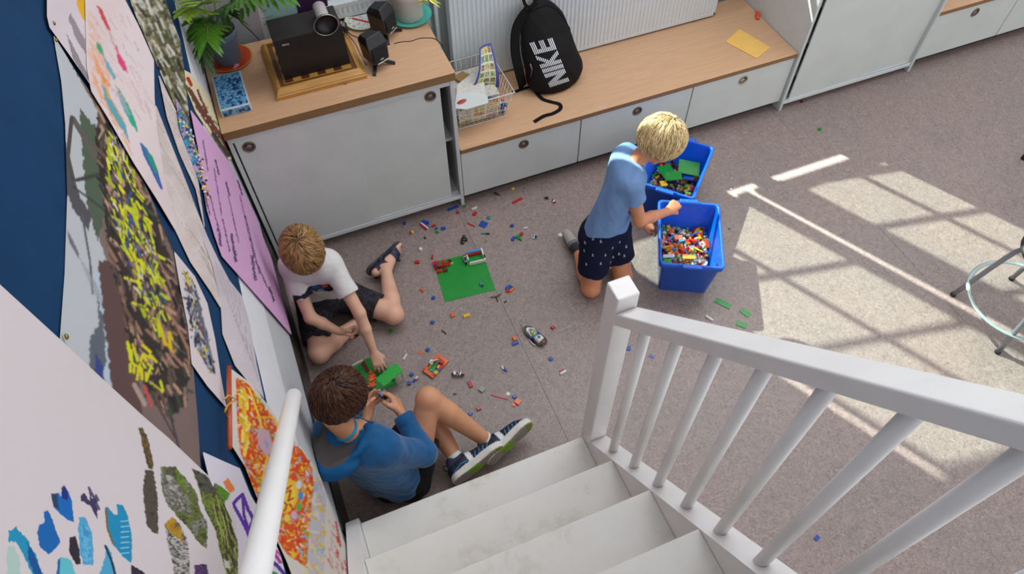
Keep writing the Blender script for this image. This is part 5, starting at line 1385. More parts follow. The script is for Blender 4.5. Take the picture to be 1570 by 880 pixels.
fbrick('white half of the blue and white brick pair', 770.8, 564, 'white', 1, 2, rz=.1)
fbrick('orange brick standing left of the toy boat', 789, 519.5, 'orange', 2, 3, rz=.1, z=.0032)
fbrick('blue plate under the orange brick left of the toy boat', 790, 526, 'blue', 4, 2, rz=.05)
fbrick('red brick right of the toy boat', 847.5, 502, 'red', 2, 2, rz=.5)
fbrick('grey flat bar right of the toy boat', 858, 508, 'grey', 6, 1, HPL, to=(869, 503))
fbrick('blue brick below right of the toy boat', 844.5, 550, 'blue', 2, 2, rz=.2)
fbrick('white long brick beside a red plate below the toy boat', 858, 574, 'white', 4, 1, to=(869, 568))
fbrick('red plate resting on the long white brick', 857, 569.5, 'red', 3, 1, HPL, to=(865, 565.5))
fbrick('green brick by the fair haired child\'s left knee', 600, 507, 'green', 2, 2, rz=.4)
fbrick('white tubular brick right of the blue brick', 806, 350, 'white', 3, 1, rz=-.4)
fbrick('large green plate nearest the front crate', 1109, 465, 'green', 10, 4, HPL, rz=-.98)
fbrick('medium green plate farthest right on the floor', 1143, 479, 'green', 6, 4, HPL, rz=-1.2)
fbrick('medium green plate nearest the stair rail', 1137, 497, 'green', 6, 4, HPL, rz=-.85)
fbrick('white stick brick peeping over the stair rail', 1083, 485, 'white', 5, 1, HBR, to=(1092, 491))
fbrick('blue plate on the floor beside the newel post', 963, 534, 'blue', 3, 3, HPL, rz=-.4)
fbrick('small blue brick seen between the first two balusters', 999, 546, 'blue', 3, 2, HPL, rz=-.9)
fbrick('lonely blue plate on the bare floor at the bottom right', 1252.5, 825, 'blue', 3, 2, HPL, rz=.3)
fbrick('tiny green brick on the bare floor below the tall cabinet', 1257, 198, 'green', 2, 2, rz=.2)
fbrick('dark red crumb at the foot of the tall cabinet', 1229, 156, 'dark red', 2, 2, HPL, rz=.2)
fbrick('black crumb right of the front crate', 1118, 351, 'black', 1, 1, HPL)
fbrick('brown crumb right of the knees of the blond child', 1121, 290, 'white', 1, 1, HPL)
def fthing(name, label, px, py, rz=0, cat='toy', z=0):
    p = onz(px, py, .004); return thing(name, label, cat, (p.x, p.y, z), (0, 0, rz))
def disc(label, px, py, c, r=.008, h=.004):
    p = onz(px, py, .002); o = MB().lathe([(0, 0), (r, 0), (r * 1.02, h * .5), (r * .8, h), (r * .35, h), (r * .3, h * 1.3), (0, h * 1.3)], 24, cap=False).build('toy_disc', pm(c)); put(o, (p.x, p.y, .0002)); return tag(o, label, 'toy disc')
disc('yellow round piece near the bench plinth', 786, 288.5, 'yellow', .010); disc('teal domed disc above the square blue plate', 750, 334, 'teal', .012, .008)
disc('white disc left of the kneeling child\'s foot', 859, 360, 'white', .0115, .003)
# yellow and red ball piece
t = fthing('toy_ball', 'yellow and red round piece on the floor below the cabinet door', 632, 356.5)
MB().lathe([(0, 0), (.007, .002), (.009, .007), (.006, .013), (0, .015)], 16, cap=False).build('shell', pm('yellow'), t); MB().rbox((-.011, -.006, 0), (-.003, .006, .014), .002).build('red_side', pm('red'), t)
# striped aeroplane tail
t = fthing('toy_wing', 'red white and blue striped piece lying on the floor', 651, 346.5, -1.15)
for k, c in enumerate(('blue', 'white', 'red')): put(link('stripe', brick_mesh(7 - (k == 0), 1, HBR, c), t), (0, (k - 1) * -U, 0))
put(link('blue_arm', brick_mesh(5, 2, HBR, 'blue'), t), (-.016, .020, 0), (0, 0, .5))
# brown leaf-like piece under the bench
t = fthing('toy_paddle', 'dark brown long piece beneath the bench plinth', 761, 297, -1.0)
MB().rbox((-.016, -.005, 0), (.014, .005, .010), .004, 2).build('blade', pm('brown'), t); MB().tube([(.014, 0, .005), (.024, .002, .004)], .003, 8).build('stem', pm('black'), t)
# black wheels
t = fthing('toy_tractor_part', 'black pair of rubber wheels left of the square blue plate', 711, 368, .7)
for (x, y, r) in ((-.018, -.004, .010), (.0, .002, .012), (.018, .008, .009), (.006, -.012, .008)):
    MB().lathe([(r * .4, 0), (r, .002), (r * 1.05, .007), (r, .012), (r * .4, .014)], 20).build('wheel', pm('black'), t).location = (x, y, 0)
MB().rbox((-.02, -.003, .004), (.02, .006, .012), .001).build('axle', pm('black'), t)
# small figures and bits
def figure(label, px, py, rz, torso_c, leg_c, head='yellow', hair=None, lying=True, scale=1.0):
    t = fthing('toy_figure', label, px, py, rz, 'toy figure', .006 if lying else 0)
    M = RX(-PI / 2) if lying else Matrix.Identity(4)
    s = scale
    for sx in (-1, 1): MB().rbox((-.0038 * s + sx * .0042 * s, -.003 * s, 0), (.0038 * s + sx * .0042 * s, .004 * s, .011 * s), .0006, M=M).build('leg', pm(leg_c), t)
    b = MB(); b.prism([(-.0078 * s, -.0035 * s), (.0078 * s, -.0035 * s), (.0078 * s, .0035 * s), (-.0078 * s, .0035 * s)], .011 * s, .0235 * s, M=M, top_scale=.78); b.build('torso', pm(torso_c), t)
    for sx in (-1, 1): MB().tube([M @ Vector((sx * .0075 * s, 0, .022 * s)), M @ Vector((sx * .0105 * s, -.001, .017 * s)), M @ Vector((sx * .0105 * s, -.006 * s, .013 * s))], .0021 * s, 8).build('arm', pm(torso_c), t)
    MB().lathe([(0, .024 * s), (.004 * s, .0245 * s), (.0051 * s, .027 * s), (.0051 * s, .031 * s), (.004 * s, .033 * s), (0, .0335 * s)], 16, 0, M, cap=False).build('head', pm(head), t)
    if hair: MB().lathe([(.0056 * s, .028 * s), (.0062 * s, .031 * s), (.0045 * s, .035 * s), (0, .036 * s)], 16, 0, M, cap=False).build('helmet', pm(hair), t)
    return t
figure('black toy figure piece right of the long red plate', 841, 304, 1.1, 'black', 'black', 'black', scale=.7)
figure('toy figure with white torso and red legs near the drawers', 851.5, 311, .3, 'white', 'red', 'black', scale=.8)
figure('small teal toy figure lying on the big green plate', 736, 434, -2.9, 'teal', 'teal', 'brown', 'brown', scale=.8).location.z = .010
figure('grey headed tiny toy figure below the teal bar', 747.5, 369, .3, 'grey', 'tan', 'tan', scale=.45)
t = fthing('toy_bar', 'teal and black long piece below the square blue plate', 744, 358, -.45)
MB().rbox((-.022, -.004, 0), (.004, .004, .006), .001).build('teal_half', pm('teal'), t); MB().rbox((.002, -.0045, 0), (.022, .0045, .006), .001).build('black_half', pm('black'), t); MB().tube([(.014, 0, .003), (.026, .007, .004)], .002, 6).build('tip', pm('light blue'), t)
t = fthing('toy_vehicle_part', 'white and black car part with a blue tip right of the cluster', 819.5, 363.5, -.5)
MB().rbox((-.016, -.009, 0), (.002, .009, .009), .002).build('white_body', pm('white'), t); MB().rbox((-.012, -.005, .009), (-.004, .005, .0105), .001).build('window', pm('black'), t)
MB().rbox((.0, -.007, 0), (.014, .006, .012), .002).build('black_engine', pm('black'), t); MB().rbox((.004, -.014, 0), (.015, -.006, .007), .001).build('blue_tip', pm('light blue'), t)
t = fthing('toy_cluster', 'blue red and orange pieces joined right of the big green plate', 782, 443, .3)
for (x, y, c, nx, ny, z) in ((.0, .012, 'blue', 4, 2, 0), (-.016, -.002, 'red', 2, 2, 0), (.004, -.012, 'orange', 4, 1, 0), (.02, .012, 'grey', 1, 3, .003)):
    put(link('piece', brick_mesh(nx, ny, HBR if z == 0 else HPL, c), t), (x, y, z), (0, 0, x * 20))
t = fthing('toy_propeller', 'dark brown three bladed propeller at the corner of the big green plate', 761, 455, 0)
for k, a in enumerate((PI * .90, .30, -PI / 2 - .15)):
    MB().rbox((.002, -.0035, 0.001), (.030, .0035, .004), .001, M=RZ(a)).build('blade', pm('brown'), t)
MB().lathe([(.005, 0), (.005, .006), (0, .006)], 12, cap=False).build('hub', pm('brown'), t)

# the big green building plate with its models
def rect_fit(pts):
    P = [onz(x, y, .002) for x, y in pts]; c = sum(P, Vector()) / 4
    a = math.atan2((P[1] - P[0] + P[2] - P[3]).y, (P[1] - P[0] + P[2] - P[3]).x); return c, a
def baseplate(name, label, c, a, nx, ny, z=0, col='green', cat='building plate', parent=None):
    t = thing(name, label, cat, (c.x, c.y, z), (0, 0, a)) if parent is None else parent
    MB().rbox((-nx*U/2, -ny*U/2, 0), (nx*U/2, ny*U/2, .0018), .0005).build('plate', pm(col), t)
    b = MB(); ns = 6; r = .00245
    for i in range(nx):
        for j in range(ny):
            cx, cy = (i + .5 - nx / 2) * U, (j + .5 - ny / 2) * U
            vs = [(cx + r*math.cos(2*PI*k/ns), cy + r*math.sin(2*PI*k/ns), zz) for zz in (.0018, .0035) for k in range(ns)]
            b.add(vs, [tuple(range(ns, 2*ns))] + [(k, (k+1) % ns, ns+(k+1) % ns, ns+k) for k in range(ns)])
    o = b.build('studs', pm(col), t); o['kind'] = 'stuff'
    return t
c, a = rect_fit([(665.6, 402), (740, 381), (759.6, 448), (680.6, 463)])
gp = baseplate('green_baseplate', 'big green studded building plate in the middle of the floor', c, a, 32, 32)
def on_plate(u, v, c, nx, ny, h=HBR, z=.0018, rz=0, t=None):
    o = link('brick', brick_mesh(nx, ny, h, c), t); return put(o, (u, v, z), (0, 0, rz))
PLc, PLa = c, a
def plate_thing(name, label, u, v, rz=0, cat='toy building', z=.0035):
    p = Vector((c.x, c.y, 0)) + RZ(a) @ Vector((u, v, 0)); return thing(name, label, cat, (p.x, p.y, z), (0, 0, a + rz))
t = plate_thing('toy_barrier', 'red brick structure on the upper left corner of the green plate', -.085, .088)
for (u, v, cc, nx, ny, z) in ((-.033, .018, 'red', 4, 4, 0), (-.036, .0, 'red', 3, 3, 0), (-.004, -.004, 'red', 9, 1, 0), (.004, .012, 'red', 2, 3, .0096), (.028, .008, 'red', 2, 3, .0), (-.010, -.008, 'red', 6, 1, .0096), (-.028, -.030, 'red', 3, 2, 0), (.002, -.032, 'dark red', 3, 2, 0), (.036, .012, 'black', 2, 3, 0), (-.03, -.004, 'blue', 2, 2, .0096), (.043, .0, 'tan', 2, 1, 0)):
    on_plate(u, v, cc, nx, ny, HBR, z, 0, t)
t = plate_thing('toy_house_wall', 'low wall of white blue and red bricks on the upper right of the green plate', .082, .090)
for (u, v, cc, nx, ny, z) in ((0, .036, 'light blue', 9, 2, 0), (0, .036, 'light blue', 9, 2, .0096), (.0, .020, 'red', 8, 1, 0), (.0, .020, 'red', 8, 1, .0096), (.042, .0, 'white', 1, 10, 0), (.042, .002, 'white', 1, 10, .0096), (.0, -.034, 'white', 10, 1, 0), (.0, -.034, 'white', 9, 1, .0096), (-.038, .01, 'white', 1, 4, 0), (.044, -.018, 'brown', 1, 2, .0192)):
    on_plate(u, v, cc, nx, ny, HBR, z, 0, t)
t = plate_thing('toy_motorbike', 'white and black toy motorbike on the big green plate', .028, .085, 1.6, 'toy vehicle')
for x in (-.016, .018): MB().lathe([(.003, -.003), (.011, -.0035), (.0115, 0), (.011, .0035), (.003, .003)], 20, 0, T(x, 0, .011) @ RX(PI / 2)).build('wheel', pm('black'), t)
MB().rbox((-.020, -.006, .010), (.018, .006, .024), .004, 2).build('fairing', pm('white'), t); MB().rbox((-.004, -.010, .012), (.006, .010, .018), .002).build('side_panel', pm('light blue'), t); MB().rbox((-.018, -.004, .024), (-.006, .004, .034), .002).build('seat', pm('black'), t)
MB().lathe([(.005, .024), (.006, .030), (0, .034)], 12, cap=False).build('helmet', pm('blue'), t); MB().tube([(.012, -.011, .026), (.010, 0, .028), (.012, .011, .026)], .0015, 6).build('handlebar', pm('yellow'), t)

# the orange walled model
c2, a2 = rect_fit([(673.6, 541), (690, 553), (662, 583), (646, 572.5)])
t = thing('toy_yard', 'orange and red walled brick model lying on the floor', 'toy building', (c2.x, c2.y, 0), (0, 0, a2))
nx, ny = 8, 14
MB().rbox((-nx*U/2, -ny*U/2, 0), (nx*U/2, ny*U/2, HPL), .0003).build('floor_plate', pm('green'), t)
wl = [(0, 6, 8, 2, 'orange'), (-3, 3.5, 2, 3, 'orange'), (3, 4, 2, 2, 'orange'), (3, 1.5, 2, 3, 'red'), (3, -1, 2, 2, 'blue'), (3, -3, 2, 2, 'yellow'), (3, -5, 2, 2, 'red'), (1, -6, 2, 2, 'orange'), (-1.5, -6, 3, 2, 'orange'), (3, -6.5, 2, 1, 'orange'), (-3.5, -6, 1, 2, 'red'), (-3, -4.0, 2, 2, 'orange'), (-3, -2.0, 2, 2, 'yellow'), (-3, 1, 2, 2, 'dark red'), (0, -4, 1, 1, 'light blue')]
for x, y, w_, d_, cc in wl: on_plate(x * U, y * U, cc, w_, d_, HBR, HPL, 0, t)
on_plate(1.0 * U, 1.5 * U, 'dark red', 2, 5, HBR, HPL, .3, t); on_plate(1.5 * U, 3.5 * U, 'red', 3, 2, HBR, .0128, .2, t); on_plate(2.2 * U, 0, 'yellow', 1, 2, HBR, .0128, .1, t)
on_plate(-3 * U, 0, 'white', 2, 3, HBR, .0128, .4, t); on_plate(-3 * U, -2 * U, 'dark red', 1, 2, HBR, .0128, .4, t)
MB().tube([(-.028, -.012, .016), (-.02, .0, .030), (-.012, .018, .028), (-.006, .034, .016)], .0022, 8).build('white_arch', pm('white'), t)
# white motorcycle on the floor
t = fthing('toy_motorbike', 'white toy motorbike with a blue wheel on the floor', 702, 575, -.45, 'toy vehicle')
for x, cc in ((-.018, 'black'), (.019, 'blue')):
    MB().lathe([(.004, -.003), (.0115, -.0035), (.012, 0), (.0115, .0035), (.004, .003)], 20, 0, T(x, 0, .012) @ RX(PI / 2 + .5)).build('wheel', pm('black'), t); MB().lathe([(0, -.004), (.006, -.004), (.006, .004), (0, .004)], 14, 0, T(x, 0, .012) @ RX(PI / 2 + .5), cap=False).build('hub', pm(cc if cc != 'black' else 'grey'), t)
MB().rbox((-.016, -.006, .012), (.012, .006, .022), .003, 2).build('fairing', pm('white'), t); MB().rbox((-.02, -.009, .018), (-.008, .009, .026), .003, 2).build('fairing', pm('white'), t); MB().rbox((.004, -.010, .018), (.016, .008, .026), .002).build('windscreen', pm('white'), t)
MB().tube([(.006, -.014, .028), (.010, 0, .026), (.006, .014, .028)], .0016, 6).build('handlebar', pm('black'), t); MB().rbox((-.006, -.004, .022), (.004, .004, .028), .001).build('blue_badge', pm('blue'), t)
# toy boat
bt = thing('toy_boat', 'black and white toy speedboat with a blue cockpit on the floor', 'toy boat', (0, 0, 0))
q0, q1 = onz(799, 497, .012), onz(838, 530, .012); bc = (q0 + q1) / 2; ba = math.atan2(q0.y - q1.y, q0.x - q1.x); bt.location = (bc.x, bc.y, 0); bt.rotation_euler = (0, 0, ba)
LB = .062; WBt = .026
hull = [(LB, 0), (LB * .93, WBt * .38), (LB * .7, WBt * .78), (LB * .3, WBt), (-LB * .95, WBt * .98), (-LB, WBt * .8), (-LB, -WBt * .8), (-LB * .95, -WBt * .98), (LB * .3, -WBt), (LB * .7, -WBt * .78), (LB * .93, -WBt * .38)]
MB().prism([(x * .93, y * .8) for x, y in hull], .001, .012, top_scale=1.07).build('hull', pm('black'), bt)
MB().prism(hull, .012, .018).build('gunwale', pm('black'), bt)
MB().prism([(x * .78 - .002, y * .72) for x, y in hull], .018, .022).build('deck', pm('white'), bt)
MB().prism([(LB * .42, 0), (LB * .35, .012), (0, .015), (-.018, .013), (-.018, -.013), (0, -.015), (LB * .35, -.012)], .022, .024).build('cockpit', pm('teal'), bt)
MB().tube([(LB * .50, 0, .023), (LB * .42, .011, .030), (.010, .017, .032)], .003, 8).build('windscreen', pm('white'), bt); MB().tube([(LB * .50, 0, .023), (LB * .42, -.011, .030), (.010, -.017, .032)], .003, 8).build('windscreen', pm('white'), bt)
for x in (.010, -.004): MB().rbox((x - .005, -.007, .024), (x + .004, .007, .031), .001).build('seat', pm('yellow'), bt)
for s in (-1, 1): put(link('side_brick', brick_mesh(2, 1, HBR, 'blue'), bt), (-.014, s * .018, .022))
MB().rbox((-.048, -.016, .022), (-.024, .016, .030), .003, 2).build('engine_cover', pm('white'), bt); MB().lathe([(.008, .030), (.008, .034), (.004, .034), (.004, .030)], 20, 0, T(-.034, 0, 0)).build('engine_ring', pm('grey'), bt)
MB().rbox((-.072, -.020, .010), (-.056, .020, .022), .003).build('outboard', pm('black'), bt); MB().rbox((-.070, -.006, .022), (-.058, .006, .026), .001).build('outboard_light', pm('red'), bt)
MB().tube([(LB * .95, 0, .016), (LB * 1.10, .002, .018), (LB * 1.28, .004, .02)], .0022, 8).build('bow_spike', pm('brown'), bt)
for k in range(3): MB().lathe([(.003, 0), (.003, .002), (0, .002)], 8, 0, T(LB * (1.08 + .08 * k), .002, .018), cap=False).build('spike_ring', pm('white'), bt)
MB().tube([(.0, .030, .006), (-.014, .034, .008), (-.028, .036, .006), (-.042, .034, .008)], .0028, 8).build('side_float', pm('white'), bt); MB().tube([(-.004, .026, .006), (-.03, .028, .006)], .003, 8).build('float_strut', pm('black'), bt)

# the toy house between the two sitting children
cA = onz(583, 539.5, .002); dA = (onz(536, 563, .002) - cA).normalized(); dB = Vector((-dA.y, dA.x, 0));
if dB.y > 0: dB = -dB
a3 = math.atan2(-dA.y, -dA.x)
cc_ = cA + dA * .096 + dB * .096
th = baseplate('toy_house', 'green plate with orange stairs and green roof being built by the two boys', cc_, a3, 24, 24, 0, 'green', 'toy building')
th.name = 'toy_house'
for (x, y, cc, nx, ny, z) in ((-9, 11, 'red', 6, 1, 0), (-2.5, 11, 'white', 7, 1, 0), (-9, 11, 'red', 6, 1, .0096), (-2.5, 11, 'white', 7, 1, .0096), (.5, 7.5, 'dark red', 2, 8, 0), (-8, 2, 'orange', 2, 2, 0), (-8, 2, 'yellow', 1, 2, .0096), (1, 0, 'orange', 4, 2, 0), (1, -2, 'orange', 4, 2, 0), (-.5, -4, 'orange', 4, 2, 0), (-1.5, -6, 'orange', 4, 2, 0), (1.5, -1, 'orange', 3, 2, .0096), (0, -3, 'orange', 3, 2, .0096), (1.5, 1.5, 'orange', 2, 2, .0096), (9, 2, 'blue', 2, 3, 0), (9, 2, 'blue', 2, 2, .0096), (-3, -7, 'brown', 2, 2, 0), (10.5, -6, 'dark red', 2, 6, 0), (10.5, -6, 'dark red', 2, 5, .0096), (-9, -4, 'white', 1, 2, 0)):
    put(link('brick', brick_mesh(nx, ny, HBR, cc), th), (x * U, y * U, .0018 + z))
zr = .085
R4 = [onz(x, y, zr) for x, y in ((573.6, 584.5), (610.6, 554.5), (623, 569.5), (582, 591.5))]
rc_ = sum(R4, Vector()) / 4; ra = math.atan2((R4[1] - R4[0]).y, (R4[1] - R4[0]).x)
rf = MB(); brick_mb(14, 7, HPL, rf)
ro = rf.build('roof_plate', mat('plastic_bright_green', '12a532', .25, coat=.2), th); Mi = (T(cc_.x, cc_.y, 0) @ RZ(a3)).inverted() @ (T(rc_.x, rc_.y, zr) @ RZ(ra)); ro.matrix_local = Mi
CLR = mat('clear_plastic_post', 'd8dcd8', .12, trans=.7)
for (x, y) in ((.048, -.022), (.048, .022), (.010, -.024), (-.048, .0)):
    p = Mi @ Vector((x, y, 0)); MB().rbox((p.x - .0035, p.y - .0035, .0018), (p.x + .0035, p.y + .0035, zr), .0006).build('clear_post', CLR, th)
# bits held by the brown haired child
p = onz(585, 606, .35)
t = thing('toy_part', 'dark blue and brown brick assembly held between the brown haired child\'s hands', 'toy', (p.x, p.y, p.z - .01), (.3, .2, .5))
for (x, y, z, cc, nx, ny) in ((0, 0, 0, 'black', 2, 5), (0, .004, .0096, 'blue', 2, 2), (.012, -.006, .004, 'brown', 3, 2), (.018, .006, -.004, 'dark red', 2, 2)):
    put(link('piece', brick_mesh(nx, ny, HBR, cc), t), (x, y, z))
p = onz(541, 517, .150)
t = thing('toy_part', 'small bunch of coloured bricks in the fair haired child\'s hand', 'toy', (p.x, p.y, p.z), (.2, .1, .3))
for (x, y, z, cc, nx, ny) in ((0, 0, 0, 'black', 3, 1), (.004, .006, .004, 'lime', 1, 2), (-.004, -.004, .006, 'orange', 2, 1), (.016, -.004, -.004, 'black', 3, 1)):
    put(link('piece', brick_mesh(nx, ny, HBR, cc), t), (x, y, z))

# ---------------------------------------------------------------- the blue crates
CRATE = mat('blue_crate_plastic', '0558c8', 0.32, noise=0.04, nscale=12, coat=0.15)
def rrect(w, l, r, n=5):
    pts = []
    for sx, sy, a0 in ((1, 1, 0), (-1, 1, PI / 2), (-1, -1, PI), (1, -1, 1.5 * PI)):
        for k in range(n + 1):
            a = a0 + PI / 2 * k / n; pts.append((sx * (w - r) + r * math.cos(a), sy * (l - r) + r * math.sin(a)))
    return pts
def crate(label, x, y, a, W=.15, L=.20, H=.255):
    t = thing('storage_crate', label, 'storage crate', (x, y, 0), (0, 0, a))
    tp = .034
    prof = [(tp + .004, 0.0, 0), (tp, .004, 0), (.012, H - .035, 0), (.010, H - .034, 0), (.0, H - .030, 0), (-.001, H - .004, 0), (.003, H, 0), (.009, H, 0), (.0125, H - .004, 0), (.0145, H - .02, 0), (tp + .004, .006, 0)]
    vs = []; fs = []; n = None
    for ins, z, _ in prof:
        rr = rrect(W - ins, L - ins, max(.022 - ins * .1, .012)); n = len(rr); vs += [(px, py, z) for px, py in rr]
    for i in range(len(prof) - 1):
        for j in range(n): fs.append((i*n+j, i*n+(j+1) % n, (i+1)*n+(j+1) % n, (i+1)*n+j))
    fs.append(tuple(range(n))[::-1]); fs.append(tuple((len(prof)-1)*n + j for j in range(n)))
    MB().add(vs, fs, 0, True).build('tub', CRATE, t)
    me = t.children[0].data
    for p in me.polygons: p.use_smooth = len(p.vertices) == 4
    for s in (-1, 1):
        MB().rbox((-.045, s * (L + .002) - .012, H - .012), (.045, s * (L + .002) + .012, H + .0025), .004, 2).build('grip', CRATE, t)
        MB().rbox((-.060, s * (L - .004) - .004, H - .001), (-.046, s * (L - .004) + .004, H + .003), .001).build('rim_clip', CRATE, t); MB().rbox((.046, s * (L - .004) - .004, H - .001), (.060, s * (L - .004) + .004, H + .003), .001).build('rim_clip', CRATE, t)
    return t
AB, XBc, YBc = math.radians(-28), .87, -.80
AA, XAc, YAc = math.radians(-46), 1.035, -.375
crate('blue plastic crate nearer the stairs, half full of mixed bricks', XBc, YBc, AB)
crate('blue plastic crate nearer the drawers, with green plates inside', XAc, YAc, AA)
SEEN = set()
def heap(label_fmt, x, y, a, z0, n, seed, cols, group, nstuff=420):
    rng = random.Random(seed); W, L = .108, .158
    sb = MB(); cl = list(dict.fromkeys(cols))
    bmats = [pm(c) for c in cl]
    def rpos(z):
        return rng.uniform(-W, W), rng.uniform(-L, L), z + .016 * math.sin(9 * x) 
    bumps = [(rng.uniform(-W, W), rng.uniform(-L, L), rng.uniform(-.01, .02)) for _ in range(6)]
    def zz(u, v): return z0 + sum(h * math.exp(-((u - a_) ** 2 + (v - b_) ** 2) / .003) for a_, b_, h in bumps)
    base_ = MB().box((-W + .006, -L + .006, .008), (W - .006, L - .006, z0 - .02))
    for k in range(nstuff):
        u, v = rng.uniform(-W * .97, W * .97), rng.uniform(-L * .98, L * .98)
        M = T(u, v, zz(u, v) - .012 + rng.uniform(-.008, .003)) @ Euler((rng.uniform(-1, 1), rng.uniform(-1, 1), rng.uniform(0, 6.3))).to_matrix().to_4x4()
        brick_mb(rng.choice((2, 2, 3, 4)), 2, HBR, sb, M, cl.index(rng.choice(cols)), studs=False)
    so_ = sb.build('brick_heap', bmats); put(so_, (x, y, 0), (0, 0, a)); tag(so_, label_fmt.format('mixed'), 'toy bricks', None, 'stuff')
    for k in range(n):
        u, v = rng.uniform(-W * .97, W * .97), rng.uniform(-L * .98, L * .98)
        for _ in range(60):
          cc = rng.choice(cols); nx, ny = rng.choice(((2, 2), (2, 4), (1, 2), (2, 3), (1, 4), (1, 1), (2, 2), (1, 6)))
          h = rng.choice((HBR, HBR, HPL)); wp = RZ(a) @ Vector((u, v, 0)); key = (nx, ny, h, cc, wp.x > .035, wp.x < -.035, wp.y > .04, wp.y < -.04, x)
          if key not in SEEN: SEEN.add(key); break
        o = link('toy_brick', brick_mesh(nx, ny, h, cc))
        M = T(x, y, 0) @ RZ(a) @ T(u, v, zz(u, v) + rng.uniform(-.004, .008)) @ Euler((rng.uniform(-.9, .9), rng.uniform(-.9, .9), rng.uniform(0, 6.3))).to_matrix().to_4x4()
        o.matrix_world = M; 
        sh = {(2, 2): 'square', (2, 4): 'large', (1, 2): 'small', (2, 3): 'medium', (1, 4): 'long thin', (1, 1): 'tiny', (1, 6): 'very long thin'}[(nx, ny)] + (' flat' if h == HPL else '')
        ang = rng.random()
        wp = RZ(a) @ Vector((u, v, 0)); c1_ = 'far' if wp.y > .04 else ('near' if wp.y < -.04 else 'middle'); c2_ = 'left' if wp.x < -.035 else ('right' if wp.x > .035 else 'centre')
        tag(o, '%s %s brick, %s %s of the heap in the %s crate' % (sh, cc, c1_, c2_, 'front' if 'front' in group else 'rear'), 'toy brick', group)
    return zz
C1 = ['red', 'red', 'red', 'orange', 'orange', 'orange', 'yellow', 'yellow', 'white', 'white', 'white', 'blue', 'green', 'tan', 'dark red', 'light blue', 'black', 'lime']
heap('{} plastic brick in the heap inside the crate nearer the stairs', XBc, YBc, AB, .105, 150, 5, C1, 'loose bricks in the front crate')
C2 = ['black', 'black', 'black', 'red', 'orange', 'orange', 'brown', 'green', 'lime', 'yellow', 'white', 'tan', 'blue', 'grey']
heap('{} plastic brick in the heap inside the crate nearer the drawers', XAc, YAc, AA, .10, 62, 8, C2, 'loose bricks in the rear crate', 380)
def crate_plate(label, pts, z, col, th_=.0032, tilt=(0, 0)):
    P = [onz(x, y, z) for x, y in pts]; ce = sum(P, Vector()) / 4; an = math.atan2((P[1] - P[0]).y, (P[1] - P[0]).x)
    w_ = ((P[1] - P[0]).length + (P[2] - P[3]).length) / 2; l_ = ((P[3] - P[0]).length + (P[2] - P[1]).length) / 2
    nx, ny = max(2, round(w_ / U)), max(2, round(l_ / U))
    o = link('toy_plate', brick_mb(nx, ny, HPL).mesh('toy_plate', pm(col))); put(o, ce, (tilt[0], tilt[1], an)); return tag(o, label, 'toy plate')
crate_plate('large green plate leaning in the rear crate, farthest from the child', [(1041, 247), (1075, 251), (1071, 268), (1038, 264)], .150, 'green', tilt=(.15, .1))
crate_plate('green plate in the rear crate under the child\'s chin', [(1006, 256), (1030, 250), (1037, 272), (1018, 277)], .145, 'green', tilt=(-.1, .1))
crate_plate('green plate in the rear crate overlapping the others', [(1018, 264), (1043, 264), (1046, 276), (1021, 277)], .158, 'green', tilt=(.05, -.1))
crate_plate('blue plate under the green plates in the rear crate', [(1047, 265), (1066, 267), (1062, 276), (1046, 275)], .130, 'blue')
crate_plate('yellow plate in the rear crate below the green plates', [(1011, 279), (1019, 277), (1026, 283), (1013, 287)], .140, 'yellow', tilt=(.2, .2))
crate_plate('green plate at the near left corner inside the front crate', [(1017, 396), (1029, 395), (1030, 406), (1018, 407)], .125, 'green')
crate_plate('orange plate against the right side in the heap of the front crate', [(1080, 368), (1088, 367), (1088, 378), (1080, 379)], .135, 'orange', tilt=(.3, .4))
crate_plate('orange plate at the far left in the heap of the front crate', [(1033, 361), (1046, 361), (1047, 367), (1034, 367)], .13, 'orange', tilt=(.2, 0))
crate_plate('light blue plate in the far half of the front crate heap', [(1040, 367), (1049, 366), (1049, 371), (1041, 371)], .138, 'light blue')
crate_plate('long yellow plate in the middle of the front crate heap', [(1046, 392), (1066, 391), (1066, 396), (1047, 397)], .137, 'yellow', tilt=(.1, .1))
crate_plate('white plate on edge at the near left of the front crate heap', [(1017, 391), (1031, 390), (1031, 394), (1017, 395)], .135, 'white', tilt=(.5, 0))

pos = ('back left', 'back middle', 'back right', 'upper left', 'upper middle', 'upper right', 'lower left', 'lower middle', 'lower right', 'bottom')
for k, (x, y, c_) in enumerate(BASKETS):
    p = ony(x, y, .150 + .012 * (k % 3)); p.z = max(p.z, HBT + .012)
    o = link('toy_brick', brick_mesh((3, 2, 4)[k % 3], 2, HBR, c_)); put(o, p, (random.uniform(-.6, .6), random.uniform(-.6, .6), random.uniform(0, 3)))
    tag(o, '%s brick behind the front wires of the basket, %s of the bricks there' % (c_, pos[k]), 'toy brick', 'bricks in the wire basket')

# ================================================================ THE THREE CHILDREN
def J(px, py, z): return np.array(onz(px, py, z))
def torso(F, hl, hr, sl_, sr, neck, rh, rc, rs, k=0.03, belly=None):
    hc = (hl + hr) / 2; sc = (sl_ + sr) / 2
    F.cone(lerp(hl, hc, 0.25), lerp(sl_, sc, 0.42), rh, rc, k); F.cone(lerp(hr, hc, 0.25), lerp(sr, sc, 0.42), rh, rc, k)
    F.cone(hc, lerp(hc, sc, 0.9), rh, rc, k)
    F.cone(sl_, sr, rs, rs, k)
    F.cone(lerp(sl_, sc, .6), lerp(sc, neck, 0.6), rs * 0.9, rs * 0.8, k); F.cone(lerp(sr, sc, .6), lerp(sc, neck, 0.6), rs * 0.9, rs * 0.8, k)

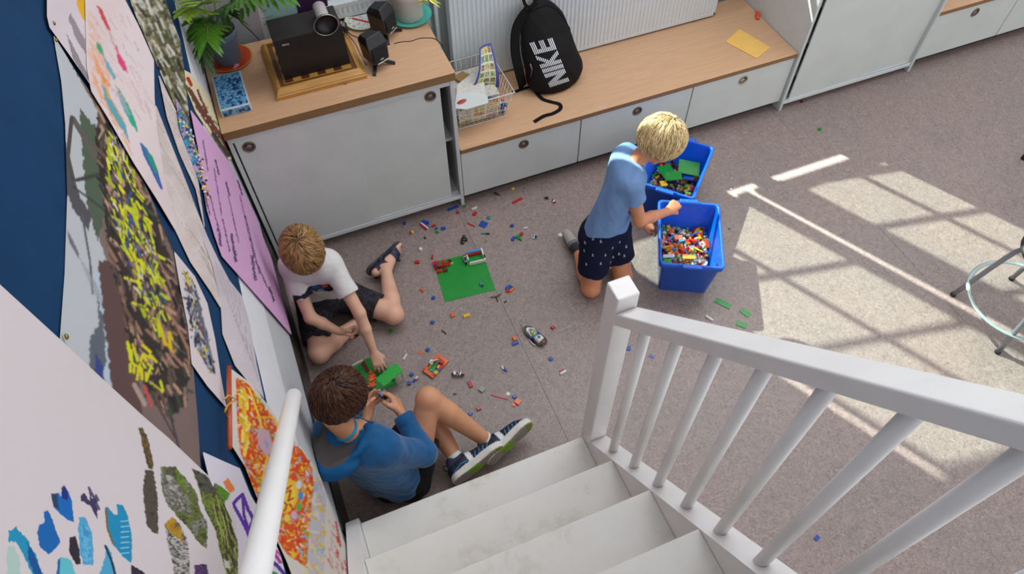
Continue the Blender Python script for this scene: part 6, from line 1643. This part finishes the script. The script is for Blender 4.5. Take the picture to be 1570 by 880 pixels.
# ---------------------------------------------------------------- boy in the white T-shirt, sitting by the left wall
def child_a():
    root = thing('person', 'fair haired child in white T-shirt and dark shorts sitting by the left wall', 'person', (0, 0, 0))
    skin = mat('skin_fair', 'd3a389', **SKIN_T)
    sR, sL = J(434, 412, .44), J(508, 405, .44)
    sR[0] = max(sR[0], -0.925)
    hR, hL = np.array([-.895, -.37, .095]), np.array([-.775, -.385, .10])
    kR, kL = J(489, 541, .075), J(603, 482, .075)
    kR[0] = max(kR[0], -0.935)
    aR, aL = np.array([-.735, -.545, .045]), J(592, 416, .06)
    eR, wR = J(476, 487, .27), J(519, 508, .165)
    eL, wL = J(551, 480, .27), J(573, 540, .105)
    hc = J(465, 386, .585); hd = basis((0.07, -.80, -.60), (0.0, -.5, .8))
    neck = (sR + sL) / 2 + np.array([0, -.005, .05])
    F = Field((-1.012, -.93, 0.002), (-.36, -.06, .73), 0.004)
    torso(F, hL, hR, sL, sR, neck, .062, .064, .036)
    F.cone((sR + sL) / 2, hc + hd @ np.array([0, -.02, -.05]), .036, .034, .02)
    head_prims(F, hc, hd, 1.0)
    for s_, e, w in ((sR, eR, wR), (sL, eL, wL)):
        F.cone(s_, e, .034, .027, .02); F.cone(e, lerp(e, w, .4), .027, .026, .012); F.cone(lerp(e, w, .4), w, .026, .0175, .01)
    for h, kn, a in ((hR, kR, aR), (hL, kL, aL)):
        F.cone(h, kn, .066, .045, .02); F.cone(kn, lerp(kn, a, .35), .044, .043, .015); F.cone(lerp(kn, a, .35), a, .043, .026, .01)
        F.ell(kn, (.047, .047, .045), None, .015)
    hand_prims(F, wR, (.80, -.45, -.25), (.3, .55, .5), (.75, .8, .9, 1.0), side=1, s=.92, thumb=.8)
    hand_prims(F, wL, (.05, -.62, -.55), (-.05, .55, -.80), (.30, .25, .3, .4), side=1, s=.95, spread=.5, thumb=.2)
    sole_d = np.array([-.45, .85, -.05]); toe_d = np.array([.85, .45, .02])
    foot_prims(F, aL, toe_d, sole_d, .20)
    body = F.build('body', skin, root)
    face_parts(root, hc, hd, 1.0, (mat('lips_pink', 'c07468', 0.4), mat('brow_blond', '8f6a44', 0.8)))
    make_hair(root, hc, hd, ('6b4c2c', '9a7344', 'c29b64'), 11, fringe=0.26, nape=-0.42, side=-0.05, whorl=(0.0, -0.35, 0.94), tufts=2600, length=.055, name='hair')
    # T-shirt
    F = Field((-1.012, -.72, 0.05), (-.60, -.24, .62), 0.004)
    torso(F, hL + [0.0, -.0, .05], hR + [0, 0, .05], sL, sR, neck, .074, .076, .044)
    for s_, e in ((sR, eR), (sL, eL)):
        d = e - s_; d /= np.linalg.norm(d); m = lerp(s_, e, .60)
        F.cone(s_, lerp(s_, e, .72), .046, .049, .012, clip=[(m, d)])
        F.cone(lerp(s_, e, .5), e, .037, .036, 0.002, op='sub', clip=[(lerp(s_, e, .48), -d)])
    F.cone(neck + [0, -.005, -.02], neck + [0, -.02, .06], .043, .05, .004, op='sub')
    F.cut((0, 0, .09), (0, 0, -1))
    F.add(lambda P: wob(P * [1, 1, .5], 55, 3) * .0035 + wob(P, 130, 5) * .0012)
    fwd = np.array([-.1, -.8, .25]); mid = (sR + sL) / 2
    xa = (sL - sR) / np.linalg.norm(sL - sR)
    def tc(V):
        n_ = len(V); C = np.tile(np.array(lin('cfcbc8')), (n_, 1))
        q = V - mid; u = q @ xa; front = q @ np.array([0, -.95, .2]) > .02
        v = V[:, 2] - .355
        car = front & (np.abs(u - .005 - .0 * v) < .085) & (v > -.13) & (v < .03)
        C[car] = lin('23242e')
        ring = front & (np.abs(np.hypot(u, (v + .05) * 1.3) - .088) < .006) & (v < -.04); C[ring] = lin('b8bcc4')
        for (uu, vv, r_, cc) in ((-.045, .005, .016, 'd9dde0'), (-.02, .0, .012, '4a72b8'), (.01, .008, .017, '2e62b0'), (.05, .012, .016, 'c4502e'), (.035, -.012, .014, '3a55a8'), (-.055, -.02, .012, 'cfd2d6'), (-.01, -.028, .010, 'd8a070'), (.02, -.035, .014, '8a8f9a')):
            m_ = front & (np.hypot(u - uu, v - vv) < r_); C[m_] = lin(cc)
        return C
    F.build('t_shirt', mat('printed_white_cotton', 'ffffff', .85, attr='paint', bump=.25, bscale=500, spec=.2), root, 'white T-shirt with a dark blue printed picture', colors=tc)
    # shorts
    F = Field((-1.012, -.72, 0.0), (-.50, -.24, .24), 0.004)
    for h, kn, fr in ((hR, kR, .80), (hL, kL, .74)):
        d = kn - h; d /= np.linalg.norm(d); m = lerp(h, kn, fr)
        F.cone(h, kn, .082, .066, .03, clip=[(m, d)])
        F.cone(lerp(h, kn, .6), kn, .058, .052, .002, op='sub', clip=[(lerp(h, kn, .62), -d)])
    F.ell((hR + hL) / 2 + [0, -.02, .03], (.120, .100, .10), None, .03)
    F.cut((0, 0, 0.004), (0, 0, -1))
    F.add(lambda P: wob(P, 60, 8) * .004 + wob(P, 150, 9) * .0015)
    F.build('shorts', mat('patterned_charcoal_cloth', '1d1a1d', .9, spec=.2, col2='37343b', nscale=55, bump=.3, bscale=300), root)
    # sandal on the foot stretched towards the cabinet
    t_ = toe_d / np.linalg.norm(toe_d); n_ = sole_d - t_ * (sole_d @ t_); n_ /= np.linalg.norm(n_); s_ = np.cross(t_, n_)
    P = lambda x, y, z: aL + t_ * x + s_ * y + n_ * z
    F = Field(aL - .2, aL + .22, 0.0032)
    for dz, dr in ((0, 0),):
        F.cone(P(-.035, 0, .062), P(.05, 0, .062), .034, .030, .01, clip=[(P(0, 0, .0745), n_), (P(0, 0, .060), -n_)])
        F.cone(P(.05, 0, .062), P(.135, .0, .066), .030, .037, .01, clip=[(P(0, 0, .0745), n_), (P(0, 0, .060), -n_)])
    F.cut((0, 0, 0.001), (0, 0, -1))
    F.build('sandal', mat('sandal_sole_rubber', '3e3c3c', .8, noise=.1), root, relax=1)
    sd = [o for o in root.children if o.name.startswith('sandal')][0]
    STR = mat('navy_sandal_strap', '0f1c3a', .6, noise=.1, bump=.2, bscale=400)
    def strap(pts, wd, name='strap'):
        vs = []; fs = []; 
        n = len(pts)
        for i, p in enumerate(pts):
            p = np.array(p); tg = np.array(pts[min(i+1, n-1)]) - np.array(pts[max(i-1, 0)]); tg /= np.linalg.norm(tg)
            q = p - (aL + t_ * ((p - aL) @ t_) + n_ * .03); nn = q / (np.linalg.norm(q) + 1e-9); sd_ = np.cross(tg, nn); sd_ /= np.linalg.norm(sd_)
            for a, b in ((-1, 0), (1, 0), (1, 1), (-1, 1)): vs.append(p + sd_ * wd * a + nn * .004 * b)
        for i in range(n - 1):
            for j in range(4): fs.append((4*i+j, 4*i+(j+1) % 4, 4*i+4+(j+1) % 4, 4*i+4+j))
        fs += [(3, 2, 1, 0), (4*n-4, 4*n-3, 4*n-2, 4*n-1)]
        MB().add(vs, fs).build(name, STR, sd)
    def arc(x, y_r, n_c, rr_, x2=None):
        return [P(x + ((x2 or x) - x) * i / 12, y_r * math.cos(PI * i / 12), n_c - rr_ * math.sin(PI * i / 12)) for i in range(13)]
    strap(arc(.115, .036, .062, .040, .10), .010); strap(arc(.085, .033, .062, .050, .10), .008)
    strap(arc(.02, .031, .062, .066, .045), .009); strap(arc(-.01, .032, .045, .03, -.045), .009)
    strap([P(-.055, 0, .05), P(-.058, .0, .03), P(-.05, .0, .012)], .014)
    for yy in (-1, 1): strap([P(-.04, .028 * yy, .055), P(.02, .033 * yy, .035), P(.05, .033 * yy, .055), P(.10, .037 * yy, .05)], .010)
    strap([P(.108, -.038, .05), P(.115, -.055, .035), P(.118, -.082, .025)], .006, 'strap_end')
    return root
child_a()

def sneaker(root, ankle, toe, sole, L=.235, name='sneaker'):
    a = np.array(ankle, float); t_ = np.array(toe, float); t_ /= np.linalg.norm(t_)
    n_ = np.array(sole, float); n_ -= t_ * (n_ @ t_); n_ /= np.linalg.norm(n_); s_ = np.cross(t_, n_)
    P = lambda x, y, z: a + t_ * x + s_ * y + n_ * z
    F = Field(a - .24, a + .26, 0.0034)
    cl = [(P(0, 0, .0745), n_)]
    F.cone(P(-.028, 0, .030), P(.02, 0, .030), .036, .037, .015, clip=cl)
    F.cone(P(-.012, 0, -.010), P(.010, 0, .02), .035, .037, .015, clip=cl + [(P(0, 0, -.022), -n_ + .25 * t_)])
    F.cone(P(.02, 0, .028), P(L * .50, .0, .042), .037, .033, .02, clip=cl, flat=(n_, .95))
    F.cone(P(L * .40, 0, .046), P(L * .62, .006, .050), .035, .030, .02, clip=cl, flat=(n_, .8))
    for x0, x1, r0, r1 in ((-.030, .05, .038, .034), (.05, L * .60, .034, .040), (L * .55, L * .64, .040, .034)):
        F.cone(P(x0, 0, .058), P(x1, .004, .058), r0, r1, .01, clip=[(P(0, 0, .0745), n_), (P(0, 0, .048), -n_)])
    F.cone(P(-.004, 0, -.04), P(-.002, 0, .0), .0275, .027, .003, op='sub')
    def cl_(V):
        q = V - a; x = q @ t_; y = q @ s_; z = q @ n_
        C = np.tile(np.array(lin('171a2c')), (len(V), 1))
        C[(x < .02) & (z < 0.012)] = lin('3a3a55')
        ln = (np.abs(y) > .012) & ((np.abs((x * 1.0 + z * .5) % .020 - .010) < .0016)) & (z < .046) & (z > .020) & (x > .06) & (x < .15); C[ln] = lin('2f90c0')
        ln = (np.abs(z - .034 - .25 * np.abs(x)) < .0018) & (x < .03); C[ln] = lin('1f86b8')
        C[(x > .036) & (x < .058) & (np.abs(y) > .014) & (z < .05) & (z > .0)] = lin('d6d6d8')
        C[(np.abs(y) < .016) & (x > .03) & (x < .11) & (z < .03)] = lin('12131f')
        C[(z > .047)] = lin('cfcbc4')
        b_ = z > .0722
        C[b_] = lin('978d80')
        C[b_ & (np.abs(x - .045 - .5 * y) < .030)] = lin('7fae22')
        C[b_ & (np.abs(x - L * .70) < .016)] = lin('7f8a2a')
        C[b_ & (np.abs((x * 1.0 + np.abs(y) * .8) % .012 - .006) < .0012)] = lin('5e584e')
        return C
    sh = F.build(name, mat('sneaker_materials', 'ffffff', .6, attr='paint', bump=.15, bscale=300), root, 'navy sneaker with white side stripe and green sole', colors=cl_)
    MB().tube([P(-.045, 0, -.012), P(-.060, 0, -.020), P(-.066, 0, -.008), P(-.060, .0, .006), P(-.05, 0, .008)], .0028, 8).build('pull_loop', BLACKP, sh)
    for k in range(4):
        x = .045 + .018 * k; z = -.001 + .0055 * k
        MB().tube([P(x, -.018, z + .008), P(x + .004, 0, z - .006), P(x, .018, z + .008)], .0024, 6).build('lace', mat('dark_lace', '20222e', .8), sh)
    F = Field(a - .09, a + .09, 0.0034)
    shn = -n_ * .8
    F.cone(P(-.002, 0, -.05), P(0, 0, .01), .0305, .032, .004, clip=[(P(0, 0, -.046), -n_)])
    return sh
def sock(root, ankle, shin_from, r=.031, ln=.035, m=None):
    a = np.array(ankle, float); d = np.array(shin_from, float) - a; d /= np.linalg.norm(d)
    pts = [a - d * .02, a + d * .01, a + d * ln, a + d * (ln + .003)]
    MB().tube(pts, [r * 1.0, r * 1.0, r * 1.03, r * .9], 24).build('sock', m or mat('white_sock', 'd4d2cf', .9, noise=.05, bump=.3, bscale=250), root)

# ---------------------------------------------------------------- boy in the blue hoodie, back to the camera
def child_b():
    root = thing('person', 'brown haired child in blue hoodie and sneakers sitting against the wall, seen from behind', 'person', (0, 0, 0))
    skin = mat('skin_tan', 'c98f6b', **SKIN_T)
    sL, sR = J(487, 668, .44), J(592, 690, .44)
    sL[0] = max(sL[0], -.952)
    hR, hL = np.array([-.725, -1.40, .105]), np.array([-.83, -1.315, .105])
    kR = J(657, 612, .35); aR = J(750, 678, .085)
    kL = J(655, 632, .17); aL = J(702, 707, .09)
    eR, wR = J(650, 696, .275), J(615, 633, .335)
    eL, wL = np.array([-.955, -1.10, .27]), J(562, 642, .305)
    hc = J(519, 617, .615); hd = basis((.42, .50, -.62), (.35, .42, .75))
    neck = (sR + sL) / 2 + np.array([.03, .04, .055])
    F = Field((-1.012, -1.53, 0.002), (-.12, -.98, .76), 0.004)
    torso(F, hL, hR, sL, sR, neck, .066, .066, .038)
    F.cone((sR + sL) / 2 + [0, 0, .01], hc + hd @ np.array([0, -.025, -.05]), .040, .038, .02)
    head_prims(F, hc, hd, 1.02)
    for s_, e, w in ((sR, eR, wR), (sL, eL, wL)):
        F.cone(s_, e, .034, .027, .02); F.cone(e, lerp(e, w, .4), .027, .026, .012); F.cone(lerp(e, w, .4), w, .026, .018, .01)
    for h, kn, a in ((hR, kR, aR), (hL, kL, aL)):
        F.cone(h, kn, .066, .046, .02); F.cone(kn, lerp(kn, a, .3), .046, .046, .014); F.cone(lerp(kn, a, .3), a, .046, .028, .01)
        F.ell(kn, (.047, .047, .047), None, .015)
    hand_prims(F, wR, (-.06, .80, .10), (-.75, .10, -.45), (.40, .50, .60, .70), side=1, s=1.05, thumb=.6)
    hand_prims(F, wL, (.42, .75, .10), (.75, -.45, .45), (.35, .40, .50, .55), side=-1, s=1.05, thumb=.5)
    F.build('body', skin, root)
    face_parts(root, hc, hd, 1.02, (MATS['lips_pink'], mat('brow_brown', '3c2518', 0.8)))
    make_hair(root, hc, hd, ('24120a', '44240f', '6b3d20'), 21, r=(.085, .101, .094), fringe=0.2, nape=-0.62, side=-0.18, whorl=(-0.05, -0.62, 0.78), tufts=3000, length=.06, name='hair', lift=.006)
    # hoodie
    F = Field((-1.012, -1.53, 0.05), (-.55, -.98, .60), 0.004)
    torso(F, hL + [-.02, 0, .03], hR + [-.02, 0, .03], sL, sR, neck - [0, 0, .02], .088, .086, .056)
    for s_, e, w in ((sR, eR, wR), (sL, eL, wL)):
        d = w - e; d /= np.linalg.norm(d)
        F.cone(s_, e, .055, .050, .025); F.cone(e, w, .050, .036, .015, clip=[(lerp(e, w, .93), d)])
        F.cone(lerp(e, w, .78), w + d * .02, .030, .0285, .002, op='sub', clip=[(lerp(e, w, .80), -d)])
    F.cone(neck + [0, 0, -.02], neck + [.03, .04, .07], .047, .056, .006, op='sub')
    F.cut((0, 0, .075), (0, 0, -1))
    ax = (sR - sL) / np.linalg.norm(sR - sL)
    F.add(lambda P: wob(P * [1, 1, .45], 42, 4) * .005 + wob(P, 90, 6) * .002 + np.sin(P[:, 2] * 120 + 5 * wob(P, 22, 2)) * .0018 * np.clip((.30 - P[:, 2]) * 6, 0, 1))
    BLUEK = mat('blue_fleece', '1b5686', .95, spec=.15, noise=.10, nscale=30, bump=.35, bscale=350, sheen=.3)
    hd_ = F.build('hoodie', BLUEK, root)
    for e, w in ((eR, wR), (eL, wL)):
        d = w - e; d /= np.linalg.norm(d); M = [lerp(e, w, q) for q in (.72, .75, .92, .945)]
        MB().tube(M, [.038, .0405, .0385, .035], 24, cap=False).build('cuff', BLUEK, hd_)
    # hood: blue bag lying on the back with grey lining opened around the neck
    bk = -(hd[:, 1] * [1, 1, 0]); bk /= np.linalg.norm(bk)
    lf = np.array([bk[1], -bk[0], 0]); lf = lf if lf @ (sL - sR) > 0 else -lf
    top = hc + hd @ np.array([0, -.025, -.05]); base_n = (sR + sL) / 2 + [0, 0, .01]
    N0 = lerp(base_n, top, .30)
    F = Field(N0 - .22, N0 + .22, 0.004)
    F.ell(N0 + bk * .085 + lf * .020 + [0, 0, -.012], (.098, .098, .050), None, .03)
    ring = []
    for k in range(17):
        a_ = -2.3 + 4.6 * k / 16
        r_ = .070 + .020 * math.cos(a_)
        ring.append((N0 + bk * math.cos(a_) * r_ + lf * math.sin(a_) * .075 + np.array([0, 0, .012 + .006 * math.cos(a_)]), .018 + .010 * max(0, math.cos(a_))))
    for i in range(16): F.cone(ring[i][0], ring[i + 1][0], ring[i][1], ring[i + 1][1], .012)
    F.ell(N0 + bk * .050 + lf * .01 + [0, 0, .050], (.072, .072, .048), None, .012, op='sub')
    F.ell(N0 + bk * .105 + lf * .03 + [0, 0, .045], (.045, .055, .030), None, .015, op='sub')
    F.cone(base_n - [0, 0, .03], top, .041, .050, .004, op='sub')
    F.add(lambda P: wob(P, 55, 14) * .006 + wob(P, 120, 15) * .0018)
    F.cut((-1.011, 0, 0), (-1, 0, 0))
    def hc_(V):
        q = V - N0; b_ = q @ bk; l_ = q @ lf
        C = np.tile(np.array(lin('1b5686')), (len(V), 1))
        w_ = .008 * np.sin(l_ * 50 + 1)
        inner = (np.hypot(b_ - .055, (l_ - .025) * .9) < .088 + w_) & (q[:, 2] > -.045)
        C[inner] = lin('55504f')
        C[(b_ < -.01) & (l_ < .02)] = lin('1b5686')
        C[(l_ < -.045)] = lin('1b5686')
        return C
    F.build('hood', mat('hood_fleece', 'ffffff', .95, attr='paint', spec=.15, bump=.35, bscale=350), root, 'blue hood with grey lining', colors=hc_)
    # collar of the turquoise shirt underneath
    axn = (top - base_n) / np.linalg.norm(top - base_n); u_ = np.cross(axn, bk); u_ /= np.linalg.norm(u_); v_ = np.cross(u_, axn)
    cc = lerp(base_n, top, .46)
    MB().tube([cc + (u_ * math.sin(2 * PI * k / 28) + v_ * math.cos(2 * PI * k / 28)) * .0405 for k in range(29)], .0062, 8, cap=False).build('shirt_collar', mat('turquoise_cotton', '0f8fb0', .8, noise=.05), root)
    # shorts
    F = Field((-1.012, -1.53, 0.0), (-.52, -1.05, .34), 0.004)
    for h, kn, fr in ((hR, kR, .52), (hL, kL, .62)):
        d = kn - h; d /= np.linalg.norm(d); m = lerp(h, kn, fr)
        F.cone(h, kn, .080, .068, .03, clip=[(m, d)])
        F.cone(lerp(h, kn, .35), kn, .060, .054, .002, op='sub', clip=[(lerp(h, kn, fr - .08), -d)])
    F.ell((hR + hL) / 2 + [-.01, 0, -.005], (.105, .10, .085), None, .03)
    F.cut((0, 0, 0.004), (0, 0, -1))
    F.add(lambda P: wob(P, 60, 18) * .004 + wob(P, 150, 9) * .0015)
    F.build('shorts', mat('black_jersey', '191517', .85, spec=.25, noise=.3, nscale=30, bump=.3, bscale=300), root)
    sneaker(root, aR, (.88, .34, .16), (.30, -.93, .12)); sneaker(root, aL, (.90, .24, .14), (.25, -.93, .06))
    sock(root, aR, kR); sock(root, aL, kL)
    return root
child_b()

# ---------------------------------------------------------------- blond boy kneeling at the blue crates
def child_c():
    root = thing('person', 'blond child in blue T-shirt and navy anchor shorts kneeling by the blue crates', 'person', (0, 0, 0))
    skin = mat('skin_warm', 'c98660', **SKIN_T)  # this child's own warm skin tone
    kR, kL = J(906, 441, .055), J(955, 424, .055)
    aR = J(887, 385, .055); aL = J(935, 360, .055)
    hR, hL = np.array([.415, -.705, .315]), np.array([.520, -.675, .315])
    sR, sL = J(966, 283, .675), J(960, 238, .675)
    eR, wR = J(981, 338, .475), J(1025, 324, .435)
    eL, wL = J(975, 325, .40), J(985, 345, .20)
    hc = J(1010, 219, .80); hd = basis((.72, -.10, -.62), (.62, 0, .78))
    neck = (sR + sL) / 2 + np.array([.05, .0, .045])
    F = Field((.28, -.93, 0.002), (.95, -.36, .96), 0.004)
    torso(F, hL, hR, sL, sR, neck, .060, .062, .034)
    F.cone((sR + sL) / 2, hc + hd @ np.array([0, -.025, -.05]), .038, .034, .02)
    head_prims(F, hc, hd, .95)
    for s_, e, w in ((sR, eR, wR), (sL, eL, wL)):
        F.cone(s_, e, .034, .028, .02); F.cone(e, lerp(e, w, .4), .028, .0265, .012); F.cone(lerp(e, w, .4), w, .0265, .0175, .01)
    for h, kn, a in ((hR, kR, aR), (hL, kL, aL)):
        F.cone(h, kn, .064, .044, .02); F.cone(kn, lerp(kn, a, .4), .040, .043, .012); F.cone(lerp(kn, a, .4), a, .043, .026, .01)
        F.ell(kn, (.044, .046, .046), None, .015)
    hand_prims(F, wR, (.80, .32, .10), (-.2, .35, -.85), (1.0, 1.1, 1.2, 1.3), side=-1, s=.93, thumb=.9)
    hand_prims(F, wL, (.75, -.25, -.30), (0, .0, -1.), (.5, .5, .5, .6), side=-1, s=.9, thumb=.4)
    F.build('body', skin, root)
    face_parts(root, hc, hd, .95, (MATS['lips_pink'], MATS['brow_blond']))
    make_hair(root, hc, hd, ('a88656', 'dabb84', 'f6e6ba'), 31, r=(.079, .093, .085), fringe=0.12, nape=-0.95, side=-0.42, whorl=(0.0, -0.25, 0.97), tufts=3200, length=.085, name='hair', lift=.009)
    # T-shirt
    F = Field((.28, -.92, 0.2), (.80, -.40, .84), 0.004)
    torso(F, hL + [-.0, 0, .04], hR + [-.0, 0, .04], sL, sR, neck, .076, .073, .044)
    for s_, e in ((sR, eR), (sL, eL)):
        d = e - s_; d /= np.linalg.norm(d); m = lerp(s_, e, .42)
        F.cone(s_, lerp(s_, e, .72), .049, .052, .014, clip=[(m, d)])
        F.cone(lerp(s_, e, .3), e, .038, .037, 0.002, op='sub', clip=[(lerp(s_, e, .34), -d)])
    F.cone(neck + [0, 0, -.02], neck + [.05, 0, .05], .042, .047, .004, op='sub')
    F.cut((.44, -.69, .335), (-.15, -.55, -.80))
    F.add(lambda P: wob(P * [1, 1, .5], 50, 23) * .0045 + wob(P, 110, 25) * .0014)
    ts = F.build('t_shirt', mat('faded_blue_cotton', '6f8eb9', .9, spec=.2, noise=.06, nscale=18, bump=.25, bscale=500), root)
    d = eR - sR; d /= np.linalg.norm(d)
    # shorts with little white anchors
    F = Field((.28, -.93, 0.0), (.68, -.52, .48), 0.004)
    for h, kn, fr in ((hR, kR, .66), (hL, kL, .60)):
        d = kn - h; d /= np.linalg.norm(d); m = lerp(h, kn, fr)
        F.cone(h, kn, .079, .070, .022, clip=[(m, d)])
        F.cone(lerp(h, kn, .45), kn, .060, .054, .002, op='sub', clip=[(lerp(h, kn, fr - .1), -d)])
    F.ell((hR + hL) / 2 + [-.005, .01, .015], (.115, .095, .095), None, .03)
    F.add(lambda P: wob(P, 50, 28) * .004 + wob(P, 130, 29) * .0012)
    sh = F.build('shorts', mat('navy_cotton', '11162f', .9, spec=.2, noise=.12, nscale=30, bump=.25, bscale=400), root)
    # anchors sit on the cloth: cast from the front of the shorts
    bpy.context.view_layer.update()
    AM = mat('white_print', 'c9ccd2', .8)
    dv = Vector((.1, .55, -.83)).normalized()
    for (px, py) in ((887, 372), (897, 372), (909, 366), (921, 370), (896, 384), (909, 391), (928, 391), (939, 380), (950, 371), (957, 392), (899, 405), (921, 404), (940, 394), (886, 360), (949, 389), (936, 402), (960, 378)):
        r_ = Vector(ray(px, py)).normalized(); hit, loc, nrm, idx = sh.ray_cast(Vector(CAM), r_)
        if not hit: continue
        M = frame(loc + nrm * .0008, Vector((1, 0, 0)) - nrm * nrm.x, nrm)
        b = MB(); s = .0060
        b.box((-.18*s, -s, -.0002), (.18*s, s, .0004), M=M); b.box((-.6*s, .35*s, -.0002), (.6*s, .6*s, .0004), M=M)
        pts = [(s * math.cos(a), -.35*s + s * .75 * math.sin(a)) for a in [PI + PI * k / 6 for k in range(7)]]
        for i in range(6):
            p, q = pts[i], pts[i + 1]
            b.add([(p[0]*.72, p[1]*.72 - .1*s, .0004), (p[0], p[1], .0004), (q[0], q[1], .0004), (q[0]*.72, q[1]*.72 - .1*s, .0004)], [(0, 1, 2, 3)], M=M)
        b.lathe([(.22*s, 0), (.3*s, .0004), (0, .0005)], 8, 0, M @ T(0, s * 1.05, 0), cap=False)
        b.build('anchor_print', AM, sh)
    # shoes behind
    for a, kn in ((aR, kR), (aL, kL)):
        F = Field(a - .2, a + .2, 0.004)
        t_ = np.array([-.02, 1, .0]); 
        F.cone(a + [0, .0, .0], a + [0, .05, -.01], .030, .028, .01); F.cone(a + [0, .04, -.012], a + [0, .14, -.02], .030, .024, .01)
        F.cut((0, 0, 0.003), (0, 0, -1))
        def sc(V, a=a):
            C = np.tile(np.array(lin('2b2a2c')), (len(V), 1)); C[V[:, 1] > a[1] + .045] = lin('6f6a68'); C[V[:, 1] > a[1] + .07] = lin('a09a94'); return C
        F.build('sock', mat('sock_knit', 'ffffff', .9, attr='paint', bump=.3, bscale=300), root, 'dark sock with grey heel', colors=sc)
child_c()

# ================================================================ STAIRCASE
TY, GO, RI = -1.534, 0.206, 0.233
XL, XR = -0.950, -0.043
STP = mat('worn_white_stair_paint', 'cfcbc4', 0.5, noise=0.04, nscale=7, bump=0.08, bscale=35)
def stair_paint():
    m = STP; t = m.node_tree; n = t.nodes; b = n['Principled BSDF']
    g = n.new('ShaderNodeNewGeometry')
    a = n.new('ShaderNodeTexNoise'); a.inputs['Scale'].default_value = 5; a.inputs['Detail'].default_value = 9; a.inputs['Roughness'].default_value = 0.75
    t.links.new(g.outputs['Position'], a.inputs['Vector'])
    r = n.new('ShaderNodeValToRGB'); e = r.color_ramp.elements
    e[0].position = 0.27; e[0].color = lin('bcb5aa') + (1,); e[1].position = 0.46; e[1].color = lin('d4d1cb') + (1,)
    x = e.new(0.9); x.color = lin('dcdad6') + (1,)
    t.links.new(a.outputs['Fac'], r.inputs['Fac']); t.links.new(r.outputs['Color'], b.inputs['Base Color'])
stair_paint()
st = thing('staircase', 'steep white painted wooden staircase with railing, in the foreground', 'staircase', (0, 0, 0))
NST = 9
for i in range(NST):
    y = TY - i * GO; z = RI * (i + 1)
    MB().rbox((XL, y - GO - 0.03, z - 0.03), (XR, y, z), 0.002).build('tread', STP, st)
    MB().rbox((XL, y - 0.045, z - RI + 0.0005), (XR, y - 0.025, z - 0.0305), 0.001).build('riser', STP, st)
SL = RI / GO
def stringer(x0, x1, top_off, yfront):
    yb = TY - NST * GO
    f = lambda y: (TY - y) * SL + RI
    zt0 = f(yfront) + top_off
    poly = [(yfront, 0.0), (yfront, zt0), (yb, f(yb) + top_off), (yb, f(yb) - 0.42), (TY - 0.35, 0.0)]
    vs = [(x, y, z) for x in (x0, x1) for y, z in poly]; n = len(poly)
    fs = [tuple(range(n)), tuple(range(n, 2 * n))[::-1]] + [(i, n + i, n + (i + 1) % n, (i + 1) % n) for i in range(n)]
    MB().add(vs, fs).build('stringer', WHITE_PAINT, st)
stringer(-0.0425, 0.0275, 0.0, -1.5885)
stringer(-1.000, XL - 0.001, 0.03, -1.515)
# newel post
NX, NY, NW = -0.0425, -1.5875, 0.070
MB().rbox((NX, NY + 0.0005, 0.0), (NX + NW, NY + NW, 1.262), 0.005, 3).build('newel_post', WHITE_PAINT, st)
# sloping top rail
RS = 1.135
def yz_prism(x0, x1, poly, bev):
    bm = bmesh.new()
    a = [bm.verts.new((x0, y, z)) for y, z in poly]; b_ = [bm.verts.new((x1, y, z)) for y, z in poly]; n = len(poly)
    bm.faces.new(a); bm.faces.new(b_[::-1])
    for i in range(n): bm.faces.new((a[i], b_[i], b_[(i + 1) % n], a[(i + 1) % n]))
    bmesh.ops.recalc_face_normals(bm, faces=bm.faces[:])
    bmesh.ops.bevel(bm, geom=bm.edges[:], offset=bev, segments=3, affect='EDGES', profile=0.5)
    me = bpy.data.meshes.new('rail'); bm.to_mesh(me); bm.free(); return me
y0, y1 = -1.588, -3.3
zt = lambda y: 1.195 + (-1.5875 - y) * RS
me = yz_prism(NX, NX + 0.070, [(y0, zt(y0)), (y1, zt(y1)), (y1, zt(y1) - 0.061), (y0, zt(y0) - 0.061)], 0.005)
me.materials.append(WHITE_PAINT); link('handrail', me, st)
for k in range(13):
    y = -1.690 - 0.124 * k
    zb = (TY - y) * SL + RI; ztop = zt(y) - 0.061
    sl_ = 0.0165 * 1.13
    MB().tube([(-0.0075, y, zb - 0.02), (-0.0075, y, ztop + 0.02)], 0.0165, 24).build('baluster', WHITE_PAINT, st)
# round handrail on the left wall
xh = -0.934
e0 = onx(450.5, 606, xh); e1 = onx(391, 880, xh)
d_ = (e1 - e0).normalized()
wh = thing('wall_handrail', 'round white handrail running up the left wall over the drawings', 'handrail', (0, 0, 0))
pts = []; rs = []
for k in range(6):
    a = k / 5 * PI / 2; pts.append(e0 + d_ * 0.019 * (1 - math.sin(a))); rs.append(max(0.003, 0.0195 * math.sqrt(max(0, 1 - (1 - math.sin(a)) ** 2))))
pts = pts[::1]
body = [(e0 + d_ * 0.010 * (1 - math.cos(a * PI / 10)), 0.0195 - 0.010 * (1 - math.sin(a * PI / 10))) for a in range(0, 6)]
MB().tube([p for p, r in body] + [e0 + d_ * 2.2], [r for p, r in body] + [0.0195], 28).build('rail', WHITE_PAINT, wh)
for t_ in (1.20, 1.9):
    p = e0 + d_ * t_
    MB().tube([p + Vector((0, 0, -0.01)), p + Vector((-0.02, 0, -0.05)), Vector((WX + 0.03, p.y, p.z - 0.055)), Vector((WX + 0.008, p.y, p.z - 0.055))], 0.005, 8).build('bracket', STEEL, wh)
